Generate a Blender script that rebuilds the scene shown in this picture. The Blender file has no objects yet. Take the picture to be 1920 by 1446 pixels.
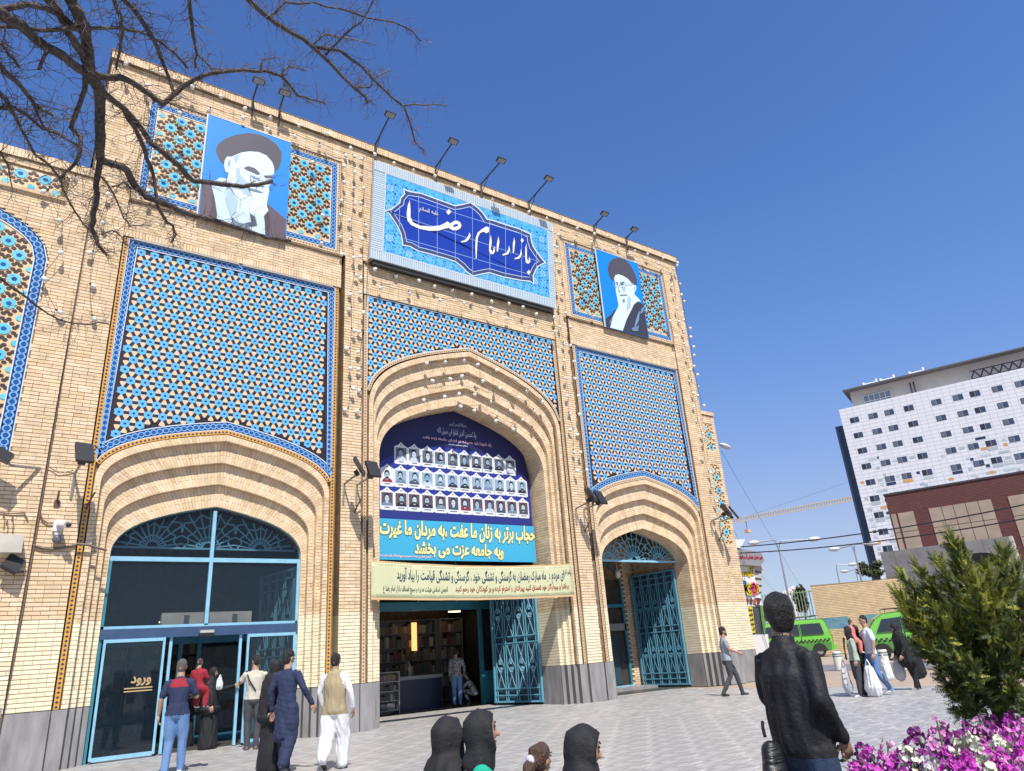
import bpy, bmesh, math, random
import numpy as np
from mathutils import Vector, Matrix
random.seed(7); rng = np.random.default_rng(7)
S = bpy.context.scene
COL = S.collection
R = math.radians
# ------------------------------------------------------------ camera
CAMY, CAMZ = -17.577, 1.45
FPX = 1316.0
_up = np.array([-251, -3409, FPX]); _up = _up/np.linalg.norm(_up)
_u = np.array([1942, 365, FPX]); _u = _u/np.linalg.norm(_u)
_u = _u-_up*_u.dot(_up); _u /= np.linalg.norm(_u)
_w = np.cross(_up, _u)
if _w[2] < 0: _w = -_w
RM = np.stack([_u, _w, _up])            # rows: world axes expressed in camera axes (x right, y down, z forward)
CP = np.array([0, CAMY, CAMZ])
cam = bpy.data.cameras.new('camera'); co = bpy.data.objects.new('camera', cam); COL.objects.link(co)
m = Matrix.Identity(4)
for i in range(3):
    m[i][0] = RM[i][0]; m[i][1] = -RM[i][1]; m[i][2] = -RM[i][2]; m[i][3] = CP[i]
co.matrix_world = m
cam.sensor_width = 36; cam.lens = FPX/1920*36; cam.clip_start = .05; cam.clip_end = 3000
S.camera = co
# ------------------------------------------------------------ light
L_DIR = Vector((0.184, 0.558, -0.809))
W = bpy.data.worlds.new('World'); S.world = W; W.use_nodes = True
nt = W.node_tree; bg = nt.nodes['Background']
sk = nt.nodes.new('ShaderNodeTexSky'); sk.sky_type = 'NISHITA'; sk.sun_disc = False
sk.sun_elevation = R(54); sk.sun_rotation = R(198.2)
sk.altitude = 1000; sk.air_density = 1.0; sk.dust_density = .3; sk.ozone_density = 6
# the whole sky graded once towards the deep spring blue of the photograph (same curve in every direction)
SK = .177
v1 = nt.nodes.new('ShaderNodeMixRGB'); v1.blend_type = 'MULTIPLY'; v1.inputs[0].default_value = 1; v1.inputs[2].default_value = (SK,)*3+(1,)
cv = nt.nodes.new('ShaderNodeRGBCurve')
for ch, P in ((0, ((.093,.072),(.141,.122),(.27,.27),(.5,.44),(1,.56))), (1, ((.18,.168),(.27,.272),(.5,.43),(1,.62))), (2, ((.39,.475),(.558,.655),(.8,.79),(1,.82)))):
    cu = cv.mapping.curves[ch]; cu.points[0].location = (0, 0); cu.points[1].location = P[-1]
    for q in P[:-1]: cu.points.new(*q)
cv.mapping.update()
v2 = nt.nodes.new('ShaderNodeMixRGB'); v2.blend_type = 'MULTIPLY'; v2.inputs[0].default_value = 1; v2.inputs[2].default_value = (1/SK,)*3+(1,)
nt.links.new(sk.outputs[0], v1.inputs[1]); nt.links.new(v1.outputs[0], cv.inputs[1]); nt.links.new(cv.outputs[0], v2.inputs[1]); nt.links.new(v2.outputs[0], bg.inputs[0]); bg.inputs[1].default_value = .125
sd = bpy.data.lights.new('sun', 'SUN'); so = bpy.data.objects.new('sun', sd); COL.objects.link(so)
sd.energy = 4.4; sd.angle = R(.5); sd.color = (1, .95, .87)
so.rotation_euler = L_DIR.to_track_quat('-Z', 'Y').to_euler(); so.location = (-10, -30, 50)
S.view_settings.view_transform = 'Standard'; S.view_settings.look = 'None'
S.view_settings.exposure = .5; S.view_settings.gamma = 1; S.view_settings.use_curve_mapping = False
S.cycles.max_bounces = 6; S.cycles.transparent_max_bounces = 12; S.cycles.use_denoising = True
# ------------------------------------------------------------ photograph to place helpers (where a seen point meets a real plane)
def ray(x, y): return RM @ np.array([x-960., y-723., FPX])
def F(x, y, d=0.):
    r = ray(x, y); p = CP+r*((d-CAMY)/r[1]); return Vector(p)
def G(x, y, z=0.):
    r = ray(x, y); return Vector(CP+r*((z-CAMZ)/r[2]))
def onX(x, y, X):
    r = ray(x, y); return Vector(CP+r*(X/r[0]))
def onplane(x, y, p0, n):
    r = Vector(ray(x, y)); c = Vector(CP); return c+r*((Vector(p0)-c).dot(Vector(n))/r.dot(Vector(n)))
def dist(x, y, t):
    r = ray(x, y); return Vector(CP+r/np.linalg.norm(r)*t)
def proj(P):
    c = RM.T@(np.array(P, float)-CP); return c[0]/c[2]*FPX+960, c[1]/c[2]*FPX+723
# ------------------------------------------------------------ materials
MATS = {}
def mat(name, col, rough=.7, metal=0., var=0., nscale=8., bump=0., bscale=40., island=None, spec=.5, alpha=1., emit=0., col2=None, detail=4, stretch=None, coat=0., trans=0., objrand=False):
    """principled material: colour noise between col and col2, per-piece variation (island = list of colours), bump"""
    if name in MATS: return MATS[name]
    M = bpy.data.materials.new(name); M.use_nodes = True; n = M.node_tree.nodes; l = M.node_tree.links
    b = n['Principled BSDF']; b.inputs['Roughness'].default_value = rough; b.inputs['Metallic'].default_value = metal
    b.inputs['Specular IOR Level'].default_value = spec
    if coat: b.inputs['Coat Weight'].default_value = coat
    if trans: b.inputs['Transmission Weight'].default_value = trans
    c = tuple(col)+(1,)
    out = None
    tc = n.new('ShaderNodeTexCoord'); src = tc.outputs['Object']
    if stretch:
        mp = n.new('ShaderNodeMapping'); mp.inputs['Scale'].default_value = stretch; l.new(src, mp.inputs[0]); src = mp.outputs[0]
    if island:
        ge = n.new('ShaderNodeObjectInfo' if objrand else 'ShaderNodeNewGeometry'); cr = n.new('ShaderNodeValToRGB'); cr.color_ramp.interpolation = 'LINEAR'
        e = cr.color_ramp.elements
        while len(e) < len(island): e.new(.5)
        for i, q in enumerate(island): e[i].position = i/(len(island)-1); e[i].color = tuple(q)+(1,)
        l.new(ge.outputs['Random' if objrand else 'Random Per Island'], cr.inputs[0]); out = cr.outputs[0]
    if var or col2:
        no = n.new('ShaderNodeTexNoise'); no.inputs['Scale'].default_value = nscale; no.inputs['Detail'].default_value = detail
        l.new(src, no.inputs['Vector'])
        mx = n.new('ShaderNodeMixRGB'); rp = n.new('ShaderNodeMapRange'); rp.inputs[1].default_value = .33; rp.inputs[2].default_value = .67
        l.new(no.outputs['Fac'], rp.inputs[0]); l.new(rp.outputs[0], mx.inputs[0])
        if out is None:
            mx.inputs[1].default_value = c
            mx.inputs[2].default_value = (tuple(col2)+(1,)) if col2 else tuple(max(0, q*(1-var)) for q in col)+(1,)
        else:
            mx.blend_type = 'MULTIPLY'; l.new(out, mx.inputs[1]); mx.inputs[2].default_value = (1-var,)*3+(1,)
        out = mx.outputs[0]
    if out is not None: l.new(out, b.inputs['Base Color'])
    else: b.inputs['Base Color'].default_value = c
    if bump:
        no = n.new('ShaderNodeTexNoise'); no.inputs['Scale'].default_value = bscale; no.inputs['Detail'].default_value = 5; l.new(src, no.inputs['Vector'])
        bp = n.new('ShaderNodeBump'); bp.inputs['Strength'].default_value = bump; bp.inputs['Distance'].default_value = .02
        l.new(no.outputs['Fac'], bp.inputs['Height']); l.new(bp.outputs[0], b.inputs['Normal'])
    if emit: b.inputs['Emission Color'].default_value = c; b.inputs['Emission Strength'].default_value = emit
    if alpha < 1: b.inputs['Alpha'].default_value = alpha
    MATS[name] = M; return M
def lin(r, g, b, k=.80):
    return tuple((((q/255+.055)/1.055)**2.4 if q > 10 else q/3294)*k for q in (r, g, b))
def pm(r, g, b, k=.80, **kw): return mat('print_%02x%02x%02x' % (r, g, b), lin(r, g, b, k), kw.pop('rough', .5), **kw)
# ------------------------------------------------------------ mesh builder
class MB:
    def __init__(s): s.v = []; s.f = []; s.m = []; s.mats = []; s.cur = 0
    def use(s, mt):
        if mt not in s.mats: s.mats.append(mt)
        s.cur = s.mats.index(mt); return s
    def add(s, vs, fs):
        o = len(s.v); s.v.extend([tuple(q) for q in vs])
        for f in fs: s.f.append(tuple(i+o for i in f)); s.m.append(s.cur)
    def box(s, x0, x1, y0, y1, z0, z1):
        s.add([(x0,y0,z0),(x1,y0,z0),(x1,y1,z0),(x0,y1,z0),(x0,y0,z1),(x1,y0,z1),(x1,y1,z1),(x0,y1,z1)],
              [(0,3,2,1),(4,5,6,7),(0,1,5,4),(1,2,6,5),(2,3,7,6),(3,0,4,7)])
    def obox(s, c, hx, hy, hz, M=None, rz=0):
        M = M or Matrix.Rotation(rz, 3, 'Z'); c = Vector(c)
        p = [c+M@Vector((a*hx, b*hy, d*hz)) for d in (-1,1) for a, b in ((-1,-1),(1,-1),(1,1),(-1,1))]
        s.add(p, [(0,3,2,1),(4,5,6,7),(0,1,5,4),(1,2,6,5),(2,3,7,6),(3,0,4,7)])
    def quad(s, a, b, c, d): s.add([a,b,c,d], [(0,1,2,3)])
    def poly(s, pts): s.add(pts, [tuple(range(len(pts)))])
    def prism(s, pts, dv, back=False):
        """pts: polygon facing the viewer; dv: vector to its back"""
        n = len(pts); dv = Vector(dv); P = [Vector(p) for p in pts]
        fs = [tuple(range(n))]+[(i, i+n, (i+1)%n+n, (i+1)%n) for i in range(n)]
        if back: fs.append(tuple(range(2*n-1, n-1, -1)))
        s.add(P+[p+dv for p in P], fs)
    def tube(s, pts, r, n=6, cap=True, flat=None):
        P = [Vector(p) for p in pts]; k = len(P)
        rr = r if isinstance(r, (list, tuple)) else [r]*k
        t0 = (P[1]-P[0]).normalized(); a = t0.orthogonal().normalized(); vs = []; fs = []
        for i, p in enumerate(P):
            t = ((P[min(i+1,k-1)]-P[max(i-1,0)])).normalized()
            a = (a-t*a.dot(t)); a = a.normalized() if a.length > 1e-6 else t.orthogonal().normalized(); b = t.cross(a)
            for j in range(n):
                an = 2*math.pi*j/n; vs.append(p+(a*math.cos(an)+b*math.sin(an))*rr[i])
        for i in range(k-1):
            for j in range(n): fs.append((i*n+j, i*n+(j+1)%n, (i+1)*n+(j+1)%n, (i+1)*n+j))
        if cap: fs.append(tuple(range(n-1,-1,-1))); fs.append(tuple((k-1)*n+j for j in range(n)))
        s.add(vs, fs)
    def lathe(s, c, prof, n=12, M=None):
        """prof: list of (radius, height)"""
        c = Vector(c); vs = []; fs = []; M = M or Matrix.Identity(3)
        for r, z in prof:
            for j in range(n):
                an = 2*math.pi*j/n; vs.append(c+M@Vector((r*math.cos(an), r*math.sin(an), z)))
        for i in range(len(prof)-1):
            for j in range(n): fs.append((i*n+j, i*n+(j+1)%n, (i+1)*n+(j+1)%n, (i+1)*n+j))
        fs.append(tuple(range(n-1,-1,-1))); fs.append(tuple((len(prof)-1)*n+j for j in range(n)))
        s.add(vs, fs)
    def ell(s, c, rx, ry, rz, n=10, k=7, M=None):
        c = Vector(c); M = M or Matrix.Identity(3); vs = [c+M@Vector((0,0,rz))]; fs = []
        for i in range(1, k):
            th = math.pi*i/k
            for j in range(n):
                an = 2*math.pi*j/n; vs.append(c+M@Vector((rx*math.sin(th)*math.cos(an), ry*math.sin(th)*math.sin(an), rz*math.cos(th))))
        vs.append(c+M@Vector((0,0,-rz)))
        for j in range(n): fs.append((0, 1+j, 1+(j+1)%n))
        for i in range(k-2):
            for j in range(n): a = 1+i*n; fs.append((a+j, a+n+j, a+n+(j+1)%n, a+(j+1)%n))
        a = 1+(k-2)*n; e = len(vs)-1
        for j in range(n): fs.append((e, a+(j+1)%n, a+j))
        s.add(vs, fs)
    def mesh(s, name, smooth=False):
        me = bpy.data.meshes.new(name); me.from_pydata(s.v, [], s.f)
        for q in s.mats: me.materials.append(q)
        if len(s.mats) > 1: me.polygons.foreach_set('material_index', s.m)
        if smooth: me.polygons.foreach_set('use_smooth', [True]*len(s.f))
        me.update(); return me
    def build(s, name, mt=None, parent=None, smooth=False, **pr):
        if mt is not None and not s.mats: s.mats = [mt]
        me = s.mesh(name, smooth); return link(name, me, parent, **pr)
def link(name, data, parent=None, loc=None, **pr):
    o = bpy.data.objects.new(name, data); COL.objects.link(o)
    if parent: o.parent = parent; o.matrix_parent_inverse = Matrix.Translation(parent.location).inverted() if loc is None else Matrix.Identity(4)
    if loc is not None: o.location = loc
    for k, v in pr.items(): o[k] = v
    return o
def thing(name, label, cat, loc=(0,0,0), group=None):
    o = bpy.data.objects.new(name, None); COL.objects.link(o); o.location = loc; o.empty_display_size = .2
    o['label'] = label; o['category'] = cat
    if group: o['group'] = group
    return o
def tag(o, label, cat, group=None):
    o['label'] = label; o['category'] = cat
    if group: o['group'] = group
    return o
def recenter(o):
    """move a single-mesh thing's origin to the middle of its base"""
    me = o.data; n = len(me.vertices); a = np.empty(n*3); me.vertices.foreach_get('co', a); a = a.reshape(-1, 3)
    c = np.array([(a[:,0].min()+a[:,0].max())/2, (a[:,1].min()+a[:,1].max())/2, a[:,2].min()])
    me.vertices.foreach_set('co', (a-c).ravel()); me.update(); o.location = Vector(c); return o
# ============================================================ FACADE
CREAM = [(.71,.53,.32),(.76,.58,.37),(.79,.61,.42),(.74,.54,.35),(.81,.65,.45),(.66,.47,.28)]
PAINT = [(.80,.70,.49),(.84,.75,.55),(.78,.67,.46),(.82,.73,.53)]
M_brick = mat('buff_brick', (.6,.45,.28), .9, island=CREAM, var=.22, nscale=3.5, bump=.5, bscale=60, spec=.2)
M_bpaint = mat('cream_painted_brick', (.8,.7,.5), .8, island=PAINT, var=.16, nscale=3, bump=.35, bscale=60, spec=.25)
M_brick1 = mat('buff_brick_single', (.6,.45,.28), .9, island=CREAM, var=.22, nscale=3.5, bump=.5, bscale=60, spec=.2, objrand=True)
M_bpaint1 = mat('cream_painted_brick_single', (.8,.7,.5), .8, island=PAINT, var=.16, nscale=3, bump=.35, bscale=60, spec=.25, objrand=True)
M_mort = mat('mortar', (.26,.18,.105), .95, var=.35, nscale=6, spec=.1)
M_mortp = mat('painted_mortar', (.40,.33,.20), .95, var=.3, nscale=6, spec=.1)
M_dado = mat('grey_stone', (.27,.26,.26), .55, island=[(.24,.235,.245),(.30,.29,.285),(.27,.265,.26)], var=.35, nscale=2.2, bump=.25, bscale=30, stretch=(2.5,2.5,.6))
M_dadoj = mat('grey_joint', (.10,.10,.10), .9)
M_blue = mat('dark_blue_tile', (.012,.045,.16), .25, var=.3, nscale=30)
M_lblue = mat('light_blue_tile', (.20,.42,.78), .25, var=.15, nscale=12)
M_star = mat('blue_star_tile', (.13,.36,.70), .25, island=[(.11,.33,.68),(.16,.40,.74),(.12,.42,.72),(.19,.36,.72)])
M_starc = mat('navy_centre_tile', (.01,.05,.17), .25)
M_peach = mat('peach_tile', (.72,.47,.29), .4, island=[(.74,.48,.30),(.70,.50,.27),(.78,.50,.34),(.66,.46,.24)])
M_black = mat('black_tile', (.020,.016,.022), .3, island=[(.018,.014,.02),(.035,.022,.03),(.022,.022,.022)])
M_turq = mat('turquoise_tile', (.10,.46,.66), .3, island=[(.09,.44,.66),(.14,.52,.68),(.12,.48,.60)])
M_brown = mat('brown_tile', (.05,.022,.018), .35, island=[(.055,.022,.018),(.045,.025,.03),(.07,.028,.015)])
M_sand = mat('sand_tile', (.66,.42,.17), .5, var=.3, nscale=10, col2=(.60,.47,.30))
M_yel = mat('yellow_tile', (.70,.36,.06), .4, var=.25, nscale=12)
M_brickflat = mat('buff_cut_brick', (.62,.45,.28), .9, var=.2, nscale=14)
M_white = mat('white_line', (.55,.60,.66), .5)
M_bmetal = mat('blue_painted_metal', (.12,.34,.46), .45, var=.12, nscale=5, bump=.1)
M_bmetald = mat('navy_painted_metal', (.035,.075,.16), .5, var=.2, nscale=7)
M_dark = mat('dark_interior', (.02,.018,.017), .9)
DZ = 1.09; CRZ = 2.71; CH = .0845; BL = .29
XL, XR = .34, 22.45
main = thing('brick_bazaar_building', 'big cream brick bazaar building with three pointed arches and blue tile panels', 'building', (11.4, 0, 0))
Bk = MB(); Bp = MB()          # brick pieces, painted brick pieces
Bm = MB()                     # wall bodies
BRICKS_NEAR = []              # bricks built one by one
def brick_quad(x0, x1, z0, z1, y, t=.012):
    b = Bp if z0 < CRZ else Bk
    j = rng.uniform(-.003, .004); y = y+j
    e = rng.uniform(-.003,.003,4)
    v = [(x0+e[0],y,z0),(x1+e[1],y,z0+e[2]),(x1+e[1],y,z1),(x0+e[0],y,z1+e[3]),(x0,y+t+.01,z0),(x1,y+t+.01,z0),(x1,y+t+.01,z1),(x0,y+t+.01,z1)]
    b.add(v, [(0,1,2,3),(0,4,5,1),(1,5,6,2),(2,6,7,3),(3,7,4,0)])
def brick_rect(x0, x1, z0, z1, y, soldier=False, solid=None, near=False, inside=None, hole=None):
    """courses of single bricks whose faces stand at y on a mortar bed"""
    g = .014
    if solid is not None:
        if z0 < CRZ < z1:
            Bm.use(M_mortp).box(x0, x1, y+.013, solid, z0, CRZ); Bm.use(M_mort).box(x0, x1, y+.013, solid, CRZ, z1)
        else: Bm.use(M_mortp if z0 < CRZ else M_mort).box(x0, x1, y+.013, solid, z0, z1)
    if soldier:
        n = max(1, round((x1-x0)/.075)); w = (x1-x0)/n
        for i in range(n): brick_quad(x0+i*w+.004, x0+(i+1)*w-.004, z0+.005, z1-.005, y)
        return
    n = max(1, round((z1-z0)/CH)); h = (z1-z0)/n
    for i in range(n):
        za = z0+i*h+g/2; zb = z0+(i+1)*h-g/2; x = x0-(BL*.5 if i % 2 else 0)*(1 if (x1-x0) > .4 else .6)
        first = True
        while x < x1-.02:
            w = BL if rng.random() > .12 else BL/2
            if first and i % 2 == 0 and (x1-x0) < .35: w = (x1-x0)*.62
            a = max(x, x0)+.004; b = min(x+w, x1)-.004; x += w; first = False
            if b-a < .03: continue
            if hole is not None:
                hl = hole((za+zb)/2)
                if hl and a < hl[1] and b > hl[0]:
                    if hl[0]-a > .03: brick_quad(a, hl[0], za, zb, y)
                    if b-hl[1] > .03: brick_quad(hl[1], b, za, zb, y)
                    continue
            if inside is not None:
                if not inside((a+b)/2, (za+zb)/2): continue
            if near and len(BRICKS_NEAR) < 300 and za < 4.2: BRICKS_NEAR.append((a, b, za, zb, y)); continue
            brick_quad(a, b, za, zb, y)
# ---- piers (front plane y=0)
PIERS = [(XL, 1.21), (7.07, 7.64), (15.10, 15.70), (21.55, XR)]
for i, (a, b) in enumerate(PIERS): brick_rect(a, b, DZ, 13.12, 0., solid=1.0, near=(i == 0))
# ---- bays
class Bay: pass
def mkbay(c, hw, hb, C, k):
    B = Bay(); B.c = c; B.hw = hw; B.hb = hb; B.C = C; B.k = k; return B
# curves C0..C5: (half width, spring z, apex z)
BA = [mkbay(4.08, 2.73, 2.90, [(2.80,5.85,7.22),(2.70,5.80,7.10),(2.58,5.68,6.94),(2.44,5.20,6.42),(2.30,4.70,5.91),(2.16,4.20,5.38)], .35),
      mkbay(11.42, 3.58, 3.72, [(3.62,8.58,10.95),(3.52,8.48,10.83),(3.39,8.40,10.66),(3.26,7.98,10.16),(3.13,7.55,9.65),(3.00,7.14,9.14)], .40),
      mkbay(18.76, 2.73, 2.92, [(2.80,5.85,7.27),(2.70,5.80,7.15),(2.58,5.68,6.99),(2.44,5.20,6.47),(2.30,4.70,5.96),(2.16,4.22,5.44)], .35)]
YC = [.10, .10, .10, .24, .38, .52]
def arch_h(t, k): t = abs(t); return math.sqrt(max(0, 1-t*t))-k*t*(1-t)
def arch_z(B, i, x):
    w, zs, za = B.C[i]; t = (x-B.c)/w
    if abs(t) >= 1: return zs
    return zs+(za-zs)*arch_h(t, B.k)
def curve(B, i, z0, n=44, N=None):
    """points from the bottom left jamb over the arch to the bottom right jamb"""
    w, zs, za = B.C[i]; P = []
    for j in range(n+1):
        an = math.pi*(1-j/n); t = math.cos(an); P.append((B.c+w*t, zs+(za-zs)*arch_h(t, B.k)))
    return [(B.c-w, z0)]+P+[(B.c+w, z0)]
def resamp(P, n):
    P = np.array(P); d = np.r_[0, np.cumsum(np.hypot(*np.diff(P, axis=0).T))]; s = np.linspace(0, d[-1], n+1)
    return np.c_[np.interp(s, d, P[:,0]), np.interp(s, d, P[:,1])]
def band(B, i, y, rows, mt_mortar=M_mort):
    """bricks standing radially between curve i (outer) and i+1 (inner), running down both jambs"""
    wi, zsi, zai = B.C[i+1]; wo = B.C[i][0]
    # jambs
    for sgn in (-1, 1):
        xa, xb = sorted((B.c+sgn*wi, B.c+sgn*wo))
        n = round((zsi-DZ)/CH); h = (zsi-DZ)/n
        for q in range(n):
            z0 = DZ+q*h+.005; z1 = DZ+(q+1)*h-.005
            if q % 3 == 1: mid = xa+(xb-xa)*rng.uniform(.4,.6); brick_quad(xa, mid-.003, z0, z1, y); brick_quad(mid+.003, xb, z0, z1, y)
            else: brick_quad(xa, xb, z0, z1, y)
        Bm.use(M_mortp).box(xa+(.002 if sgn<0 else 0), xb-(0 if sgn<0 else .002), y+.013, y+.2, DZ, CRZ); Bm.use(M_mort).box(xa+(.002 if sgn<0 else 0), xb-(0 if sgn<0 else .002), y+.013, y+.2, CRZ, zsi)
    # arch
    inn = [(B.c-wi, zsi)]+curve(B, i+1, zsi)[1:-1]+[(B.c+wi, zsi)]; out = [(B.c-wo, zsi)]+curve(B, i, zsi)[1:-1]+[(B.c+wo, zsi)]
    L = sum(math.dist(out[j], out[j+1]) for j in range(len(out)-1)); n = int(L/.083); n += n % 2
    A = resamp(inn, n); O = resamp(out, n)
    for q in range(n):
        cuts = [0, 1] if rows == 1 else ([0, .62, 1] if q % 2 else [0, .36, .98, 1][:3]+[1] if rows == 3 else [0, .36, 1])
        cuts = sorted(set(cuts))
        for a, b in zip(cuts[:-1], cuts[1:]):
            p = [A[q]+(O[q]-A[q])*(a+.008), A[q+1]+(O[q+1]-A[q+1])*(a+.008), A[q+1]+(O[q+1]-A[q+1])*(b-.008), A[q]+(O[q]-A[q])*(b-.008)]
            m0 = (p[0]+p[3])/2; m1 = (p[1]+p[2])/2; e = .035
            p = [p[0]+(p[1]-p[0])*e, p[1]-(p[1]-p[0])*e, p[2]-(p[2]-p[3])*e, p[3]+(p[2]-p[3])*e]
            yy = y+rng.uniform(-.003, .004)
            v = [(u[0], yy, u[1]) for u in p]+[(u[0], y+.02, u[1]) for u in p]
            Bk.add(v, [(3,2,1,0) if False else (0,1,2,3),(0,4,5,1),(1,5,6,2),(2,6,7,3),(3,7,4,0)])
        Bm.use(M_mort).add([(A[q][0], y+.013, A[q][1]),(A[q+1][0], y+.013, A[q+1][1]),(O[q+1][0], y+.013, O[q+1][1]),(O[q][0], y+.013, O[q][1])], [(0,1,2,3)])
def soffit(B, i, y0, y1, courses=True, zb=DZ, bm=None, painted=True):
    """the return of a step: bricks laid along the curve between two depths"""
    P = curve(B, i, zb); P = resamp(P, int(sum(math.dist(P[j], P[j+1]) for j in range(len(P)-1))/CH))
    c = np.array([B.c, B.C[i][1]])
    for q in range(len(P)-1):
        a, b = P[q], P[q+1]; d = b-a; nrm = np.array([d[1], -d[0]]); nrm = nrm/np.linalg.norm(nrm)   # towards the opening
        e = .06; a2 = a+d*e; b2 = b-d*e
        bb = Bp if max(a[1], b[1]) < CRZ else Bk
        ycuts = [y0]+([y0+(y1-y0)*.3] if q % 2 and y1-y0 > .3 else [])
        if y1-y0 > .5: ycuts = [y0]+[y0+.28*k+(.14 if q % 2 else 0) for k in range(1, int((y1-y0)/.28)) if y0+.28*k+(.14 if q % 2 else 0) < y1-.05]
        ycuts.append(y1)
        for s0, s1 in zip(ycuts[:-1], ycuts[1:]):
            o = nrm*rng.uniform(0, .004)
            bb.add([(a2[0]+o[0], s0+.003, a2[1]+o[1]),(b2[0]+o[0], s0+.003, b2[1]+o[1]),(b2[0]+o[0], s1-.003, b2[1]+o[1]),(a2[0]+o[0], s1-.003, a2[1]+o[1]),
                    (a2[0]-nrm[0]*.012, s0+.003, a2[1]-nrm[1]*.012),(b2[0]-nrm[0]*.012, s0+.003, b2[1]-nrm[1]*.012),(b2[0]-nrm[0]*.012, s1-.003, b2[1]-nrm[1]*.012),(a2[0]-nrm[0]*.012, s1-.003, a2[1]-nrm[1]*.012)],
                   [(0,1,2,3),(0,4,5,1),(1,5,6,2),(2,6,7,3),(3,7,4,0)])
        Bm.use(M_mortp if max(a[1], b[1]) < CRZ else M_mort).add([(a[0]-nrm[0]*.008, y0, a[1]-nrm[1]*.008),(b[0]-nrm[0]*.008, y0, b[1]-nrm[1]*.008),(b[0]-nrm[0]*.008, y1, b[1]-nrm[1]*.008),(a[0]-nrm[0]*.008, y1, a[1]-nrm[1]*.008)], [(0,1,2,3)])
DEPTH = [.60, 1.55, 1.25]
for bi, B in enumerate(BA):
    band(B, 1, .085, 1)                       # trim ring
    for i in (2, 3, 4): band(B, i, YC[i+1], 2)
    for i in (2, 3, 4): soffit(B, i, YC[i] if i > 2 else .085, YC[i+1])
    soffit(B, 5, .52, DEPTH[bi])
    # lintel between the lower and upper tile panels
    z0 = 12.02
    brick_rect(B.c-B.hb, B.c+B.hb, z0+.2, 13.12, .06, solid=1.0)
    brick_rect(B.c-B.hb, B.c+B.hb, z0, z0+.2, .06, soldier=True, solid=1.0)
    Bm.use(M_mort).box(B.c-B.hb, B.c+B.hb, .07, 1.0, z0-.001, z0)
    # side faces of the piers are their own bodies; wall behind the tile panel down to the arch
    xs = np.linspace(B.c-B.hb, B.c+B.hb, 60)
    for a, b in zip(xs[:-1], xs[1:]):
        zz = max(arch_z(B, 2, a), arch_z(B, 2, b)) if abs(a-B.c) < B.C[2][0]-.01 and abs(b-B.c) < B.C[2][0]-.01 else None
        if zz is None:
            if abs((a+b)/2-B.c) > B.C[2][0]: Bm.use(M_mort).box(a, b, .16, 1.0, DZ, z0)
            continue
        Bm.use(M_mort).box(a, b, .70, 1.0, max(arch_z(B,5,a), arch_z(B,5,b))+.02, z0)
# upper storey wall
def upper_in(x, z):
    for B in (BA[0], BA[2]):
        if abs(x-B.c) < 2.80 and 13.14 < z < 16.55: return False
    return True
for a, b, c, d in ((XL, XR, 13.12, 13.16), (XL, BA[0].c-2.81, 13.16, 16.54), (BA[0].c+2.81, BA[2].c-2.81, 13.16, 16.54), (BA[2].c+2.81, XR, 13.16, 16.54), (XL, XR, 16.54, 17.28)): brick_rect(a, b, c, d, 0.)
Bm.use(M_mort).box(XL, XR, .13, 2.0, 13.12, 17.28)
for a, b in ((XL, BA[0].c-2.8), (BA[0].c+2.8, BA[2].c-2.8), (BA[2].c+2.8, XR)): Bm.box(a, b, .013, .13, 13.12, 17.28)
for B in (BA[0], BA[2]): Bm.box(B.c-2.8, B.c+2.8, .013, .13, 16.55, 17.28)
# ledges under the upper storey and the parapet cap
for B in BA: Bm.use(M_mort).box(B.c-B.hb+.02, B.c+B.hb-.02, .005, .1, 13.06, 13.119)
brick_rect(XL-.04, XR+.06, 17.28, 17.54, -.11, soldier=True); Bm.use(M_mort).box(XL-.04, XR+.06, -.097, 1.2, 17.281, 17.54)
Bm.use(M_mort).box(XL-.06, XR+.08, -.12, 1.2, 17.541, 17.57)
# end pilaster and flanks
Bm.use(M_mort).box(XL, XR-.01, 2.0, 9.0, 11.0, 17.28); Bm.box(XL, XL+.3, 1.0, 9.0, 0, 17.28); Bm.box(XR-.3, XR, 1.001, 9.0, 0, 17.28); Bm.box(XL+.3, XR-.3, 8.7, 9.0, 0, 11)
Bm.box(XR, XR+.12, .06, 1.0, 1.09, 17.28); brick_rect(XR+.005, XR+.115, 1.1, 17.27, .05)
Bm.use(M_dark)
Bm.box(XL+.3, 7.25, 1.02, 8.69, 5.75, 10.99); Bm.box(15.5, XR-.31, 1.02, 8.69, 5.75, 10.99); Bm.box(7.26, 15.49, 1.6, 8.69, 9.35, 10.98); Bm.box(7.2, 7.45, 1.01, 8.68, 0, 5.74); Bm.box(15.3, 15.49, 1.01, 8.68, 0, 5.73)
# flank facing left above the wing
for i in range(int((17.28-13.4)/CH)):
    z = 13.4+i*CH
    for q in range(4):
        y = .01+q*BL-(BL/2 if i % 2 else 0); a = max(y, .01)+.004
        Bk.add([(XL-.012, a, z+.005),(XL-.012, y+BL-.004, z+.005),(XL-.012, y+BL-.004, z+CH-.005),(XL-.012, a, z+CH-.005)], [(3,2,1,0)])
# ---- individually built bricks of the left pier
bp_root = main
import itertools
for (a, b, z0, z1, y) in BRICKS_NEAR:
    k = MB(); w = (b-a)/2; h = (z1-z0)/2; e = rng.uniform(-.002,.002,3)
    k.add([(-w,0,-h),(w,0,-h+e[0]),(w,0,h),(-w,0,h+e[1]),(-w,.02,-h),(w,.02,-h),(w,.02,h),(-w,.02,h)], [(0,1,2,3),(0,4,5,1),(1,5,6,2),(2,6,7,3),(3,7,4,0)])
    o = k.build('brick', M_bpaint1 if z0 < CRZ else M_brick1); o.parent = main; o.matrix_parent_inverse = Matrix.Translation(main.location).inverted()
    o.location = ((a+b)/2, y+rng.uniform(-.003,.004), (z0+z1)/2)
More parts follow.
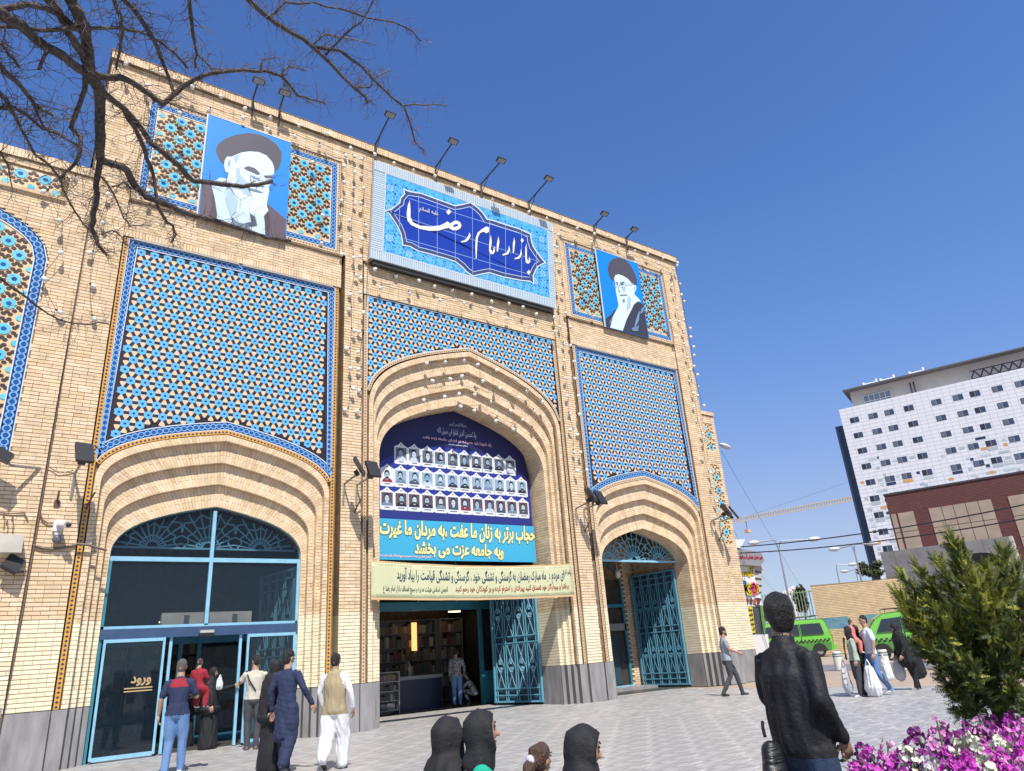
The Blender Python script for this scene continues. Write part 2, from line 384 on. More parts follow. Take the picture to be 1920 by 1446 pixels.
# ============================================================ tile work
def pieces(bm, mt, pts3, dv=(0,.02,0)): bm.use(mt).prism(pts3, dv)
def star_pts(cx, cz, ro, ri, n, y, ph=0.):
    P = []
    for j in range(2*n):
        r = ro if j % 2 == 0 else ri; an = ph+math.pi*j/n; P.append((cx+r*math.cos(an), y, cz+r*math.sin(an)))
    return P
def disc_pts(cx, cz, rx, rz, n, y, ph=0., tilt=0.):
    P = []
    for j in range(n):
        an = ph+2*math.pi*j/n; a, b = rx*math.cos(an), rz*math.sin(an)
        P.append((cx+a*math.cos(tilt)-b*math.sin(tilt), y, cz+a*math.sin(tilt)+b*math.cos(tilt)))
    return P
def star_mesh(s):
    k = MB(); k.use(M_star).prism(star_pts(0, 0, s*.385, s*.30, 6, 0, math.pi/6), (0,.02,0)); k.use(M_starc).prism(disc_pts(0, 0, s*.105, s*.085, 6, -.004), (0,.006,0)); return k
def pattern1(x0, x1, z0, z1, y, inside, root, s=.31, singles=0):
    k = MB(); sm = star_mesh(s).mesh('star_tile'); cnt = 0
    rh = s*.866; n = int((z1-z0)/rh)+2
    cand = []
    for r in range(n):
        z = z1-rh*.45-r*rh
        for q in range(-2, int((x1-x0)/s)+2):
            x = x0+s*.3+q*s+(s/2 if r % 2 else 0)
            cand.append((x, z))
    ins = lambda x, z, mrg: x0+mrg < x < x1-mrg and z0 < z < z1-mrg and inside(x, z, mrg)
    for x, z in cand:
        if ins(x, z, .07):
            if cnt < singles:
                o = bpy.data.objects.new('star_tile', sm); COL.objects.link(o); o.parent = root; o.matrix_parent_inverse = Matrix.Translation(root.location).inverted(); o.location = (x, y, z); cnt += 1
            else:
                k.use(M_star).prism(star_pts(x, z, s*.385, s*.30, 6, y, math.pi/6), (0,.02,0)); k.use(M_starc).poly(disc_pts(x, z, s*.105, s*.085, 6, y-.004))
        for sg in (1, -1):
            cx, cz = x+s/2, z+sg*s*.289
            if ins(cx, cz, .05):
                P = []
                for j in range(3):
                    an = math.pi/2*sg+j*2*math.pi/3
                    for da, rr in ((-.55, .185), (-.18, .235), (.18, .235), (.55, .185)): P.append((cx+s*rr*math.cos(an+da), y+.001, cz+s*rr*math.sin(an+da)))
                k.use(M_peach).prism(P, (0,.02,0))
        for an in (0, math.pi/3, -math.pi/3):
            cx, cz = x+s/2*math.cos(an), z+s/2*math.sin(an)
            if ins(cx, cz, .04):
                h = s*.19; w = s*.145; t1 = Vector((math.cos(an), 0, math.sin(an))); t2 = Vector((-math.sin(an), 0, math.cos(an))); c = Vector((cx, y+.004, cz))
                k.use(M_black).prism([c-t1*h-t2*w, c-t2*w*.85, c+t1*h-t2*w, c+t1*h*.9, c+t1*h+t2*w, c+t2*w*.85, c-t1*h+t2*w, c-t1*h*.9], (0,.015,0))
    return k
def pattern2(x0, x1, z0, z1, y, inside, hx=.50, hz=.62):
    k = MB(); stars = []
    for r in range(-1, int((z1-z0)/hz*2)+2):
        for q in range(-1, int((x1-x0)/hx)+2): stars.append((x0+.12+q*hx+(hx/2 if r % 2 else 0), z1-.2-r*hz/2))
    ins = lambda x, z, mrg: x0+mrg < x < x1-mrg and z0+mrg < z < z1-mrg and inside(x, z, mrg)
    dots = []
    for x, z in stars:
        if ins(x, z, .12):
            k.use(M_turq).prism(star_pts(x, z, .142, .125, 10, y), (0,.02,0)); k.use(M_starc if rng.random() < .3 else M_blue2).poly(disc_pts(x, z, .062, .056, 5, y-.004, math.pi/2*(1 if rng.random() < .5 else -1)))
        elif ins(x, z, .02): k.use(M_turq).prism(disc_pts(min(max(x, x0+.09), x1-.09), min(max(z, z0+.08), z1-.08), .08, .07, 8, y), (0,.02,0))
        for j in range(10): an = 2*math.pi*(j+.5)/10; dots.append((x+.198*math.cos(an), z+.198*math.sin(an), an))
    kept = []
    for d in dots:
        hit = False
        for i, e in enumerate(kept):
            if abs(e[0]-d[0]) < .075 and abs(e[1]-d[1]) < .075:
                if (e[0]-d[0])**2+(e[1]-d[1])**2 < .075**2: kept[i] = ((e[0]+d[0])/2, (e[1]+d[1])/2, 0.); hit = True; break
        if not hit: kept.append(d)
    for x, z, an in kept:
        if ins(x, z, .045): k.use(M_brown).prism(disc_pts(x, z, .052, .040, 6, y, 0, 0), (0,.02,0))
    return k
M_blue2 = mat('cobalt_tile', (.01,.09,.30), .25)
def along(P, step, off=0.):
    """positions and tangents at equal steps along a polyline in x,z"""
    P = np.array(P, float); d = np.r_[0, np.cumsum(np.hypot(*np.diff(P, axis=0).T))]; n = max(2, round(d[-1]/step)); s = (np.arange(n)+.5)*d[-1]/n
    X = np.interp(s, d, P[:,0]); Z = np.interp(s, d, P[:,1]); i = np.clip(np.searchsorted(d, s)-1, 0, len(P)-2); T = P[i+1]-P[i]; T = T/np.linalg.norm(T, axis=1)[:,None]
    return [(X[j], Z[j], T[j][0], T[j][1]) for j in range(n)]
def ribbon(bm, P, w0, w1, y, mt, close=False):
    """flat strip beside a polyline, offsets w0..w1 to its right hand (x,z plane)"""
    P = [np.array(p, float) for p in P]; n = len(P); A = []; Bq = []
    for i in range(n):
        a = P[i]-P[i-1] if (i > 0 or close) else P[1]-P[0]; b = P[(i+1)%n]-P[i] if (i < n-1 or close) else P[-1]-P[-2]
        na = np.array([a[1],-a[0]])/(np.linalg.norm(a)+1e-9); nb = np.array([b[1],-b[0]])/(np.linalg.norm(b)+1e-9); nn = na+nb; nn = nn/max(.35, (nn@nn)/2) if nn@nn > 1e-6 else na
        A.append(P[i]+nn*w0); Bq.append(P[i]+nn*w1)
    bm.use(mt)
    for i in range(n if close else n-1):
        j = (i+1) % n; bm.add([(A[i][0],y,A[i][1]),(A[j][0],y,A[j][1]),(Bq[j][0],y,Bq[j][1]),(Bq[i][0],y,Bq[i][1])], [(0,1,2,3)])
    return A, Bq
def chain_border(bm, P, w, y, pitch=.135, close=True):
    """dark blue border with a light blue interlaced chain, laid inside the closed outline P (right hand side)"""
    ribbon(bm, P, 0, .022, y-.004, M_white, close); ribbon(bm, P, .022, w, y, M_blue, close); ribbon(bm, P, w, w+.025, y-.004, M_white, close)
    Q, _ = ribbon(MB(), P, w/2+.011, w, y, M_blue, close)
    if close: Q = Q+[Q[0]]
    for i in range(len(Q)-1):
        if math.dist(Q[i], Q[i+1]) < 1e-4: continue
    for x, z, tx, tz in along(Q, pitch):
        c = Vector((x, y-.005, z)); t = Vector((tx, 0, tz)); n = Vector((-tz, 0, tx)); a = pitch*.56; b = w*.36
        O = []; I = []
        for j in range(10):
            an = 2*math.pi*j/10; O.append(c+t*a*math.cos(an)+n*b*math.sin(an)); I.append(c+t*a*.66*math.cos(an)+n*b*.62*math.sin(an))
        bm.use(M_lblue).add(O+I, [(j, (j+1)%10, 10+(j+1)%10, 10+j) for j in range(10)])
        bm.use(M_blue2).poly([c+t*a*.5*math.cos(2*math.pi*j/6)+n*b*.5*math.sin(2*math.pi*j/6)+Vector((0,.001,0)) for j in range(6)])
def dots_strip(bm, P, w, y, mtb, mtd, pitch=.088, size=.032, close=False):
    ribbon(bm, P, 0, w, y, mtb, close)
    Q, _ = ribbon(MB(), P, w/2, w, y, mtb, close)
    if close: Q = Q+[Q[0]]
    for x, z, tx, tz in along(Q, pitch):
        bm.use(mtd).poly(star_pts(x, z, size, size*.55, 4, y-.004))
for bi, B in enumerate(BA):
    y = .10; b = bi
    T = thing('tile_panel', ['large blue black and peach star tile panel over the left arch', 'star tile panel in the spandrels of the tall middle arch', 'blue star tile panel above the right arch with the narrow gate'][bi], 'tile panel', (B.c, .1, 12))
    x0, x1, z1 = B.c-B.hw, B.c+B.hw, 12.0
    # outline clockwise seen from the front: left bottom -> up -> right -> arch back
    arc = []
    w, zs, za = B.C[0]
    for j in range(49):
        x = x1-.001-(x1-x0-.002)*j/48; arc.append((x, arch_z(B, 0, x)))
    O = [(x0, arc[-1][1]), (x0, z1), (x1, z1), (x1, arc[0][1])]+arc[1:-1]
    k = MB(); k.use(M_black)
    xs = np.linspace(x0, x1, 50)
    for a, c in zip(xs[:-1], xs[1:]): k.quad((a, .118, arch_z(B,0,a)), (c, .118, arch_z(B,0,c)), (c, .118, z1), (a, .118, z1))
    k.build('tile_bed', None, T)
    bw = .20 if bi != 1 else .0
    br = MB()
    if bi != 1: chain_border(br, O, bw, .092)
    else: ribbon(br, O, 0, .03, .092, M_white, True)
    br.build('chain_border' if bi != 1 else 'border_line', None, T, kind='stuff')
    def ins(x, z, mg, B=B, bw=bw):
        return z > arch_z(B,0,x)+bw*(1.0+.5*min(1,abs(x-B.c)/B.hw)**2)+mg*.8 and abs(x-B.c) < B.hw-bw-mg*.8 and z < 12.0-bw-mg*.8
    k = pattern1(x0+bw+.02, x1-bw-.02, 5.8, z1-bw-.01, .10, ins, T, s=.31 if bi != 1 else .30, singles=[300, 150, 150][bi])
    k.build('star_pattern_tiles', None, T, kind='stuff')
    # dotted strips in the recess: down both sides and over the arch
    st = MB(); mb_, md_ = (M_yel, M_blue) if bi == 0 else (M_sand, M_brown)
    wdt = .10
    for sg in (-1, 1):
        xa = B.c+sg*(B.hw+.005); P = [(xa, DZ), (xa, 12.0)] if sg < 0 else [(xa, 12.0), (xa, DZ)]
        P = P if sg > 0 else P
        if sg < 0: P = [(xa, 12.0), (xa, DZ)]
        if sg > 0: P = [(xa, DZ), (xa, 12.0)]
        dots_strip(st, P, wdt, .088, mb_ if (bi == 0) else M_brickflat, md_ if bi == 0 else M_brown, .088, .034 if bi == 0 else .024)
    Pa = [(x, arch_z(B, 0, x)) for x in np.linspace(x0, x1, 60)]
    dots_strip(st, Pa, .10 if bi != 1 else .085, .083, mb_ if bi == 0 else M_brickflat, md_ if bi == 0 else M_brown, .088 if bi != 1 else .08, .034 if bi == 0 else .024)
    st.build('dotted_tile_strip', None, T, kind='stuff')
    # slim lamp trough on the panel head
    if bi != 1:
        lt = MB(); lt.use(mat('steel_trough', (.42,.40,.38), .4, .3)); lt.box(x0+.1, B.c-.05, .02, .09, 12.0-.05, 12.0-.01); lt.box(B.c+.05, x1-.1, .02, .09, 12.0-.05, 12.0-.01); lt.build('lamp_trough', None, T)
# upper tile panels
def upper_panel(B, label):
    T = thing('tile_panel', label, 'tile panel', (B.c, .06, 13.2))
    x0, x1, z0, z1 = B.c-2.70, B.c+2.70, 13.26, 16.44
    k = MB(); k.use(M_sand).box(x0, x1, .055, .13, z0, z1); k.build('tile_bed', None, T)
    O = [(x0,z0),(x0,z1),(x1,z1),(x1,z0)]
    br = MB(); chain_border(br, O, .19, .045); br.build('chain_border', None, T, kind='stuff')
    st = MB(); O2 = [(x0-.10,z0-.10),(x0-.10,z1+.10),(x1+.10,z1+.10),(x1+.10,z0-.10)]; dots_strip(st, O2, .10, .035, M_brickflat, M_brown, .09, .026, True); st.use(M_brickflat); st.box(x0-.1, x1+.1, .04, .12, z1, z1+.1); st.box(x0-.1, x1+.1, .04, .12, z0-.1, z0); st.box(x0-.1, x0, .04, .12, z0-.1, z1+.1); st.box(x1, x1+.1, .04, .12, z0-.1, z1+.1)
    st.build('dotted_tile_strip', None, T, kind='stuff')
    k = pattern2(x0+.2, x1-.2, z0+.2, z1-.2, .042, lambda x, z, m: True); k.build('flower_pattern_tiles', None, T, kind='stuff')
upper_panel(BA[0], 'brown and turquoise flower tile panel behind the left portrait banner')
upper_panel(BA[2], 'brown and turquoise flower tile panel behind the right portrait banner')
o = Bk.build('brickwork', M_brick, main, kind='stuff'); o2 = Bp.build('painted_brickwork', M_bpaint, main, kind='stuff'); o3 = Bm.build('wall', None, main)
# dado of grey stone slabs
def dado():
    xs = []
    def slab(x0, x1, y0, y1=None):
        n = max(1, round((x1-x0)/.62)); w = (x1-x0)/n
        for i in range(n):
            k = MB(); k.use(M_dado); a, b = x0+i*w+.003, x0+(i+1)*w-.003
            k.box(a, b, y0-.012, y0+.2, 0, DZ-.01); k.build('stone_slab', None, main)
        Bj.box(x0, x1, y0, y0+.25, 0, DZ-.02)
    Bj = MB(); Bj.use(M_dadoj)
    for a, b in PIERS: slab(a, b, -.01)
    for bi, B in enumerate(BA):
        cs = [(B.hb, .10), (B.C[2][0], .24), (B.C[3][0], .38), (B.C[4][0], .52)]; inner = [B.C[2][0], B.C[3][0], B.C[4][0], B.C[5][0]]
        for (wo, y), wi in zip(cs, inner):
            for sg in (-1, 1):
                a, b = sorted((B.c+sg*wo, B.c+sg*wi)); slab(a, b, y-.01)
        if bi > 0:
            for sg in (-1, 1):
                x = B.c+sg*B.C[5][0]; k = MB(); k.use(M_dado); k.box(min(x, x+sg*.2)-(.012 if sg > 0 else 0), max(x, x+sg*.2)+(.012 if sg < 0 else 0), .55, DEPTH[bi], 0, DZ-.01); k.build('stone_slab', None, main)
    Bj.build('dado_bed', None, main, kind='stuff')
dado()
# ============================================================ ground
M_pave = mat('paving_stone', (.40,.385,.37), .42, island=[(.405,.39,.37),(.42,.402,.385),(.39,.377,.365),(.43,.41,.39)], col2=(.3,.3,.3), var=.25, nscale=7, detail=9, stretch=(.55,1.5,1), bump=.12, bscale=25, spec=.35)
def veined(M, sc=5.):
    n = M.node_tree.nodes; l = M.node_tree.links; b = n['Principled BSDF']; src = b.inputs['Base Color'].links[0].from_socket
    tc = n.new('ShaderNodeTexCoord'); mp = n.new('ShaderNodeMapping'); mp.inputs['Scale'].default_value = (.45,1.6,1); mp.inputs['Rotation'].default_value = (0,0,.5); l.new(tc.outputs['Object'], mp.inputs[0])
    no = n.new('ShaderNodeTexNoise'); no.inputs['Scale'].default_value = sc; no.inputs['Detail'].default_value = 7; no.inputs['Distortion'].default_value = 1.2; l.new(mp.outputs[0], no.inputs['Vector'])
    cr = n.new('ShaderNodeValToRGB'); e = cr.color_ramp.elements; e[0].position = .36; e[0].color = (.72,.72,.73,1); e[1].position = .5; e[1].color = (1,1,1,1); q = e.new(.64); q.color = (1.28,1.27,1.25,1); q = e.new(.70); q.color = (1.6,1.58,1.55,1)
    l.new(no.outputs['Fac'], cr.inputs[0]); mx = n.new('ShaderNodeMixRGB'); mx.blend_type = 'MULTIPLY'; mx.inputs[0].default_value = 1; l.new(src, mx.inputs[1]); l.new(cr.outputs[0], mx.inputs[2]); l.new(mx.outputs[0], b.inputs['Base Color'])
veined(M_pave)
M_pave1 = mat('paving_stone_single', (.40,.385,.37), .42, island=[(.405,.39,.37),(.42,.402,.385),(.39,.377,.365),(.43,.41,.39)], col2=(.3,.3,.3), var=.25, nscale=7, detail=9, stretch=(.55,1.5,1), bump=.12, bscale=25, spec=.35, objrand=True); veined(M_pave1)
g = MB(); g.use(mat('dry_earth', (.30,.25,.19), .9, var=.3, nscale=.3)); g.quad((-400,-400,-.16),(900,-400,-.16),(900,900,-.16),(-400,900,-.16)); g.build('ground', None, None, kind='structure')
g = MB(); g.use(mat('paving_joint', (.27,.26,.245), .9)); g.quad((-30,-60,-.012),(20.2,-60,-.012),(20.2,9.5,-.012),(-30,9.5,-.012)); plaza = g.build('plaza', None, None, kind='structure')
SX, SY = .90, .45; cells = []
for iy in range(int(26/SY)):
    for ix in range(int(26/SX)):
        x = -5.6+ix*SX+(SX*.5 if iy % 2 else 0); y = -17.6+iy*SY
        if x+SX > 20.18 or y+SY > 8.2: continue
        if y > .9 and not (7.4 < x+SX and x < 15.3): continue
        if y > 4.1: continue
        cells.append((x, y))
def score(c):
    P = proj((c[0]+SX/2, c[1]+SY/2, 0)); d = math.hypot(c[0]+SX/2, c[1]-CAMY)
    dd = RM.T@(np.array((c[0], c[1], 0))-CP)
    return d+(0 if (dd[2] > .5 and -60 < P[0] < 1980 and P[1] < 1500) else 1000)
cells.sort(key=score)
sl = MB(); sl.use(M_pave)
def slabv(w, h): return [(0.004,.004,0),(w-.004,.004,0),(w-.004,h-.004,0),(.004,h-.004,0),(0,0,-.012),(w,0,-.012),(w,h,-.012),(0,h,-.012)], [(0,1,2,3),(4,5,1,0),(5,6,2,1),(6,7,3,2),(7,4,0,3)]
V, Fc = slabv(SX, SY); pmesh = MB(); pmesh.use(M_pave1).add(V, Fc); pme = pmesh.mesh('paving_slab')
for i, (x, y) in enumerate(cells):
    if i < 300:
        o = bpy.data.objects.new('paving_slab', pme); COL.objects.link(o); o.location = (x, y, rng.uniform(-.001,.001)); o.parent = plaza
    else: z = rng.uniform(-.001,.001); sl.add([(a+x, b+y, c+z) for a, b, c in V], Fc)
sl.build('paving_slabs', None, plaza, kind='stuff')
g = MB(); g.use(mat('tan_paving', (.42,.32,.24), .7, var=.22, nscale=1.6, detail=8, bump=.1)); g.quad((20.2,-60,-.02),(28.6,-60,-.02),(28.6,60,-.02),(20.2,60,-.02)); g.build('footpath', None, None, kind='structure')
g = MB(); g.use(mat('grey_kerb_paving', (.20,.19,.185), .7, var=.2, nscale=2)); g.box(28.6, 34.5, -60, 60, -.1, -.015); g.build('kerb', None, None, kind='structure')
g = MB(); g.use(mat('dusty_road', (.44,.33,.25), .85, var=.25, nscale=.8, detail=8)); g.quad((34.5,-60,-.05),(75,-60,-.05),(75,90,-.05),(34.5,90,-.05)); g.build('road', None, None, kind='structure')
# ============================================================ left wing
Bk = MB(); Bp = MB(); Bm = MB(); BRICKS_NEAR = []
YW = -.12; WX0, WX1 = -6.3, .43; wc = -2.92; WC = (2.68, 10.75, 12.30)
def wz(x):
    t = (x-wc)/WC[0]; return WC[1]+(WC[2]-WC[1])*arch_h(t, .35) if abs(t) < 1 else WC[1]
lw = thing('left_wing', 'lower brick wing with an arched blue tile panel left of the main building', 'building', (-3, 0, 0))
ZW = 13.55
def in_w(x, z): return not (abs(x-wc) < WC[0] and 6.0 < z < wz(x)) and not (-6.2 < x < -.10 and 12.55 < z < 13.12)
def whole(z):
    if 12.55 < z < 13.12: return (-6.2, -.10)
    if z < 6.0 or z > WC[2]: return None
    if z <= WC[1]: return (wc-WC[0], wc+WC[0])
    lo, hi = 0., WC[0]
    for _ in range(16):
        mi = (lo+hi)/2
        if wz(wc+mi) > z: lo = mi
        else: hi = mi
    return (wc-lo, wc+lo)
brick_rect(WX0, WX1, DZ, ZW-.25, YW, hole=whole); brick_rect(WX0, WX1, ZW-.24, ZW, YW-.05, soldier=True)
Bm.use(M_mort).box(WX0, WX1, YW+.06, 1.0, 0, ZW-.01); Bm.box(WX0, WX1, YW+.013, YW+.06, 0, 5.99); Bm.box(WX0, wc-WC[0], YW+.013, YW+.06, 6, ZW-.01); Bm.box(wc+WC[0], WX1, YW+.013, YW+.06, 6, ZW-.01)
xs = np.linspace(wc-WC[0], wc+WC[0], 40)
for a, b in zip(xs[:-1], xs[1:]): Bm.box(a, b, YW+.013, YW+.06, max(wz(a), wz(b)), 12.55); Bm.box(a, b, YW+.013, YW+.06, 13.12, ZW-.01)
Bm.box(WX0, WX1, YW-.04, YW+.1, ZW-.25, ZW); Bm.box(WX0, WX1, YW+.1, 9, ZW-.3, ZW-.02)
for i in range(int((ZW-DZ)/CH)):       # flank bricks
    z = DZ+i*CH; Bk.add([(WX1+.004, YW+.01, z+.006),(WX1+.004, YW+.13, z+.006),(WX1+.004, YW+.13, z+CH-.006),(WX1+.004, YW+.01, z+CH-.006)], [(0,1,2,3)])
Bk.build('brickwork', M_brick, lw, kind='stuff'); Bp.build('painted_brickwork', M_bpaint, lw, kind='stuff'); Bm.build('wall', None, lw)
# upper pilaster strip of the wing and ledge
k = MB(); k.use(M_brickflat); k.box(-6.2, -.12, YW-.07, YW+.02, 12.42, 12.50); k.build('ledge', None, lw)
k = MB(); k.use(M_dado)
for i in range(11): k = MB(); k.use(M_dado); k.box(WX0+i*.61+.003, WX0+(i+1)*.61-.003, YW-.015, YW+.01, 0, DZ+.12); k.build('stone_slab', None, lw)
T = thing('tile_panel', 'arched brown and turquoise flower tile panel on the left wing', 'tile panel', (wc, 0, 6))
k = MB(); k.use(M_sand)
for a, b in zip(xs[:-1], xs[1:]): k.quad((a, YW+.045, 6.0), (b, YW+.045, 6.0), (b, YW+.045, wz(b)), (a, YW+.045, wz(a)))
k.build('tile_bed', None, T)
br = MB(); O = [(wc-WC[0], 6.0)]+[(x, wz(x)) for x in np.linspace(wc-WC[0]+.001, wc+WC[0]-.001, 50)]+[(wc+WC[0], 6.0)]
chain_border(br, O, .24, YW+.03, pitch=.15); br.build('chain_border', None, T, kind='stuff')
k = pattern2(wc-WC[0]+.2, wc+WC[0]-.2, 6.2, 12.2, YW+.03, lambda x, z, m: z < min(wz(x-.1), wz(x+.1))-.26-m); k.build('flower_pattern_tiles', None, T, kind='stuff')
T = thing('tile_panel', 'low strip of flower tiles under the parapet of the left wing', 'tile panel', (-3.1, 0, 12.55))
k = MB(); k.use(M_sand); k.box(-6.2, -.10, YW+.04, YW+.06, 12.55, 13.12); k.build('tile_bed', None, T)
k = pattern2(-6.2, -.10, 12.55, 13.12, YW+.03, lambda x, z, m: True); k.build('flower_pattern_tiles', None, T, kind='stuff')
# ============================================================ right wing
Bk = MB(); Bp = MB(); Bm = MB()
rw = thing('right_wing', 'narrow lower brick wing with slim tile panels on the right end of the building', 'building', (23.1, .2, 0))
brick_rect(22.58, 23.5, DZ, 10.25, .2, inside=lambda x, z: not (22.72 < x < 23.22 and (4.9 < z < 8.1 or 8.7 < z < 9.9))); brick_rect(22.58, 23.5, 10.26, 10.42, .15, soldier=True)
Bm.use(M_mort).box(22.46, 23.5, .235, 3, 0, 10.4); Bm.box(22.45, 22.72, .213, .235, 0, 10.4); Bm.box(23.22, 23.5, .213, .235, 0, 10.4)
for i in range(12):
    for q in range(9):
        pass
Bk.build('brickwork', M_brick, rw, kind='stuff'); Bp.build('painted_brickwork', M_bpaint, rw, kind='stuff'); Bm.build('wall', None, rw)
for z0, z1 in ((4.9, 8.1), (8.7, 9.9)):
    k = MB(); k.use(M_sand); k.box(22.72, 23.22, .22, .236, z0, z1); k.build('tile_bed', None, rw); k = pattern2(22.72, 23.22, z0, z1, .215, lambda x, z, m: True, .42, .55); k.build('flower_pattern_tiles', None, rw, kind='stuff')
k = MB(); k.use(M_dado); k.box(22.47, 23.49, .18, .21, 0, DZ); k.build('stone_slab', None, rw)
# brick reveal around the upper panels etc: nothing more
# ============================================================ lettering
import unicodedata
AF = {}
for c in list(range(0xFB50, 0xFC00))+list(range(0xFE70, 0xFEFD)):
    d = unicodedata.decomposition(chr(c)).split()
    if len(d) == 2 and d[0] in ('<isolated>', '<initial>', '<medial>', '<final>'): AF.setdefault(chr(int(d[1], 16)), {})[d[0][1:-1]] = chr(c)
    if len(d) == 3 and d[1] == '0644': AF.setdefault('\u0644'+chr(int(d[2], 16)), {})[d[0][1:-1]] = chr(c)
def shape(s):
    t = []; i = 0
    while i < len(s):
        if s[i:i+2] in AF: t.append(s[i:i+2]); i += 2
        else: t.append(s[i]); i += 1
    dual = lambda q: q in AF and 'initial' in AF[q]
    o = []
    for k, q in enumerate(t):
        if q not in AF: o.append({'(': ')', ')': '('}.get(q, q)); continue
        pv = k > 0 and dual(t[k-1]); nx = k < len(t)-1 and t[k+1] in AF and dual(q)
        f = 'medial' if pv and nx else 'final' if pv else 'initial' if nx else 'isolated'
        o.append(AF[q].get(f) or AF[q].get('final' if pv else 'isolated') or q)
    return ''.join(reversed(o)).replace('\u200c', '')
def glyph_loops(s, res=3):
    c = bpy.data.curves.new('lettering', 'FONT'); c.body = s; o = bpy.data.objects.new('lettering', c); COL.objects.link(o)
    dg = bpy.context.evaluated_depsgraph_get(); cu = o.evaluated_get(dg).to_curve(dg); loops = []
    for sp in cu.splines:
        P = []; b = sp.bezier_points; n = len(b)
        if n:
            for i in range(n):
                p0, p1, p2, p3 = b[i].co, b[i].handle_right, b[(i+1)%n].handle_left, b[(i+1)%n].co
                straight = (p1-p0).cross(p3-p0).length < 1e-5 and (p2-p0).cross(p3-p0).length < 1e-5
                for j in range(1 if straight else res):
                    t = j/(1 if straight else res); q = p0*(1-t)**3+p1*3*t*(1-t)**2+p2*3*t*t*(1-t)+p3*t**3; P.append((q.x, q.y))
        else: P = [(p.co.x, p.co.y) for p in sp.points]
        if len(P) > 2: loops.append(P)
    o.evaluated_get(dg).to_curve_clear(); bpy.data.objects.remove(o); bpy.data.curves.remove(c)
    return loops
def area(P): return sum(P[i][0]*P[(i+1)%len(P)][1]-P[(i+1)%len(P)][0]*P[i][1] for i in range(len(P)))/2
def inside_poly(p, P):
    c = False
    for i in range(len(P)):
        a, b = P[i], P[i-1]
        if (a[1] > p[1]) != (b[1] > p[1]) and p[0] < (b[0]-a[0])*(p[1]-a[1])/(b[1]-a[1])+a[0]: c = not c
    return c
from mathutils.geometry import tessellate_polygon
def lettering(bm, s, mp, mt, bold=0., outline=0., mto=None, arabic=True, slant=0.):
    """mp maps (u,v) in 0..1 (left to right, bottom to top of the text's box) and an offset towards the viewer to 3D"""
    L = glyph_loops(shape(s) if arabic else s)
    if not L: return
    xs = [p[0] for P in L for p in P]; ys = [p[1] for P in L for p in P]; x0, x1, y0, y1 = min(xs), max(xs), min(ys), max(ys)
    fx = lambda p, off: mp((p[0]-x0)/(x1-x0), (p[1]-y0)/(y1-y0), off)
    big = max(L, key=lambda P: abs(area(P))); sg = 1 if area(big) > 0 else -1
    outs = [P for P in L if area(P)*sg > 0]; holes = [P for P in L if area(P)*sg <= 0]
    def stroke(P, w, off, m):
        n = len(P); A = []
        for i in range(n):
            a = (P[i][0]-P[i-1][0], P[i][1]-P[i-1][1]); b = (P[(i+1)%n][0]-P[i][0], P[(i+1)%n][1]-P[i][1])
            la, lb = math.hypot(*a)+1e-9, math.hypot(*b)+1e-9; nx, ny = -a[1]/la-b[1]/lb, a[0]/la+b[0]/lb; q = max(.6, (nx*nx+ny*ny)/2); A.append((nx/q, ny/q))
        bm.use(m)
        V = [fx((P[i][0]+A[i][0]*w*.5, P[i][1]+A[i][1]*w*.5), off) for i in range(n)]+[fx((P[i][0]-A[i][0]*w*.5, P[i][1]-A[i][1]*w*.5), off) for i in range(n)]
        bm.add(V, [(i, (i+1)%n, n+(i+1)%n, n+i) for i in range(n)])
    for k, P in enumerate(outs):
        H = [h for h in holes if inside_poly(h[0], P)]; off = .004+.0007*(k % 5)
        pts = [[Vector((p[0], p[1], 0)) for p in Q] for Q in [P]+H]; flat = [p for Q in [P]+H for p in Q]
        bm.use(mt).add([fx(p, off) for p in flat], [tuple(t) for t in tessellate_polygon(pts)])
        for Q in [P]+H:
            if bold: stroke(Q, bold, off+.0003+.0001*(k % 3), mt)
            if outline: stroke(Q, bold+outline*2, .002+.0002*(k % 4), mto)
def wallmap(p0, p1, p2, p3, out=(0,-1,0)):
    """p0 bottom left, p1 bottom right, p2 top right, p3 top left, in 3D"""
    p0, p1, p2, p3 = map(Vector, (p0, p1, p2, p3)); out = Vector(out)
    return lambda u, v, off=0.: (p0*(1-u)+p1*u)*(1-v)+(p3*(1-u)+p2*u)*v+out*off
# ============================================================ main name board
SP0 = Vector((11.4, -.20, 13.15)); SPN = Vector((0, -3.45, -.30)).normalized(); SUP = Vector((0, -.30, 3.45)).normalized()
def s6(x, y, off=0.): return onplane(690+x/5.164, 300+y/5.164, SP0, SPN)+SPN*off
sign = thing('name_board', 'long blue name board with white calligraphy above the middle arch', 'sign', (11.4, -.2, 13.1))
def sheet(bm, pts, off, m, th=.0): bm.use(m).poly(pts)
def sg(x, z, off=0.): return Vector((x, 0, 0))+Vector((0, -.20, 13.15))+SUP*(z-13.15)+SPN*off
X0, X1, Z0, Z1 = 7.78, 15.06, 13.15, 16.62
fr = MB(); fr.use(mat('slatted_frame_metal', (.50,.58,.64), .4, .2))
cor = [sg(X0,Z0), sg(X1,Z0), sg(X1,Z1), sg(X0,Z1)]
fr.prism([sg(X0,Z0,.0), sg(X1,Z0,.0), sg(X1,Z1,.0), sg(X0,Z1,.0)], -SPN*.12, back=True); fr.build('board_back', None, sign)
FW = .42; msl = mat('frame_slat_paint', (.50,.60,.66), .4, island=[(.47,.57,.64),(.53,.62,.68)])
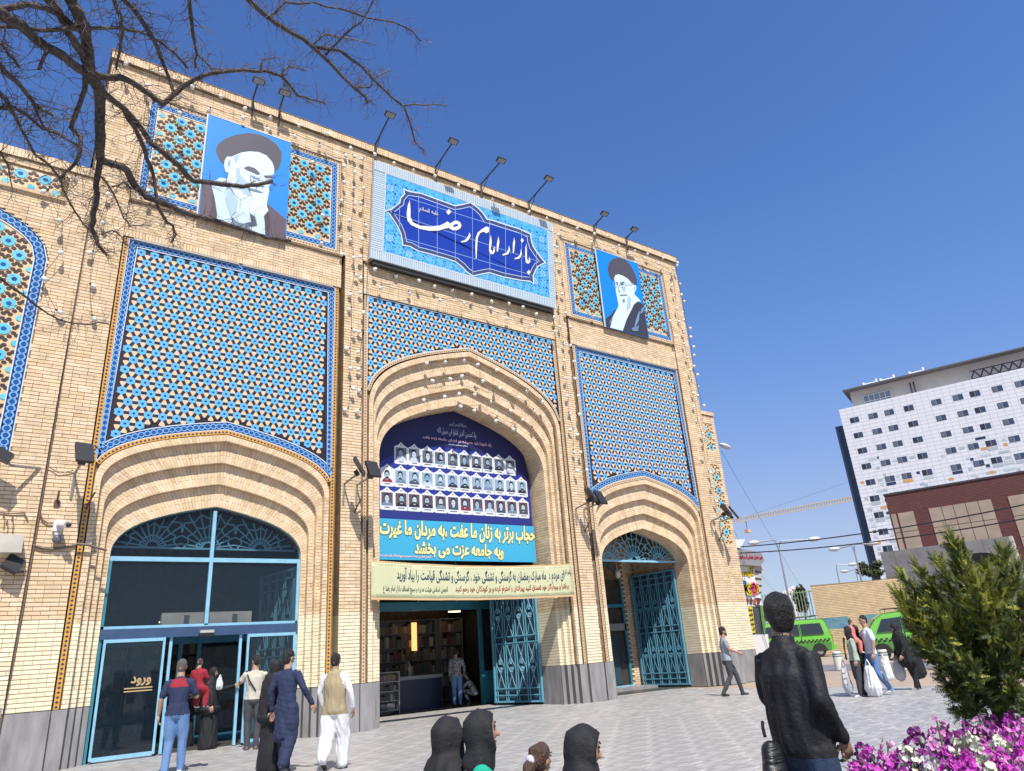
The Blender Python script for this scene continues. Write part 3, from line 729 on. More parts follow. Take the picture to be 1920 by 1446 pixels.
def slats(x0, x1, z0, z1, vert=True):
    k = MB(); k.use(msl); p = .075
    if vert:
        n = int((x1-x0)/p)
        for i in range(n): a = x0+i*p+.006; k.prism([sg(a,z0,.03), sg(a+p-.018,z0,.03), sg(a+p-.018,z1,.03), sg(a,z1,.03)], -SPN*.03)
    else:
        n = int((z1-z0)/p)
        for i in range(n): a = z0+i*p+.006; k.prism([sg(x0,a,.03), sg(x1,a,.03), sg(x1,a+p-.018,.03), sg(x0,a+p-.018,.03)], -SPN*.03)
    k.build('frame_slats', None, sign, kind='stuff')
slats(X0, X1, Z1-FW*.8, Z1); slats(X0, X1, Z0, Z0+FW*.75); slats(X0, X0+.40, Z0+FW*.75, Z1-FW*.8, False); slats(X1-.26, X1, Z0+FW*.75, Z1-FW*.8, False)
un = MB(); un.use(mat('black_shade_under_board', (.03,.03,.03), .8)); un.box(X0+.1, X1-.1, -.16, .0, 13.0, 13.12); un.build('under_board_shade', None, sign)  # black strip stands in for the gap and shadow below the board
ip = [s6(120,95), s6(1745,665), s6(1775,1355), s6(100,880)]
IX0, IX1 = X0+.40, X1-.26; IZ0, IZ1 = Z0+FW*.75, Z1-FW*.8
k = MB(); k.use(mat('ornament_tile', (.05,.30,.62), .3, col2=(.12,.50,.78), nscale=9, detail=8, var=.1)); k.prism([sg(IX0,IZ0,.02), sg(IX1,IZ0,.02), sg(IX1,IZ1,.02), sg(IX0,IZ1,.02)], -SPN*.02)
mo1 = pm(150,215,245); mo2 = pm(15,70,170); mo3 = pm(225,235,245)
for a in np.arange(IX0+.2, IX1-.1, .36):
    for b in np.arange(IZ0+.2, IZ1-.1, .36):
        q = rng.uniform(-.03,.03,2); a2 = a+q[0]; b2 = b+q[1]; big = rng.random() < .25
        k.use(mo1 if not big else mo3)
        for r0, r1, nn in ((.115,.10,10), (.06,.045,6)):
            V = [sg(a2+r*math.cos(t), b2+r*math.sin(t), .022) for r in (r0, r1) for t in np.linspace(0, 2*math.pi, nn, endpoint=False)]
            k.add(V, [(i, (i+1)%nn, nn+(i+1)%nn, nn+i) for i in range(nn)])
        k.use(mo2).poly([sg(a2+.18+.04*math.cos(t), b2+.18+.04*math.sin(t), .0225) for t in np.linspace(0, 2*math.pi, 5, endpoint=False)])
        for t in np.linspace(.3, 2*math.pi+.3, 6, endpoint=False): k.use(mo2).poly([sg(a2+.155*math.cos(t+d)*s, b2+.155*math.sin(t+d)*s, .0235) for d, s in ((-.16,1),(0,.86),(.16,1),(0,1.16))])
k.use(M_white)
for a, b in (((IX0,IZ0),(IX1,IZ0)),((IX0,IZ1),(IX1,IZ1))): k.add([sg(a[0],a[1]-.02,.025),sg(b[0],b[1]-.02,.025),sg(b[0],b[1]+.02,.025),sg(a[0],a[1]+.02,.025)],[(0,1,2,3)])
for a in (IX0, IX1): k.add([sg(a-.02,IZ0,.026),sg(a+.02,IZ0,.026),sg(a+.02,IZ1,.026),sg(a-.02,IZ1,.026)],[(0,1,2,3)])
k.build('ornament_tiles', None, sign)
CART = [(150,493),(215,482),(260,445),(300,415),(305,375),(345,330),(335,280),(400,305),(520,325),(700,392),(840,442),(900,432),(990,410),(1060,460),(1110,510),(1150,572),(1200,582),(1330,625),(1460,665),(1575,718),(1582,780),(1600,840),(1640,900),(1690,965),(1725,1000),(1690,1012),(1640,1040),(1618,1080),(1600,1130),(1605,1210),(1560,1182),(1480,1175),(1300,1140),(1170,1100),(1110,1110),(1010,1132),(950,1092),(900,1040),(840,992),(740,960),(600,920),(480,890),(400,845),(325,832),(325,790),(310,720),(280,650),(240,590),(200,530)]
def inset(P, d):
    n = len(P); O = []
    for i in range(n):
        a = np.array(P[i])-np.array(P[i-1]); b = np.array(P[(i+1)%n])-np.array(P[i]); a = a/np.linalg.norm(a); b = b/np.linalg.norm(b)
        nn = np.array([-a[1]-b[1], a[0]+b[0]]); q = max(.5, (nn@nn)/2); O.append(tuple(np.array(P[i])+nn/q*d))
    return O
k = MB()
for d, off, mm in ((0,.030,pm(225,240,250)),(11,.032,pm(62,72,125)),(40,.034,pm(215,232,250)),(46,.036,mat('royal_blue_tile', lin(38,72,190), .25, var=.25, nscale=25))): k.use(mm).poly([s6(*q, off) for q in inset(CART, d)])
k.build('cartouche', None, sign)
k = MB(); k.use(pm(150,185,235))
for a, b in (((300,455),(300,650)),((485,350),(485,868)),((665,392),(665,915)),((840,450),(840,978)),((1005,450),(1008,1115)),((1172,590),(1174,1085)),((1325,640),(1328,1130)),((1480,690),(1482,1160)),((1625,890),(1625,1035)),((385,375),(1555,745)),((245,525),(1640,985)),((345,765),(1590,1122))):
    q0, q1 = s6(*a,.038), s6(*b,.038); t = (q1-q0).normalized(); n_ = t.cross(SPN)*.010; k.add([q0-n_, q1-n_, q1+n_, q0+n_], [(0,1,2,3)])
k.build('tile_joints', None, sign, kind='stuff')
GL = [[(398,395),(406,480),(406,560),(430,610),(500,642),(600,650),(690,640),(735,618),(765,600),(790,622),(820,600),(850,592),(885,608),(900,640),(885,670),(850,688),(810,686),(780,665),(740,670),(680,690),(590,692),(490,672),(410,635),(375,590),(368,520),(380,440)],
      [(750,510),(775,480),(802,508),(772,538)], [(975,708),(988,735),(975,770),(948,797),(905,805),(890,793),(925,785),(952,760),(966,735)],
      [(1140,648),(1168,662),(1165,700),(1140,716),(1112,700),(1080,712),(1058,755),(1050,850),(1045,962),(1036,960),(1032,850),(1036,760),(1056,708),(1090,680),(1118,662)],
      [(1184,730),(1192,800),(1182,868),(1200,898),(1212,850),(1222,845),(1222,895),(1205,918),(1180,915),(1166,890),(1166,840),(1172,780)],
      [(1256,742),(1266,800),(1252,893),(1240,893),(1240,820)], [(1358,832),(1370,880),(1352,918),(1300,932),(1292,918),(1332,905),(1350,878)],
      [(1408,755),(1418,800),(1406,908),(1395,905),(1395,820)], [(1488,762),(1502,785),(1487,808),(1470,782)],
      [(1476,862),(1484,920),(1460,960),(1415,968),(1410,955),(1445,945),(1465,920)],
      [(1528,812),(1532,880),(1532,960),(1546,988),(1556,940),(1566,990),(1545,1012),(1520,998),(1514,930),(1516,860)], [(1552,1068),(1568,1092),(1549,1118),(1532,1090)]]
k = MB()
for off, mm, sh in ((.040, pm(18,22,60), 5), (.044, pm(250,246,238), 0)):  # dark copy shifted right and down: the letters' shadow drawn in colour
    for P in GL: k.use(mm); pts = [s6(x+sh, y+sh*1.2, off) for x, y in P]; k.add(pts, [tuple(t) for t in tessellate_polygon([[Vector((x, y, 0)) for x, y in P]])])
k.use(pm(38,72,191)).poly([s6(842+26*math.cos(t), 640+13*math.sin(t)-6*math.cos(t), .046) for t in np.linspace(0, 2*math.pi, 10, endpoint=False)])
lettering(k, '(علیه السلام)', wallmap(s6(478,505), s6(684,570), s6(684,512), s6(478,448), SPN*10), pm(240,240,235), bold=.02)
k.build('lettering', None, sign)
# ============================================================ portraits
def poly2(k, mm, P, fn, off): k.use(mm); k.add([fn(x, y, off) for x, y in P], [tuple(t) for t in tessellate_polygon([[Vector((x, y, 0)) for x, y in P]])])
def portrait(label, x0, x1, z0, z1, fn, shapes, ybase=-.10):
    T = thing('portrait_banner', label, 'banner', ((x0+x1)/2, ybase, z0))
    k = MB(); k.use(pm(0,140,235)).prism([(x0,ybase,z0),(x1,ybase,z0),(x1,ybase,z1),(x0,ybase,z1)], (0,.04,0), back=True); k.build('printed_sheet', None, T)
    k = MB(); k.use(pm(235,240,245)).box(x0-.03, x0-.002, ybase-.01, ybase+.04, z0, z1); k.box(x0, x1, ybase-.01, ybase+.04, z1+.002, z1+.025); k.build('edge_strip', None, T)
    k = MB(); w = 0
    for mm, P in shapes: w += 1; poly2(k, mm, P, fn, .002+w*.0012)
    k.build('painted_portrait', None, T)
YB = -.10
def fa(x, y, off): p = F(370+x/5.563, 200+y/5.563, YB); return Vector((min(max(p.x, 2.87), 5.20), p.y-off, min(max(p.z, 13.03), 16.5)))
def fb(x, y, off): p = F(1100+x/7.23, 450+y/7.23, YB); return Vector((min(max(p.x, 17.60), 19.92), p.y-off, min(max(p.z, 13.03), 16.5)))
lt = pm(222,238,248); lt2 = pm(205,228,240); gr = pm(84,80,90); dk = pm(60,58,70); bl = pm(150,180,205); br_ = pm(98,80,92); bg2 = pm(176,205,222)
portrait('portrait banner of a bearded man in a dark turban looking down', 2.84, 5.22, 13.02, 16.50, fa, [
 (gr, [(190,460),(210,400),(280,340),(400,295),(520,275),(640,290),(740,330),(830,400),(880,480),(875,570),(850,640),(805,685),(700,660),(560,600),(350,600),(270,600),(230,560)]),
 (br_, [(40,780),(140,800),(240,760),(500,1000),(740,1020),(930,1180),(935,1420),(700,1400),(200,1250),(20,1120),(20,950)]),
 (lt2, [(140,800),(240,740),(310,755),(600,900),(730,1040),(690,1130),(720,1440),(560,1400),(370,1260),(200,1180),(180,950)]),
 (lt, [(350,525),(460,480),(540,468),(640,475),(720,510),(780,580),(802,640),(800,700),(770,740),(778,790),(752,830),(745,900),(730,980),(722,1040),(742,1085),(690,1145),(640,1130),(560,1110),(480,1060),(420,980),(340,850),(310,760),(330,690)]),
 (lt, [(310,522),(350,525),(368,570),(350,640),(330,695),(295,680),(278,620),(285,560)]), (bl, [(322,560),(345,568),(345,610),(325,640),(318,600)]),
 (bg2, [(400,650),(440,640),(450,720),(520,790),(560,880),(545,940),(470,900),(410,800)]), (bg2, [(380,520),(440,500),(420,560),(390,600)]),
 (pm(96,96,106), [(485,640),(530,622),(600,645),(655,700),(632,716),(560,682),(500,658)]), (pm(96,96,106), [(688,722),(785,718),(775,748),(712,748)]),
 (bl, [(545,715),(620,735),(650,760),(580,752)]), (bl, [(705,762),(760,760),(745,775),(712,775)]), (bl, [(560,800),(640,812),(700,835),(640,840),(575,830)]), (pm(120,140,160), [(520,850),(620,868),(690,905),(610,890),(530,868)]),
 (pm(150,170,190), [(300,830),(360,860),(380,910),(340,900)]), (bg2, [(330,850),(420,980),(400,1100),(350,1150),(290,960)]),
 (pm(70,85,105), [(545,1118),(600,1150),(622,1240),(560,1252),(480,1225),(560,1205)]), (pm(110,130,150), [(350,1150),(420,1210),(530,1240),(560,1290),(450,1270),(370,1230)]),
 (pm(80,60,72), [(150,880),(185,1000),(205,1130),(190,1180),(120,1130),(160,1020)]), (pm(70,55,68), [(700,1150),(740,1090),(760,1200),(740,1340),(705,1330)])])
portrait('portrait banner of a white bearded man in glasses and a dark turban', 17.58, 19.94, 13.02, 16.50, fb, [
 (pm(60,62,76), [(255,1070),(330,1010),(385,950),(640,850),(690,830),(775,880),(800,1080),(850,1345),(650,1300),(480,1240),(255,1180)]),
 (lt, [(365,485),(430,465),(500,490),(560,530),(620,600),(645,610),(652,690),(645,740),(700,790),(735,838),(690,835),(640,875),(600,960),(540,1080),(488,1232),(318,1195),(360,1030),(432,900),(415,800),(395,700),(388,600)]),
 (pm(84,80,90), [(283,400),(300,310),(350,258),(430,238),(520,263),(590,340),(640,430),(682,530),(682,612),(620,600),(560,530),(500,490),(430,465),(385,478),(355,565),(310,500)]),
 (lt, [(630,615),(665,615),(672,660),(655,700),(640,680)]), (bl, [(640,630),(655,640),(650,680),(642,670)]),
 (pm(100,110,125), [(400,590),(425,585),(425,612),(405,618)]), (pm(100,110,125), [(455,590),(500,585),(500,612),(460,618)]), (pm(110,125,140), [(390,568),(425,572),(425,580),(395,580)]), (pm(110,125,140), [(450,568),(505,565),(510,578),(455,580)]),
 (bl, [(425,620),(435,620),(440,690),(465,700),(440,712),(425,690)]), (pm(90,105,125), [(448,745),(545,742),(548,752),(450,758)]), (bg2, [(470,640),(530,640),(510,700),(490,680)]),
 (pm(120,150,175), [(480,810),(510,800),(515,840),(495,850)]), (bg2, [(560,760),(600,800),(590,900),(540,960),(545,860)]),
 (pm(120,150,185), [(700,980),(720,960),(700,1110),(640,1200),(660,1090)]), (pm(120,150,185), [(740,930),(775,910),(760,980),(720,1010)]), (pm(100,130,165), [(330,1060),(355,1030),(330,1120),(290,1150)]), (pm(110,140,175), [(600,1200),(700,1160),(690,1240),(620,1240)])])
k = MB(); k.use(mat('spectacle_rim', (.35,.5,.6), .4))
# spectacles printed on the second portrait
for cx, cy, rx, ry in ((385,605,28,40),(482,603,48,38)):
    V = [fb(cx+rx*s*math.cos(t), cy+ry*s*math.sin(t), .028) for s in (1, .86) for t in np.linspace(0, 2*math.pi, 12, endpoint=False)]; k.add(V, [(i, (i+1)%12, 12+(i+1)%12, 12+i) for i in range(12)])
k.add([fb(530,600,.028), fb(630,596,.028), fb(630,604,.028), fb(530,609,.028)], [(0,1,2,3)])
pb = [o for o in COL.objects if o.name.startswith('portrait_banner')][-1]; k.build('printed_spectacles', None, pb)
# ============================================================ banners in the middle arch
YN = 1.22
def n4(x, y, off=0.): p = F(690+x/6, 770+y/6, YN); return Vector((p.x, YN-off, p.z))
B = BA[1]; nb = thing('memorial_banner', 'dark blue arched banner with three rows of small portrait cards in the middle arch', 'banner', (11.42, YN, 5.3))
zb = 5.46; xa, xb = 8.44, 14.30
pts = [(xa, YN, zb), (xb, YN, zb), (xb, YN, 7.2)]
for j in range(1, 40):
    x = xb-(xb-xa)*j/40; pts.append((x, YN, min(arch_z(B, 5, x)-.02, 12)))
pts.append((xa, YN, 7.2))
k = MB(); k.use(pm(16,22,88)).prism(pts, (0,.03,0), back=True); k.build('cloth_sheet', None, nb)
k = MB(); k.use(pm(38,52,150)); P = [(xa, YN-.003, zb+.25),(xb, YN-.003, zb+.25),(xb, YN-.003, 6.55)]+[(11.37+2.93*math.cos(t), YN-.003, 6.5+1.35*math.sin(t)) for t in np.linspace(.12, math.pi-.12, 24)]+[(xa, YN-.003, 6.5)]
k.poly(P); k.use(pm(40,48,130)).poly([(xa, YN-.0045, zb+.01),(xb, YN-.0045, zb+.01),(xb, YN-.0045, zb+.27),(xa, YN-.0045, zb+.27)]); k.build('printed_glow', None, nb)
cw = .455; chh = .67
rows = [([370,520,668,808,950,1085,1217,1343,1472,1597], 485, 622), ([215,368,517,665,810,950,1085,1222,1350,1475,1603,1727], 728, 862), ([213,370,518,668,815,957,1096,1232,1365,1492,1617,1745], 990, 1098)]
tones = [(105,110,120),(60,70,95),(150,175,200),(190,205,218),(120,145,170),(70,80,100),(100,80,90),(200,215,225)]
ci = 0
for xs, ya, yb_ in rows:
    for j, x in enumerate(xs):
        y = ya+(yb_-ya)*(x-xs[0])/(xs[-1]-xs[0]); c = n4(x, y); h, w = chh/2, cw/2
        g = MB(); cx, cz = 0, 0
        def q(a, b, off): return (a*w, -off, b*h)
        g.use(pm(232,236,240)).prism([q(-1,-.9,.006), q(-.85,-1,.006), q(.85,-1,.006), q(1,-.9,.006), q(1,.62,.006), q(.45,.8,.006), q(0,1.08,.006), q(-.45,.8,.006), q(-1,.62,.006)], (0,.006,0))
        tn = tones[(ci*5+j*3) % 8] if not (ci == 10) else (235,235,238); red = ci in (10, 28)
        g.use(pm(*tn)).poly([q(-.8,-.62,.008), q(.8,-.62,.008), q(.8,.56,.008), q(-.8,.56,.008)])
        r_ = random.Random(ci+3); dx = r_.uniform(-.12,.12)
        skin = pm(*r_.choice([(190,215,232),(165,195,215),(205,222,232),(150,180,205)])); hair = pm(*r_.choice([(28,26,34),(45,40,48),(35,32,40)])); coat = pm(*((150,40,60) if red else r_.choice([(70,80,98),(40,42,56),(120,140,165),(205,215,225)])))
        g.use(coat).poly([q(-.78,-.62,.009), q(.78,-.62,.009), q(.62,-.38,.009), q(.2+dx,-.22,.009), q(-.2+dx,-.22,.009), q(-.62,-.38,.009)])
        g.use(skin).poly([q(dx-.16,-.4,.010), q(dx+.16,-.4,.010), q(dx+.17,-.1,.010), q(dx-.17,-.1,.010)])
        g.use(hair).poly([q(dx+.40*math.cos(t), .14+.36*math.sin(t), .0115) for t in np.linspace(0, 2*math.pi, 12, endpoint=False)])
        g.use(skin).poly([q(dx+.31*math.cos(t), .02+.29*math.sin(t), .013) for t in np.linspace(0, 2*math.pi, 12, endpoint=False)])
        if r_.random() < .45: g.use(hair).poly([q(dx+.25*math.cos(t), -.16+.14*math.sin(t)*(1.2), .0135) for t in np.linspace(math.pi, 2*math.pi, 8)])
        g.use(hair)
        for sx in (-1, 1): g.poly([q(dx+sx*.13-.07, .06, .015), q(dx+sx*.13+.07, .06, .015), q(dx+sx*.13+.07, .10, .015), q(dx+sx*.13-.07, .10, .015)])
        g.poly([q(dx-.1,-.13,.015), q(dx+.1,-.13,.015), q(dx+.1,-.10,.015), q(dx-.1,-.10,.015)])
        g.use(pm(150,40,50)).poly([q(-.09,.74,.008), q(.09,.74,.008), q(.09,.86,.008), q(-.09,.86,.008)])
        g.use(pm(60,60,80)); w2 = r_.uniform(.35,.6); g.poly([q(-w2,-.82,.008), q(w2,-.82,.008), q(w2,-.74,.008), q(-w2,-.74,.008)])
        o = g.build('portrait_card', None, nb); o.matrix_parent_inverse = Matrix.Translation(nb.location).inverted(); o.location = c+Vector((0,-.006,0)); ci += 1
k = MB()
lettering(k, 'بسم الله الرحمن الرحیم', wallmap(n4(915,182), n4(1105,205), n4(1105,150), n4(915,132)), pm(170,180,215), bold=.03)
lettering(k, 'ولا تحسبن الذین قتلوا فی سبیل الله', wallmap(n4(780,265), n4(1215,328), n4(1215,240), n4(780,182)), pm(190,195,225), bold=.02)
lettering(k, 'یاد شهدا باید همیشه در فضای جامعه زنده باشد', wallmap(n4(615,315), n4(1385,415), n4(1385,370), n4(615,280)), pm(238,190,205), bold=.06)
lettering(k, 'مقام معظم رهبری', wallmap(n4(905,388), n4(1118,414), n4(1118,392), n4(905,372)), pm(230,235,245), bold=.05)
k.build('lettering', None, nb, kind='stuff')
# cyan banner
cb = thing('slogan_banner', 'sky blue banner with two lines of bold cream lettering under the portrait cards', 'banner', (11.4, YN-.02, 4.2))
def n5(x, y): return F(690+x/4.923, 960+y/4.923, YN-.04)
k = MB(); YC2 = YN-.035
k.use(pm(66,180,222)).prism([(xa, YC2, 4.27), (xb+.02, YC2, 4.27), (xb+.02, YC2, 5.45), (xa, YC2, 5.45)], (0,.02,0), back=True); k.build('cloth_sheet', None, cb)
k = MB(); cr = pm(252,248,175); ol = pm(70,75,45)
lettering(k, 'حجاب برتر به زنان ما عفت ،به مردان ما غیرت', wallmap(n5(112,235), n5(1535,300), n5(1535,140), n5(112,70)), cr, bold=.085, outline=.035, mto=ol)
lettering(k, 'وبه جامعه عزت می بخشد.', wallmap(n5(415,415), n5(1250,440), n5(1250,310), n5(415,262)), cr, bold=.085, outline=.035, mto=ol)
lettering(k, 'انجمن اسلامی هیئت مدیره و بسیج اصناف بازار امام رضا', wallmap(n5(112,418), n5(580,435), n5(580,400), n5(112,388)), pm(250,235,245), bold=.07, outline=.03, mto=pm(200,80,150))
k.build('lettering', None, cb)
# long cloth banner across the piers
lb = thing('cloth_banner', 'long pale green cloth banner with blue and red script across the middle doorway', 'banner', (11.3, -.12, 3.05))
def sag(x, top):
    t = (x-7.9)/(14.68-7.9); return (4.05 if top else 3.06)-.10*math.sin(math.pi*t)*(1 if top else .6)+(0 if top else .0)
n = 40; xs = np.linspace(7.9, 14.68, n+1); bb = MB(); V = []; bb.use(pm(214,214,172, rough=.8))
wav = lambda x, v: -.12+.022*math.sin(x*4.1+v*2)+.012*math.sin(x*9.7)
for v in np.linspace(0, 1, 7):
    for x in xs: V.append((x, wav(x, v), sag(x, 0)*(1-v)+sag(x, 1)*v))
bb.add(V, [(r*(n+1)+i, r*(n+1)+i+1, (r+1)*(n+1)+i+1, (r+1)*(n+1)+i) for r in range(6) for i in range(n)])
o = bb.build('cloth_sheet', None, lb, smooth=True)
md = o.modifiers.new('thickness', 'SOLIDIFY'); md.thickness = .004; md.offset = 1
k = MB()
def lmap(x0, x1, v0, v1):
    def f(u, v, off=0.):
        x = x0+(x1-x0)*u; vv = v0+(v1-v0)*v; return Vector((x, wav(x, vv)-.004-off, sag(x, 0)*(1-vv)+sag(x, 1)*vv))
    return f
for v0, v1, mm in ((0, .055, pm(225,190,140)), (.96, 1.0, pm(225,190,140))):
    k.use(mm)
    for i in range(n): k.quad(lmap(0,1,0,1)(xs[i],v0,.003), lmap(0,1,0,1)(xs[i+1],v0,.003), lmap(0,1,0,1)(xs[i+1],v1,.003), lmap(0,1,0,1)(xs[i],v1,.003))
f = lmap(0,1,0,1); k.use(pm(150,165,130))
for i in range(150):
    x = 7.95+i*.0447
    for v in (.085, .88): k.quad(f(x,v,.003), f(x+.018,v,.003), f(x+.032,v+.055,.003), f(x+.014,v+.055,.003))
bt = pm(40,75,100); rd = pm(150,50,45); gk = pm(60,70,60)
lettering(k, 'ای مردم در ماه مبارک رمضان به گرسنگی و تشنگی خود ، گرسنگی و تشنگی قیامت را بیاد آورید', lmap(8.62, 14.35, .42, .86), bt, bold=.045)
lettering(k, 'پیامبر اکرم', lmap(14.37, 14.62, .6, .84), gk, bold=.03)
lettering(k, 'برفقرا و بیچارگان خود تصدق کنید پیرانتان را احترام کرده و بر کودکان خود رحم کنید .', lmap(10.35, 14.5, .17, .43), rd, bold=.05)
lettering(k, 'انجمن اسلامی هیئت مدیره و بسیج اصناف بازار امام رضا(ع)', lmap(8.2, 10.15, .16, .38), gk, bold=.03)
k.build('lettering', None, lb)
# ============================================================ doors, gates, interiors
M_glass = mat('door_glass', (.015,.03,.045), .02, alpha=.30, spec=.9)
M_lb = mat('light_blue_metal', (.25,.50,.66), .4, var=.15, nscale=5)
M_teal = mat('teal_metal', (.04,.22,.30), .4, var=.2, nscale=4)
M_scuff = mat('worn_white_panel', (.62,.61,.55), .6, var=.2, nscale=4)
M_floor = mat('shop_floor', (.07,.065,.06), .35)
def spoke_fan(k, c, z0, top, hw, y, r=.016):
    """lattice of bars that fills an arch head: spokes from three feet and polygon rings"""
    foci = [c-hw*.58, c, c+hw*.58]
    def inside(x, z): return abs(x-c) < hw*.985 and z < top(x)-.02
    for fi, f in enumerate(foci):
        for an in np.linspace(8, 172, 11):
            a = math.radians(an); L = 0
            while L < 4:
                x, z = f+math.cos(a)*L, z0+math.sin(a)*L
                near = min(range(3), key=lambda q: math.hypot(x-foci[q], z-z0))
                if not inside(x, z) or (near != fi and L > .3): break
                L += .03
            if L > .25: k.tube([(f+math.cos(a)*.12, y, z0+math.sin(a)*.12), (f+math.cos(a)*L, y, z0+math.sin(a)*L)], r, 4)
        for q, rad in enumerate((.32, .62, .92)):
            P = []
            for j in range(13):
                a = math.pi*j/12; rr = rad*hw*.42*(1 if (j+q) % 2 else .86); x, z = f+math.cos(a)*rr, z0+math.sin(a)*rr
                near = min(range(3), key=lambda w: math.hypot(x-foci[w], z-z0))
                P.append((x, y, z) if inside(x, z) and near == fi else None)
            for u, v in zip(P[:-1], P[1:]):
                if u and v: k.tube([u, v], r, 4)
def gate(label, p0, p1, h, cols, group=None):
    """wrought gate leaf standing between p0 and p1 on the ground"""
    p0, p1 = Vector((*p0, .07)), Vector((*p1, .07)); W_ = (p1-p0).length; d = (p1-p0).normalized(); T = thing('iron_gate', label, 'gate', p0)
    at = lambda u, z, o=0.: p0+d*u+Vector((0,0,z))+Vector((-d.y, d.x, 0))*o
    k = MB(); k.use(M_bmetal)
    def bar(a, b, w=.03):
        k.tube([a, b], w, 4)
    for u in (.04, W_-.04): bar(at(u,0), at(u,h), .045)
    for z in (.03, h-.03): bar(at(0,z), at(W_,z), .04)
    k.build('gate_frame', None, T)
    zr = [.22, .42, h*.46, h*.46+.2, h-.45, h-.22]
    for z in zr: k = MB(); k.use(M_bmetal); k.tube([at(.04,z), at(W_-.04,z)], .026, 4); k.build('rail', None, T)
    for i in range(cols+1):
        u = .10+(W_-.2)*i/cols
        for o in (-.045, .045):
            k = MB(); k.use(M_bmetal); k.tube([at(u+o,.05), at(u+o,h-.05)], .02, 4); k.build('upright', None, T)
    k = MB(); k.use(M_lb if 'middle' in label else M_bmetal)
    for i in range(cols):
        u = .10+(W_-.2)*(i+.5)/cols; w = (W_-.2)/cols*.32
        for z0, z1 in ((.42, h*.46), (h*.46+.2, h-.45)):
            zm = (z0+z1)/2
            for s in (-1, 1):
                k.tube([at(u+s*w,z0), at(u,z0+(z1-z0)*.30), at(u+s*w,zm), at(u,z0+(z1-z0)*.70), at(u+s*w,z1)], .011, 4)
                for a0, zc in ((0, zm-.12), (0, zm+.12)):
                    k.tube([at(u+s*(.02+.07*math.cos(t)*.8), zc+.07*math.sin(t)) for t in np.linspace(0, 5.2, 8)], .012, 4)
    k.build('scroll_work', None, T, kind='stuff')
    k = MB(); k.use(mat('gate_back_sheet', (.03,.07,.10), .6)); k.prism([at(.06,.05,-.06), at(W_-.06,.05,-.06), at(W_-.06,h-.05,-.06), at(.06,h-.05,-.06)], Vector((-d.y, d.x, 0))*-.01, back=True); k.build('back_sheet', None, T)
    return T
# ---- bay 1: glazed shop front
B = BA[0]; Y = .62; w1 = B.C[5][0]; c = B.c
T = thing('glazed_entrance', 'light blue metal and glass sliding entrance under the left arch', 'entrance', (c, Y, 0))
def bar(name, x0, x1, z0, z1, y0=Y-.05, y1=Y+.05, m=M_lb, root=T): k = MB(); k.use(m); k.box(x0, x1, y0, y1, z0, z1); return k.build(name, None, root)
zt, zm, zl = 4.10, 2.62, 2.38
bar('transom', c-w1, c+w1, zt-.05, zt+.05); bar('mullion', c-.04, c+.04, zm, zt-.05); bar('mullion', c-.04, c+.04, zt+.05, B.C[5][2]-.1)
bar('door_header', c-w1+.02, c+w1-.02, zl, zm-.03, Y-.09, Y+.1, M_bmetald); bar('header_edge', c-w1+.02, c+w1-.02, zm-.028, zm+.03)
bar('jamb', c-w1, c-w1+.07, 0, zt-.05, m=M_teal); bar('jamb', c+w1-.07, c+w1, 0, zt-.05)
k = MB(); k.use(M_teal); P = resamp(curve(B, 5, zt), 40)
for a, b in zip(P[:-1], P[1:]): k.tube([(a[0], Y, a[1]), (b[0], Y, b[1])], .035, 4)
k.build('arch_frame', None, T)
for sg, (x0, x1) in enumerate(((c-w1+.10, c-w1+1.32), (c+w1-1.22, c+w1-.07))):
    dd = thing('sliding_door', 'x', 'x'); del dd['label']; del dd['category']; dd.name = 'sliding_door'; dd.parent = T; dd.location = (0,0,0); dd.matrix_parent_inverse = Matrix.Translation(T.location).inverted()
    for a, b, z0, z1 in ((x0, x0+.05, .05, zl), (x1-.05, x1, .05, zl), (x0+.051, x1-.051, zl-.07, zl-.002), (x0+.051, x1-.051, .03, .11)): bar('stile' if b-a < .1 else 'rail', a, b, z0, z1, Y-.12, Y-.07, root=dd)
    k = MB(); k.use(M_glass); k.box(x0+.05, x1-.05, Y-.10, Y-.09, .1, zl-.07); k.build('pane', None, dd)
    xi = x1+.13 if sg == 0 else x0-.13
    bar('stile', xi-.03, xi+.03, .02, zl, Y-.03, Y+.03, root=dd)
    if sg == 0:
        k = MB(); gold = pm(200,170,120); gp = lambda X, Z: Vector((X, Y-.105, Z)); lettering(k, 'ورود', wallmap(gp(x0+.62,1.42), gp(x0+1.0,1.42), gp(x0+1.0,1.60), gp(x0+.62,1.60)), gold, bold=.06)
        k.use(gold)
        for z in (1.30, 1.36): k.quad(gp(x0+.5,z), gp(x0+1.05,z), gp(x0+1.05,z+.025), gp(x0+.5,z+.025))
        k.build('door_lettering', None, dd)
for x0, x1, z0, z1, nm in ((c-w1+.07, c-.04, zm+.03, zt-.05, 'pane'), (c+.04, c+w1-.07, zm+.03, zt-.05, 'pane')):
    k = MB(); k.use(M_glass); k.box(x0, x1, Y-.005, Y+.005, z0, z1); k.build(nm, None, T)
for sg in (-1, 1):
    xs = np.linspace(c+sg*.04, c+sg*(w1-.03), 18); P = [(x, Y, zt+.05) for x in xs[::-1]]+[(x, Y, arch_z(B, 5, x)-.03) for x in xs]; P = P if sg > 0 else P[::-1]
    k = MB(); k.use(M_glass); k.poly(P); k.build('pane', None, T)
k = MB(); k.use(M_bmetal); spoke_fan(k, c, 4.45, lambda x: arch_z(B, 5, x), w1, Y+.42, .022); k.tube([(c-w1, Y+.42, 4.43), (c+w1, Y+.42, 4.43)], .03, 4); k.build('fan_lattice', None, T, kind='stuff')
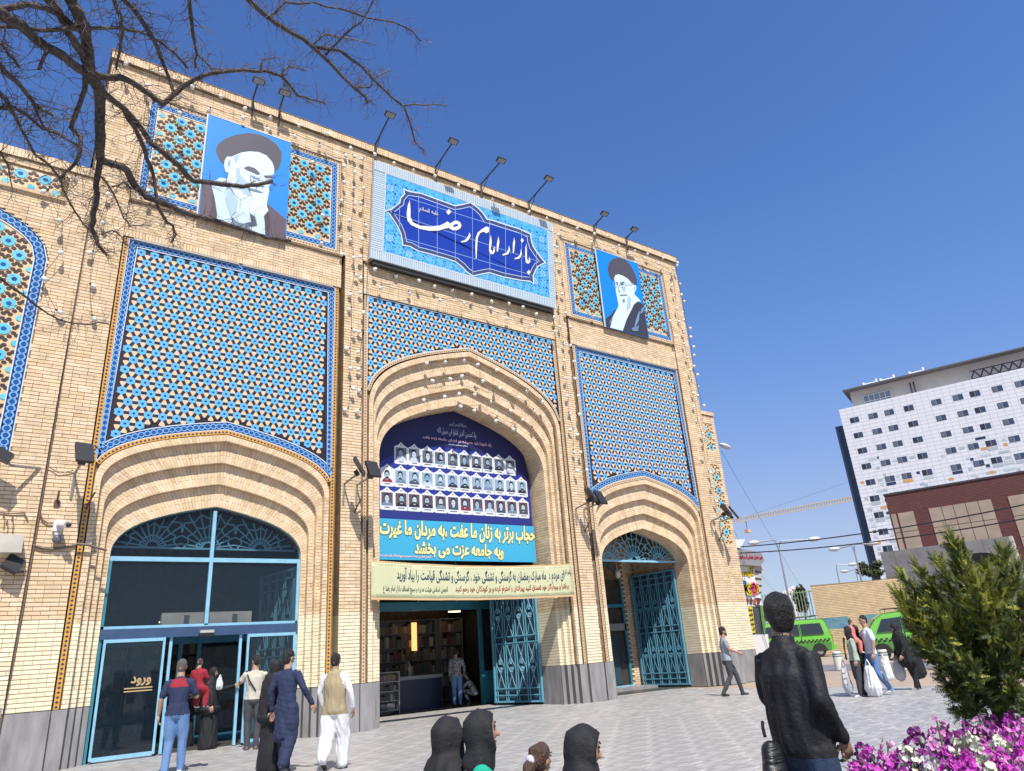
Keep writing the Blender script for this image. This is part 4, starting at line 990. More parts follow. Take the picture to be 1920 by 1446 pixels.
k = MB(); k.use(M_scuff); k.box(3.15, 5.15, Y+.12, Y+.3, 2.63, 2.92); k.use(mat('grey_clip', (.12,.13,.15), .5)); k.box(3.62, 3.74, Y+.115, Y+.12, 2.66, 2.86); k.box(4.70, 4.82, Y+.115, Y+.12, 2.66, 2.86); tag(recenter(k.build('signboard', None)), 'long blank white signboard lying on the header of the glazed entrance', 'signboard')
k = MB(); k.use(pm(190,190,185)); k.box(c-.14, c+.16, Y-.19, Y-.09, zl+.06, zl+.12); k.use(mat('black_plastic', (.015,.015,.017), .35)); k.box(c-.15, c+.17, Y-.19, Y-.09, zl-.02, zl+.059); k.build('motion_sensor', None, T)
# second door row inside
T2 = thing('inner_door_frame', 'teal inner door frame behind the people in the left entrance', 'door frame', (c, 2.9, 0))
for x0, x1, z0, z1, m in ((c-2.3, c+2.6, 2.32, 2.55, M_teal), (c-.10, c+.0, .02, 2.32, M_teal), (c+.35, c+.45, .02, 2.32, M_teal), (c+1.75, c+1.85, .02, 2.32, M_teal), (c+.45, c+1.75, .02, .16, M_teal)):
    bar('frame_bar', x0, x1, z0, z1, 2.85, 2.95, m, T2)
k = MB(); k.use(M_glass); k.box(c+.46, c+1.74, 2.9, 2.91, .17, 2.3); k.build('pane', None, T2)
k = MB(); k.use(mat('black_plastic', (.015,.015,.017), .35)); k.box(c-.9, c-.3, 2.8, 2.849, 2.38, 2.46); k.build('sensor_bar', None, T2)
gate('blue iron gate folded back behind the right glass of the left entrance', (c+w1-.05, .8), (c+w1-.35, 2.7), 3.9, 4)
# ---- bay 2 gate, shop front
gate('tall pale blue iron gate with scrolls, open in the middle doorway', (14.36, 1.42), (13.86, 3.40), 3.9, 4)
B2 = BA[1]
T = thing('shop_entrance', 'teal metal shop front with an open door at the back of the middle doorway', 'entrance', (11.4, 4.4, 0))
def f2(x, y, d=4.4): return F(x, y, d)
zb = f2(800,1137).z
for nm, x0, x1, z0, z1 in (('beam', 7.5, 15.2, zb-.14, zb+.14), ('post', 14.0, 14.12, 0, zb-.15), ('post', 11.6, 11.66, zb+.15, 5.2), ('post', 13.1, 13.16, zb+.15, 5.2), ('post', 10.1, 10.16, zb+.15, 5.2)):
    bar(nm, x0, x1, z0, z1, 4.35, 4.47, M_teal, T)
bar('kick_panel', 14.13, 14.75, .05, 1.05, 4.36, 4.42, M_teal, T); bar('door_rail', 14.13, 14.75, 3.1, 3.2, 4.36, 4.42, M_teal, T); bar('post', 14.76, 14.86, 0, 3.3, 4.34, 4.44, M_teal, T)
k = MB(); k.use(M_glass); k.box(14.13, 14.75, 4.38, 4.39, 1.06, 3.09); k.build('pane', None, T)
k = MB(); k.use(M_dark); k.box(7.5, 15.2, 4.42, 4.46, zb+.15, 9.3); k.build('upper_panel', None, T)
# ---- bay 3: fan grille, gate, arched side door
B3 = BA[2]; c3 = B3.c; w3 = B3.C[5][0]
T = thing('arched_grille', 'blue metal fan shaped grille in the head of the right arch', 'grille', (c3, 1.15, 4.36))
k = MB(); k.use(M_bmetal); spoke_fan(k, c3, 4.4, lambda x: arch_z(B3, 5, x), w3, 1.15, .02); k.build('fan_lattice', None, T, kind='stuff')
k = MB(); k.use(M_lb); k.box(c3-w3, c3+w3, 1.11, 1.19, 4.33, 4.40); k.build('base_bar', None, T)
k = MB(); k.use(M_bmetal); P = resamp(curve(B3, 5, 4.36), 30)
for a, b in zip(P[1:-2], P[2:-1]): k.tube([(a[0], 1.15, a[1]), (b[0], 1.15, b[1])], .03, 4)
k.build('arch_frame', None, T)
gate('narrow blue iron gate open against the wall inside the right arch', (20.84, 1.22), (20.70, 3.45), 4.05, 5)
M_brickd = M_brick
back = MB(); back.use(M_mort); back.box(15.5, 22.1, 3.62, 3.8, 0, 5.75)
bk2 = MB()
for i in range(66):
    z = .05+i*.0845; x = 18.6+(0 if i % 2 else .14)
    while x < 21.9:
        if not (x < 20.25 and z < 4.65): bk2.add([(x,3.6,z),(x+.27,3.6,z),(x+.27,3.6,z+.072),(x,3.6,z+.072)], [(0,1,2,3)])
        x += .285
for i in range(55):     # right inner wall
    z = .05+i*.0845; y = 1.25+(0 if i % 2 else .14)
    while y < 3.5: bk2.add([(20.99,y,z),(20.99,y+.27,z),(20.99,y+.27,z+.072),(20.99,y,z+.072)], [(0,1,2,3)]); y += .285
back.box(21.0, 21.2, 1.2, 3.6, 0, 5.75); back.box(16.4, 16.6, 1.2, 3.6, 0, 5.75)
po = thing('brick_porch', 'shaded brick porch behind the gate of the right arch', 'porch', (18.8, 3.6, 0)); back.build('wall', None, po); bk2.build('brickwork', M_brick, po, kind='stuff')
T = thing('side_door', 'arched teal door with dark glass inside the right arch, left of the gate', 'door', (19.6, 3.5, .1))
for nm, x0, x1, z0, z1, m in (('frame_post', 20.12, 20.22, .15, 3.6, M_teal), ('frame_post', 18.5, 18.6, .15, 3.6, M_teal), ('transom', 18.61, 20.11, 2.95, 3.07, M_teal), ('sill', 18.5, 20.3, .10, .149, M_lb), ('lintel_stone', 18.5, 20.2, 2.1, 2.35, M_dado)):
    bar(nm, x0, x1, z0, z1, 3.48, 3.56, m, T)
k = MB(); k.use(M_teal)
for a, b in zip(np.linspace(0, math.pi, 13)[:-1], np.linspace(0, math.pi, 13)[1:]): k.tube([(19.36+.82*math.cos(a), 3.52, 3.6+1.0*math.sin(a)), (19.36+.82*math.cos(b), 3.52, 3.6+1.0*math.sin(b))], .045, 4)
k.build('arch_bar', None, T)
k = MB(); k.use(M_glass); k.box(18.61, 20.11, 3.50, 3.51, .16, 4.0); k.build('pane', None, T)
k = MB(); k.use(mat('blue_fridge', (.12,.20,.26), .4)); k.box(19.0, 19.75, 3.56, 3.6, .2, 1.9); k.build('poster', None, T)
k = MB(); k.use(M_dado); k.box(18.0, 20.6, 2.6, 3.47, .0, .10); k.build('doorstep', None, T)
k = MB(); k.use(mat('lamp_white', (.7,.7,.68), .4)); k.tube([(19.52, 2.9, 4.55), (19.52, 2.9, 4.3)], .012, 5); k.lathe((19.52, 2.9, 3.98), [(.03,0),(.10,.04),(.11,.22),(.06,.32)], 10); tag(recenter(k.build('pendant_lamp', None, smooth=True)), 'small white pendant lamp above the side door in the right arch', 'lamp')
# ---- interiors
fl = MB(); fl.use(M_floor); fl.box(1.0, 7.15, .8, 8.6, -.05, .012); fl.box(7.5, 15.25, 4.2, 8.6, -.05, .012); fl.box(15.6, 22, 1.3, 3.6, -.05, .008); fl.build('shop_floor', None, main)
GOODS = [(.16,.15,.14),(.05,.045,.045),(.12,.08,.04),(.25,.21,.15),(.03,.04,.06),(.10,.03,.03),(.06,.09,.09),(.34,.33,.32)]
mg = mat('shop_goods', (.3,.3,.3), .5, island=GOODS); msh = mat('shelf_metal', (.16,.16,.16), .5); mco = mat('counter_top', (.32,.33,.32), .3)
def shelf(label, x, y, w, h, rows, d=.4, fill=True, mm=msh, grp=None, n=None):
    T = thing('shelf_unit', label, 'shelf', (x, y, .012), grp)
    k = MB(); k.use(mm)
    for sx in (0, w-.03): k.box(x+sx, x+sx+.03, y, y+d, .012, h)
    k.box(x+.03, x+w-.03, y+d-.02, y+d, .012, h); k.build('frame', None, T)
    for r in range(rows+1):
        z = .1+(h-.12)*r/rows; k = MB(); k.use(mm); k.box(x+.031, x+w-.031, y, y+d-.021, z, z+.02); k.build('shelf_board', None, T)
    k = MB(); k.use(mg)
    for r in range(rows):
        z = .121+(h-.12)*r/rows; zz = (h-.12)/rows-.04; xx = x+.05
        while xx < x+w-.15:
            ww = rng.uniform(.06,.2); hh = zz*rng.uniform(.5,.95); k.box(xx, min(xx+ww, x+w-.04), y+.02+rng.uniform(0,.05), y+.3, z, z+hh); xx += ww+.012
    k.build('goods', None, T, kind='stuff')
shelf('tall shelf of goods at the back of the middle shop, left', 9.3, 7.4, 2.2, 3.1, 7)
shelf('tall shelf of hanging goods at the back of the middle shop, centre', 11.7, 7.6, 2.4, 3.0, 6)
shelf('tall lit shelf at the back of the middle shop, right', 14.1, 7.3, 1.0, 3.0, 6)
shelf('wire shelf beside the left pier inside the middle doorway', 9.2, 5.0, .9, 1.35, 3)
shelf('small white rack standing before the counter in the middle shop', 10.35, 4.75, .75, 1.25, 4, mm=mat('pale_rack', (.40,.41,.40), .5))
shelf('shelf of clothes behind the left entrance, centre', 3.4, 6.3, 2.0, 2.6, 6)
shelf('shelf of boxes behind the left entrance, right', 5.5, 6.6, 1.3, 2.5, 5)
shelf('shelf of goods behind the left entrance, left', 1.6, 5.5, 1.6, 2.5, 6)
k = MB(); k.use(mco); k.box(10.9, 13.2, 5.6, 6.1, .95, 1.06); ct = thing('shop_counter', 'glass topped counter in the middle shop', 'counter', (12, 5.85, .012)); k.build('counter_top', None, ct); k = MB(); k.use(mat('counter_front', (.03,.04,.08), .3)); k.box(10.95, 13.15, 5.65, 6.05, .012, .949); k.build('counter_front', None, ct)
mw = mat('lamp_warm', (1.,.80,.50), .5, emit=6); mwh = mat('lamp_cool', (1.,.97,.9), .5, emit=7)
def strip(label, x, y, z, w, m, grp=None): k = MB(); k.use(m); k.box(x, x+w, y, y+.07, z, z+.03); o = recenter(k.build('ceiling_light', None)); tag(o, label, 'ceiling light', grp)
for i, (x, y, z, w, m) in enumerate(((10.9,6.1,3.35,.35,mwh),(12.0,5.6,3.42,.35,mwh),(13.4,5.8,3.42,.35,mwh),(12.5,6.8,3.3,.35,mw),(13.7,6.6,3.34,.5,mw),(14.3,6.9,3.2,.5,mw),(11.2,7.1,3.28,.3,mwh))): strip(['white lit strip above the left end of the counter in the middle shop','white lit strip above the middle of the counter in the middle shop','white lit strip to the right of the counter in the middle shop','short warm lit strip at the back centre of the middle shop','long warm lit strip at the back right of the middle shop','lowest warm lit strip at the far right of the middle shop','small white lit strip at the back left of the middle shop'][i], x, y, z, w, m, 'lit ceiling strips in the middle shop')
for i, (x, y, z, w, m) in enumerate(((3.7,4.2,2.95,.4,mw),(4.3,4.6,2.95,.35,mw),(2.0,3.8,2.9,.3,mwh))): strip(['longest warm lit strip behind the left entrance','shorter warm lit strip behind the left entrance','white lit strip seen through the left glass door'][i], x, y, z, w, m, 'lit ceiling strips behind the left entrance')
k = MB(); k.use(mat('lit_alcove', (1.,.55,.18), .5, emit=1.0)); k.box(13.0, 13.2, 7.5, 7.55, 1.9, 2.9); tag(recenter(k.build('light_box', None)), 'orange lit shelf column glowing at the back of the middle shop', 'light box')
# crossed poles leaning at the left of the middle doorway
k = MB(); k.use(mat('plastic_sheet', (.30,.31,.33), .3))
for q in range(5): k.tube([(9.15+.06*q, 4.5, .6), (10.25+.03*q, 4.55, 3.35)], .022, 5)
tag(recenter(k.build('tied_poles', None)), 'bundle of grey poles leaning inside the left side of the middle doorway', 'poles')
# ============================================================ far side of the square
def azel(px, py):
    r = ray(px, py); return r[0]/math.hypot(r[0], r[1]), r[1]/math.hypot(r[0], r[1]), r[2]/math.hypot(r[0], r[1])
class VP:
    """vertical plane through two seen points at given distances"""
    def __init__(s, a, da, b, db):
        x, y, z = azel(*a); s.A = Vector((x*da, CAMY+y*da, 0)); x, y, z = azel(*b); s.B = Vector((x*db, CAMY+y*db, 0))
        s.t = (s.B-s.A).normalized(); s.n = Vector((s.t.y, -s.t.x, 0))
        if s.n.dot(s.A-Vector((0, CAMY, 0))) > 0: s.n = -s.n
        s.L = (s.B-s.A).length
    def p(s, x, y, off=0.): return onplane(x, y, s.A, s.n)+s.n*off
    def uv(s, x, y): q = s.p(x, y); return (q-s.A).dot(s.t), q.z
    def w(s, u, z, off=0.): return s.A+s.t*u+Vector((0,0,z))+s.n*off
    def rect(s, k, u0, u1, z0, z1, off=0., d=.1): k.prism([s.w(u0,z0,off), s.w(u1,z0,off), s.w(u1,z1,off), s.w(u0,z1,off)], -s.n*d)
# ---- white hotel
HP = VP((1573,770), 150, (1920,690), 149)
hot = thing('white_hotel', 'tall white panelled hotel block with scattered dark windows behind the brick building', 'building', HP.w(HP.L/2, 0))
uT, zT = HP.uv(1573, 770); zR = HP.uv(1920, 688)[1]; zTop = (zT+zR)/2
k = MB(); k.use(mat('white_cladding', (.74,.74,.78), .5, var=.05, nscale=.4)); U1 = 62
k.prism([HP.w(0,-.1), HP.w(U1,-.1), HP.w(U1,zTop), HP.w(0,zTop)], -HP.n*22, back=True); k.build('wall', None, hot)
k = MB(); k.use(mat('dark_side_cladding', (.03,.045,.09), .3)); k.prism([HP.w(-1.6,-.1,-1), HP.w(-.02,-.1,-1), HP.w(-.02,zTop-3,-1), HP.w(-1.6,zTop-3,-1)], -HP.n*18, back=True); k.build('dark_stair_face', None, hot)
# cladding joints
k = MB(); k.use(mat('cladding_joint', (.50,.50,.53), .7))
for u in np.arange(1.2, U1, 1.2): k.quad(HP.w(u,0,.01), HP.w(u+.05,0,.01), HP.w(u+.05,zTop,.01), HP.w(u,zTop,.01))
for z in np.arange(.7, zTop, .72): k.quad(HP.w(0,z,.012), HP.w(U1,z,.012), HP.w(U1,z+.05,.012), HP.w(0,z+.05,.012))
k.build('cladding_joints', None, hot, kind='stuff')
h1 = lambda x, y: HP.uv(1560+x/3.511, 640+y/3.511)
cols = [h1(*q)[0] for q in ((149,518),(271,491),(376,466),(505,438),(687,400),(829,369),(941,345),(1088,312),(1240,277))]
cols += [cols[-1]+d for d in (5.2, 8.5, 13)]
rz = [h1(*q)[1] for q in ((149,518),(173,619),(200,720),(225,824),(250,928))]; dz = (rz[0]-rz[-1])/4; rz = [rz[0]-i*dz for i in range(11)]
mwin = mat('hotel_window', (.045,.06,.10), .15, spec=.7); mfr = mat('window_frame_dark', (.02,.02,.03), .5); mcur = mat('window_curtain', (.10,.12,.16), .6)
wm = MB(); ww, wh = 1.62, 1.05
def hrect(b, u0, u1, z0, z1, off, d=.05): HP.rect(b, u0, u1, z0, z1, off, d)
for ri, z in enumerate(rz):
    for ci, u in enumerate(cols):
        if z < 3: continue
        b = MB(); b.use(mwin); hrect(b, u-ww/2, u+ww/2, z-wh/2, z+wh/2, .04); b.use(mcur if (ri*3+ci) % 3 else mfr); hrect(b, u-ww/2+.05, u-.1, z-wh/2+.06, z+wh/2-.06, .05, .01); b.use(mat('frame_grey', (.35,.36,.4), .5)); hrect(b, u-.06, u-.0, z-wh/2, z+wh/2, .07, .03); b.build('window', None, hot)
pc = [mat('panel_grey', (.42,.47,.50), .4), mat('panel_pale', (.50,.57,.58), .4), mat('panel_navy', (.03,.04,.09), .3), mat('panel_orange', (.62,.33,.10), .5)]
r_ = random.Random(5); pz = MB()
for ri in range(3, 11):
    dens = [0,0,0,.35,.7,.95,1.2,1.3,1.3,1.3,1.3][ri]
    for ci, u in enumerate(cols):
        z = rz[ri]
        for du, dz_, w_, h_ in ((0,-.95,ww,.55), (1.75,.1,.9,.5), (-1.45,.2,.55,.5), (1.7,-.75,1.5,.5), (-1.5,-.7,.6,.55), (2.7,.9,.5,.5), (1.4,1.2,1.6,.45), (-1.3,1.2,.8,.45)):
            if r_.random() < dens*.55:
                q = r_.random(); pz.use(pc[0] if q < .42 else pc[1] if q < .78 else pc[2] if q < .93 else pc[3]); off = .03; hrect(pz, u+du-w_/2, u+du+w_/2, z+dz_-h_/2, z+dz_+h_/2, off+r_.random()*.004, .02)
pz.build('coloured_panels', None, hot, kind='stuff')
# penthouse
k = MB(); k.use(mat('penthouse_wall', (.52,.48,.43), .8, var=.1, nscale=.5)); u0 = HP.uv(1590,745)[0]
k.prism([HP.w(u0,zTop,-4), HP.w(U1,zTop,-4), HP.w(U1,zTop+4.2,-4), HP.w(u0,zTop+4.2,-4)], -HP.n*14, back=True); k.build('penthouse', None, hot)
k = MB(); k.use(mat('roof_edge', (.10,.10,.11), .7)); k.prism([HP.w(u0-1,zTop+4.2,-2), HP.w(U1,zTop+4.2,-2), HP.w(U1,zTop+4.45,-2), HP.w(u0-1,zTop+4.45,-2)], -HP.n*16, back=True); k.build('roof_slab', None, hot)
k = MB(); k.use(mat('white_frame', (.65,.66,.68), .5))
for i in range(6): u = u0+2.2+i*1.0; hrect(k, u, u+.1, zTop, zTop+2.8, -3.8, .1)
for z in (zTop+.1, zTop+1.4, zTop+2.7): hrect(k, u0+2.2, u0+7.3, z, z+.1, -3.79, .1)
k.build('roof_glazing_frame', None, hot); k = MB(); k.use(mat('roof_glass', (.20,.23,.26), .2)); hrect(k, u0+2.25, u0+7.2, zTop, zTop+2.7, -3.9, .05); k.build('roof_glazing', None, hot)
k = MB(); k.use(mfr)
for i in range(7): u = u0+21+i*1.5; k.tube([HP.w(u,zTop+.6,-1.5), HP.w(u+.7,zTop+1.9,-1.5)], .14, 5); k.tube([HP.w(u+.7,zTop+1.9,-1.5), HP.w(u+1.4,zTop+.6,-1.5)], .14, 5)
k.tube([HP.w(u0+21,zTop+.5,-1.5), HP.w(u0+31.6,zTop+.5,-1.5)], .12, 5); k.tube([HP.w(u0+21,zTop+2,-1.5), HP.w(u0+31.6,zTop+2,-1.5)], .12, 5); k.tube([HP.w(u0+11,zTop,-3), HP.w(u0+11,zTop+3,-3)], .15, 5); k.tube([HP.w(u0+11.6,zTop,-3), HP.w(u0+11.6,zTop+3,-3)], .15, 5)
k.build('roof_machinery', None, hot, kind='stuff')
k = MB(); k.use(mat('white_pipe', (.8,.8,.8), .5))
for u in (u0+3, u0+6.2, u0+11.4): k.tube([HP.w(u,zTop+4.4,-3), HP.w(u,zTop+5.2,-3)], .22, 6); k.tube([HP.w(u+2.4,zTop+4.4,-3), HP.w(u+2.4,zTop+5.4,-3)], .22, 6); k.tube([HP.w(u,zTop+4.7,-3), HP.w(u+2.4,zTop+4.7,-3)], .22, 6)
k.build('roof_pipes', None, hot)
# ---- maroon brick building with sand panels
RP = VP((1658,930), 92, (1920,882), 91)
rb = thing('brick_hall', 'maroon brick hall with large sand coloured panels in front of the white hotel', 'building', RP.w(RP.L/2, 0))
r5 = lambda x, y: RP.uv(1600+x/3.95, 880+y/3.95)
zt_ = RP.uv(1658,930)[1]; zb_ = r5(270,330)[1]
M_mar = mat('maroon_brick', (.13,.045,.04), .85, var=.4, nscale=3, stretch=(.6,.6,4)); M_pan = mat('sand_panel', (.36,.28,.22), .75, island=[(.36,.28,.22),(.39,.31,.24),(.33,.26,.205)], var=.2, nscale=.8)
k = MB(); k.use(M_mar); RU = 42; k.prism([RP.w(0,-.1), RP.w(RU,-.1), RP.w(RU,zt_), RP.w(0,zt_)], -RP.n*15, back=True); k.build('wall', None, rb)
k = MB(); k.use(mat('roof_felt', (.05,.05,.06), .8)); RP.rect(k, -.1, RU, zt_, zt_+.18, .1, 15); k.build('roof_edge', None, rb)
us = [r5(q, 330)[0] for q in (0,)]; ua = [r5(275,335)[0], r5(325,325)[0], r5(445,310)[0], r5(553,290)[0], r5(650,280)[0], r5(735,262)[0], r5(825,245)[0], r5(918,230)[0], r5(1015,210)[0], r5(1135,190)[0]]
pairs = [(ua[0],ua[1]-.15),(ua[1],ua[2])]+[(ua[i],ua[i+1]) for i in range(3,8)]+[(ua[9]+i*2.5, ua[9]+(i+1)*2.5) for i in range(5)]
for a, b in pairs:
    for j in range(4):
        z1 = zb_-.1-j*2.15; k = MB(); k.use(M_pan); RP.rect(k, a+.03, b-.03, z1-2.09, z1, .06, .06); k.build('facing_panel', None, rb)
# mortar courses of the maroon band
k = MB(); k.use(mat('pale_mortar', (.19,.10,.09), .9))
for z in np.arange(zb_+.15, zt_-.05, .16): RP.rect(k, 0, RU, z, z+.03, .012, .01)
k.build('mortar_lines', None, rb, kind='stuff')
# ---- concrete wall
CPn = VP((1650,1036), 66, (1891,1005), 64)
c5_ = lambda x, y: CPn.uv(1600+x/3.95, 880+y/3.95)
cw_ = thing('concrete_wall', 'bare concrete wall with form marks and a dark arched opening behind the conifer', 'wall', CPn.w(CPn.L/2, 0))
zc = CPn.uv(1650,1036)[1]; zc2 = CPn.uv(1888,1006)[1]; k = MB(); k.use(mat('bare_concrete', (.27,.26,.25), .85, var=.28, nscale=1.3, detail=8, bump=.3, bscale=6)); CL = CPn.L
k.prism([CPn.w(0,-.1), CPn.w(CL,-.1), CPn.w(CL,zc2), CPn.w(0,zc)], -CPn.n*.5, back=True); k.build('wall', None, cw_)
k = MB(); k.use(mat('form_line', (.15,.145,.14), .9))
for u in np.arange(1.0, CL, 1.25): CPn.rect(k, u, u+.03, 0, zc, .006, .01)
CPn.rect(k, 0, CL, zc-2.0, zc-1.97, .007, .01); k.build('form_lines', None, cw_, kind='stuff')
k = MB(); k.use(mat('pale_edge', (.5,.45,.42), .8)); CPn.rect(k, CL, CL+.18, 0, zc2, .0, .5); k.build('end_trim', None, cw_)
uc, zc_ = CPn.uv(1838,1060); k = MB(); k.use(mat('black_opening', (.01,.01,.012), .9)); k.prism([CPn.w(uc+1.7*math.cos(t), zc_-.1+1.0*math.sin(t), .02) for t in np.linspace(0, math.pi, 14)], -CPn.n*.05); k.build('arched_opening', None, cw_)
# ---- low brick boundary wall with a painted mural
WP = VP((1519,1098), 60, (1694,1083), 60)
bw_ = thing('boundary_wall', 'low buff brick boundary wall with a faded blue mural behind the green vans', 'wall', WP.w(WP.L/2, 0))
za = WP.uv(1519,1098)[1]; zb2 = WP.uv(1694,1083)[1]; WL = WP.L
k = MB(); k.use(mat('wall_mortar', (.30,.21,.115), .95, var=.2, nscale=2)); k.prism([WP.w(0,-.1,-.012), WP.w(WL,-.1,-.012), WP.w(WL,zb2,-.012), WP.w(0,za,-.012)], -WP.n*.35, back=True); k.prism([WP.w(WL,-.1,-.012), WP.w(WL+16,-.1,-.012), WP.w(WL+16,2.2,-.012), WP.w(WL,2.2,-.012)], -WP.n*.35, back=True); k.build('wall', None, bw_)
k = MB(); M_wb = mat('buff_wall_brick', (.5,.38,.2), .9, island=[(.70,.52,.30),(.76,.58,.35),(.66,.48,.27),(.74,.57,.37)], var=.15, nscale=2); k2 = MB(); M_mu = mat('faded_blue_paint', (.12,.30,.38), .8, island=[(.10,.30,.40),(.16,.36,.42),(.09,.22,.36)], col2=(.40,.38,.30), nscale=1.4, detail=6)
mu0, mz0 = WP.uv(1548,1183); mu1, mz1 = WP.uv(1585,1158)
nr = int(za/.115)
for i in range(nr+1):
    z = i*.115; u = -(.16 if i % 2 else 0)
    while u < WL:
        a, b = max(u, 0), min(u+.31, WL); u += .32
        zl_ = za+(zb2-za)*(a/WL)
        if b-a < .05 or z+.1 > zl_: continue
        kk = k2 if (mu0-.3 < a < mu1+5 and mz0 < z < mz1 and not (mu1 < a < mu1+.9)) else k
        kk.add([WP.w(a,z), WP.w(b,z), WP.w(b,z+.088), WP.w(a,z+.088)], [(0,1,2,3)])
k.build('brickwork', M_wb, bw_, kind='stuff'); k2.build('painted_brickwork', M_mu, bw_, kind='stuff')
# ---- green railing with a hedge behind
FP = VP((1452,1106), 61, (1524,1108), 60.5)
fe = thing('green_railing', 'pale green upright bar railing on a low green base left of the boundary wall', 'fence', FP.w(FP.L/2, 0))
mgf = mat('green_railing_paint', (.30,.36,.22), .5); zf = FP.uv(1490,1108)[1]; zl2 = FP.uv(1490,1160)[1]
for i, u in enumerate(np.arange(-3, FP.L+.2, .22)): k = MB(); k.use(mgf); k.tube([FP.w(u,zl2), FP.w(u,zf)], .03, 4); k.build('bar', None, fe)
for z in (zl2+.1, zf-.15): k = MB(); k.use(mgf); k.tube([FP.w(-3,z), FP.w(FP.L+.2,z)], .04, 4); k.build('rail', None, fe)
k = MB(); k.use(mgf); FP.rect(k, -3, FP.L+.2, -.1, zl2-.8, .0, .2); k.build('base_panel', None, fe)
k = MB(); k.use(mat('black_post', (.02,.02,.02), .6)); k.tube([FP.w(FP.L+.4,0), FP.w(FP.L+.4,zf)], .12, 6); k.build('post', None, fe)
tk = MB(); tk.use(mat('white_sheet', (.7,.68,.66), .7)); tp = VP((1465,1108), 75, (1500,1108), 75); tk.prism([tp.p(1462,1165), tp.p(1492,1165), tp.p(1502,1120), tp.p(1488,1098), tp.p(1466,1110)], -tp.n*4, back=True); tag(recenter(tk.build('white_tent', None)), 'white tent like shape behind the green railing', 'tent')
# ---- leaf clusters used for all foliage
def leafball(k, c, rx, ry, rz, n, size, rnd, shell=.55):
    for _ in range(n):
        v = np.array([rnd.gauss(0,1) for _ in range(3)]); v /= np.linalg.norm(v)+1e-9; r = shell+(1-shell)*rnd.random(); p = Vector((c[0]+v[0]*rx*r, c[1]+v[1]*ry*r, c[2]+v[2]*rz*r))
        a = Vector((rnd.gauss(0,1), rnd.gauss(0,1), rnd.gauss(0,1))).normalized(); b = a.orthogonal().normalized(); s = size*rnd.uniform(.6,1.3); b2 = a.cross(b)
        k.add([p-b*s, p+b2*s*.5, p+b*s, p-b2*s*.5], [(0,1,2,3)])
M_fol = mat('dark_foliage', (.04,.065,.02), .7, island=[(.03,.05,.018),(.06,.085,.03),(.045,.06,.025),(.08,.09,.04)])
rnd = random.Random(4)
def bush(label, px, py0, py1, dst, wpx, n=900, mt=None):
    x, y, z = azel(px, py0); b = Vector((x*dst, CAMY+y*dst, CAMZ+z*dst)); _, _, z1 = azel(px, py1); top = CAMZ+z1*dst; w = wpx*dst/1500
    T = thing('bush', label, 'bush', (b.x, b.y, 0)); k = MB(); k.use(mt or M_fol); h = (top-b.z)
    for _ in range(9): leafball(k, (b.x+rnd.uniform(-.5,.5)*w, b.y+rnd.uniform(-.5,.5)*w, b.z+h*rnd.uniform(.2,.85)), w*.35, w*.35, h*.25, n//9, .16*dst/60, rnd, .3)
    k.build('crown', None, T, kind='stuff'); k = MB(); k.use(mat('far_bark', (.10,.07,.05), .9)); k.tube([(b.x,b.y,-.1),(b.x,b.y,b.z+h*.6)], [.12,.05], 6); k.build('trunk', None, T)
bush('dark evergreen behind the green railing', 1512, 1165, 1098, 65, 22)
bush('dark shrub above the boundary wall, left of the hotel', 1636, 1085, 1052, 75, 26)
# ---- street lamps
M_gal = mat('galvanised_steel', (.34,.35,.36), .45, .5)
def lamp2(label, base, fork, l, r, dst):
    x, y, z = azel(*base); bx, by = x*dst, CAMY+y*dst
    def P(q): x_, y_, z_ = azel(*q); return Vector((x_*dst, CAMY+y_*dst, CAMZ+z_*dst))
    T = thing('street_lamp', label, 'street lamp', (bx, by, 0), 'street lamps beyond the boundary wall')
    f = P(fork); f.x, f.y = bx, by
    k = MB(); k.use(M_gal); k.tube([(bx,by,-.1), (bx,by,f.z*.5), f], [.12,.09,.06], 7); k.build('pole', None, T)
    for q in (l, r):
        if q is None: continue
        e = P(q); m1 = f+Vector(((e.x-f.x)*.12,(e.y-f.y)*.12,(e.z-f.z)*.55+.3)); k = MB(); k.use(M_gal); k.tube([f-Vector((0,0,.3)), f.lerp(m1,.5)+Vector((0,0,.05)), m1, e], .05, 6); k.build('arm', None, T)
        d = (e-f); d.z = 0; d.normalize(); k = MB(); k.use(mat('lamp_head', (.6,.6,.6), .35)); k.ell(e+d*.35, .5, .22, .2, M=Matrix.Rotation(math.atan2(d.y, d.x), 3, 'Z')); k.build('lamp_head', None, T, smooth=True)
lamp2('double armed street lamp left of the boundary wall, nearest of the four', (1476,1108), (1459,1026), (1421,1017), (1518,1012), 64)
lamp2('double armed street lamp just left of the hotel', (1615,1088), (1606,1032), (1572,1029), (1627,1020), 70)
lamp2('single armed street lamp between the two double ones', (1574,1092), (1568,1066), None, (1592,1059), 95)
lamp2('thin far single armed lamp close beside the dark shrub', (1608,1086), (1606,1077), (1588,1071), None, 110)
# lamp on the wing
x = F(1345, 836, .2); k = MB(); k.use(M_gal); k.tube([(23.4,.9,9.0), x+Vector((.25,.3,0))], .03, 6); T = thing('wall_lamp', 'pale street lamp head sticking out behind the narrow wing', 'lamp', (23.6, .6, 9)); k.build('arm', None, T); k = MB(); k.use(mat('lamp_head', (.6,.6,.6), .35)); q = F(1360, 837, .3); k.ell(q, .36, .14, .10, M=Matrix.Rotation(.2, 3, 'Y')); k.build('lamp_head', None, T, smooth=True)
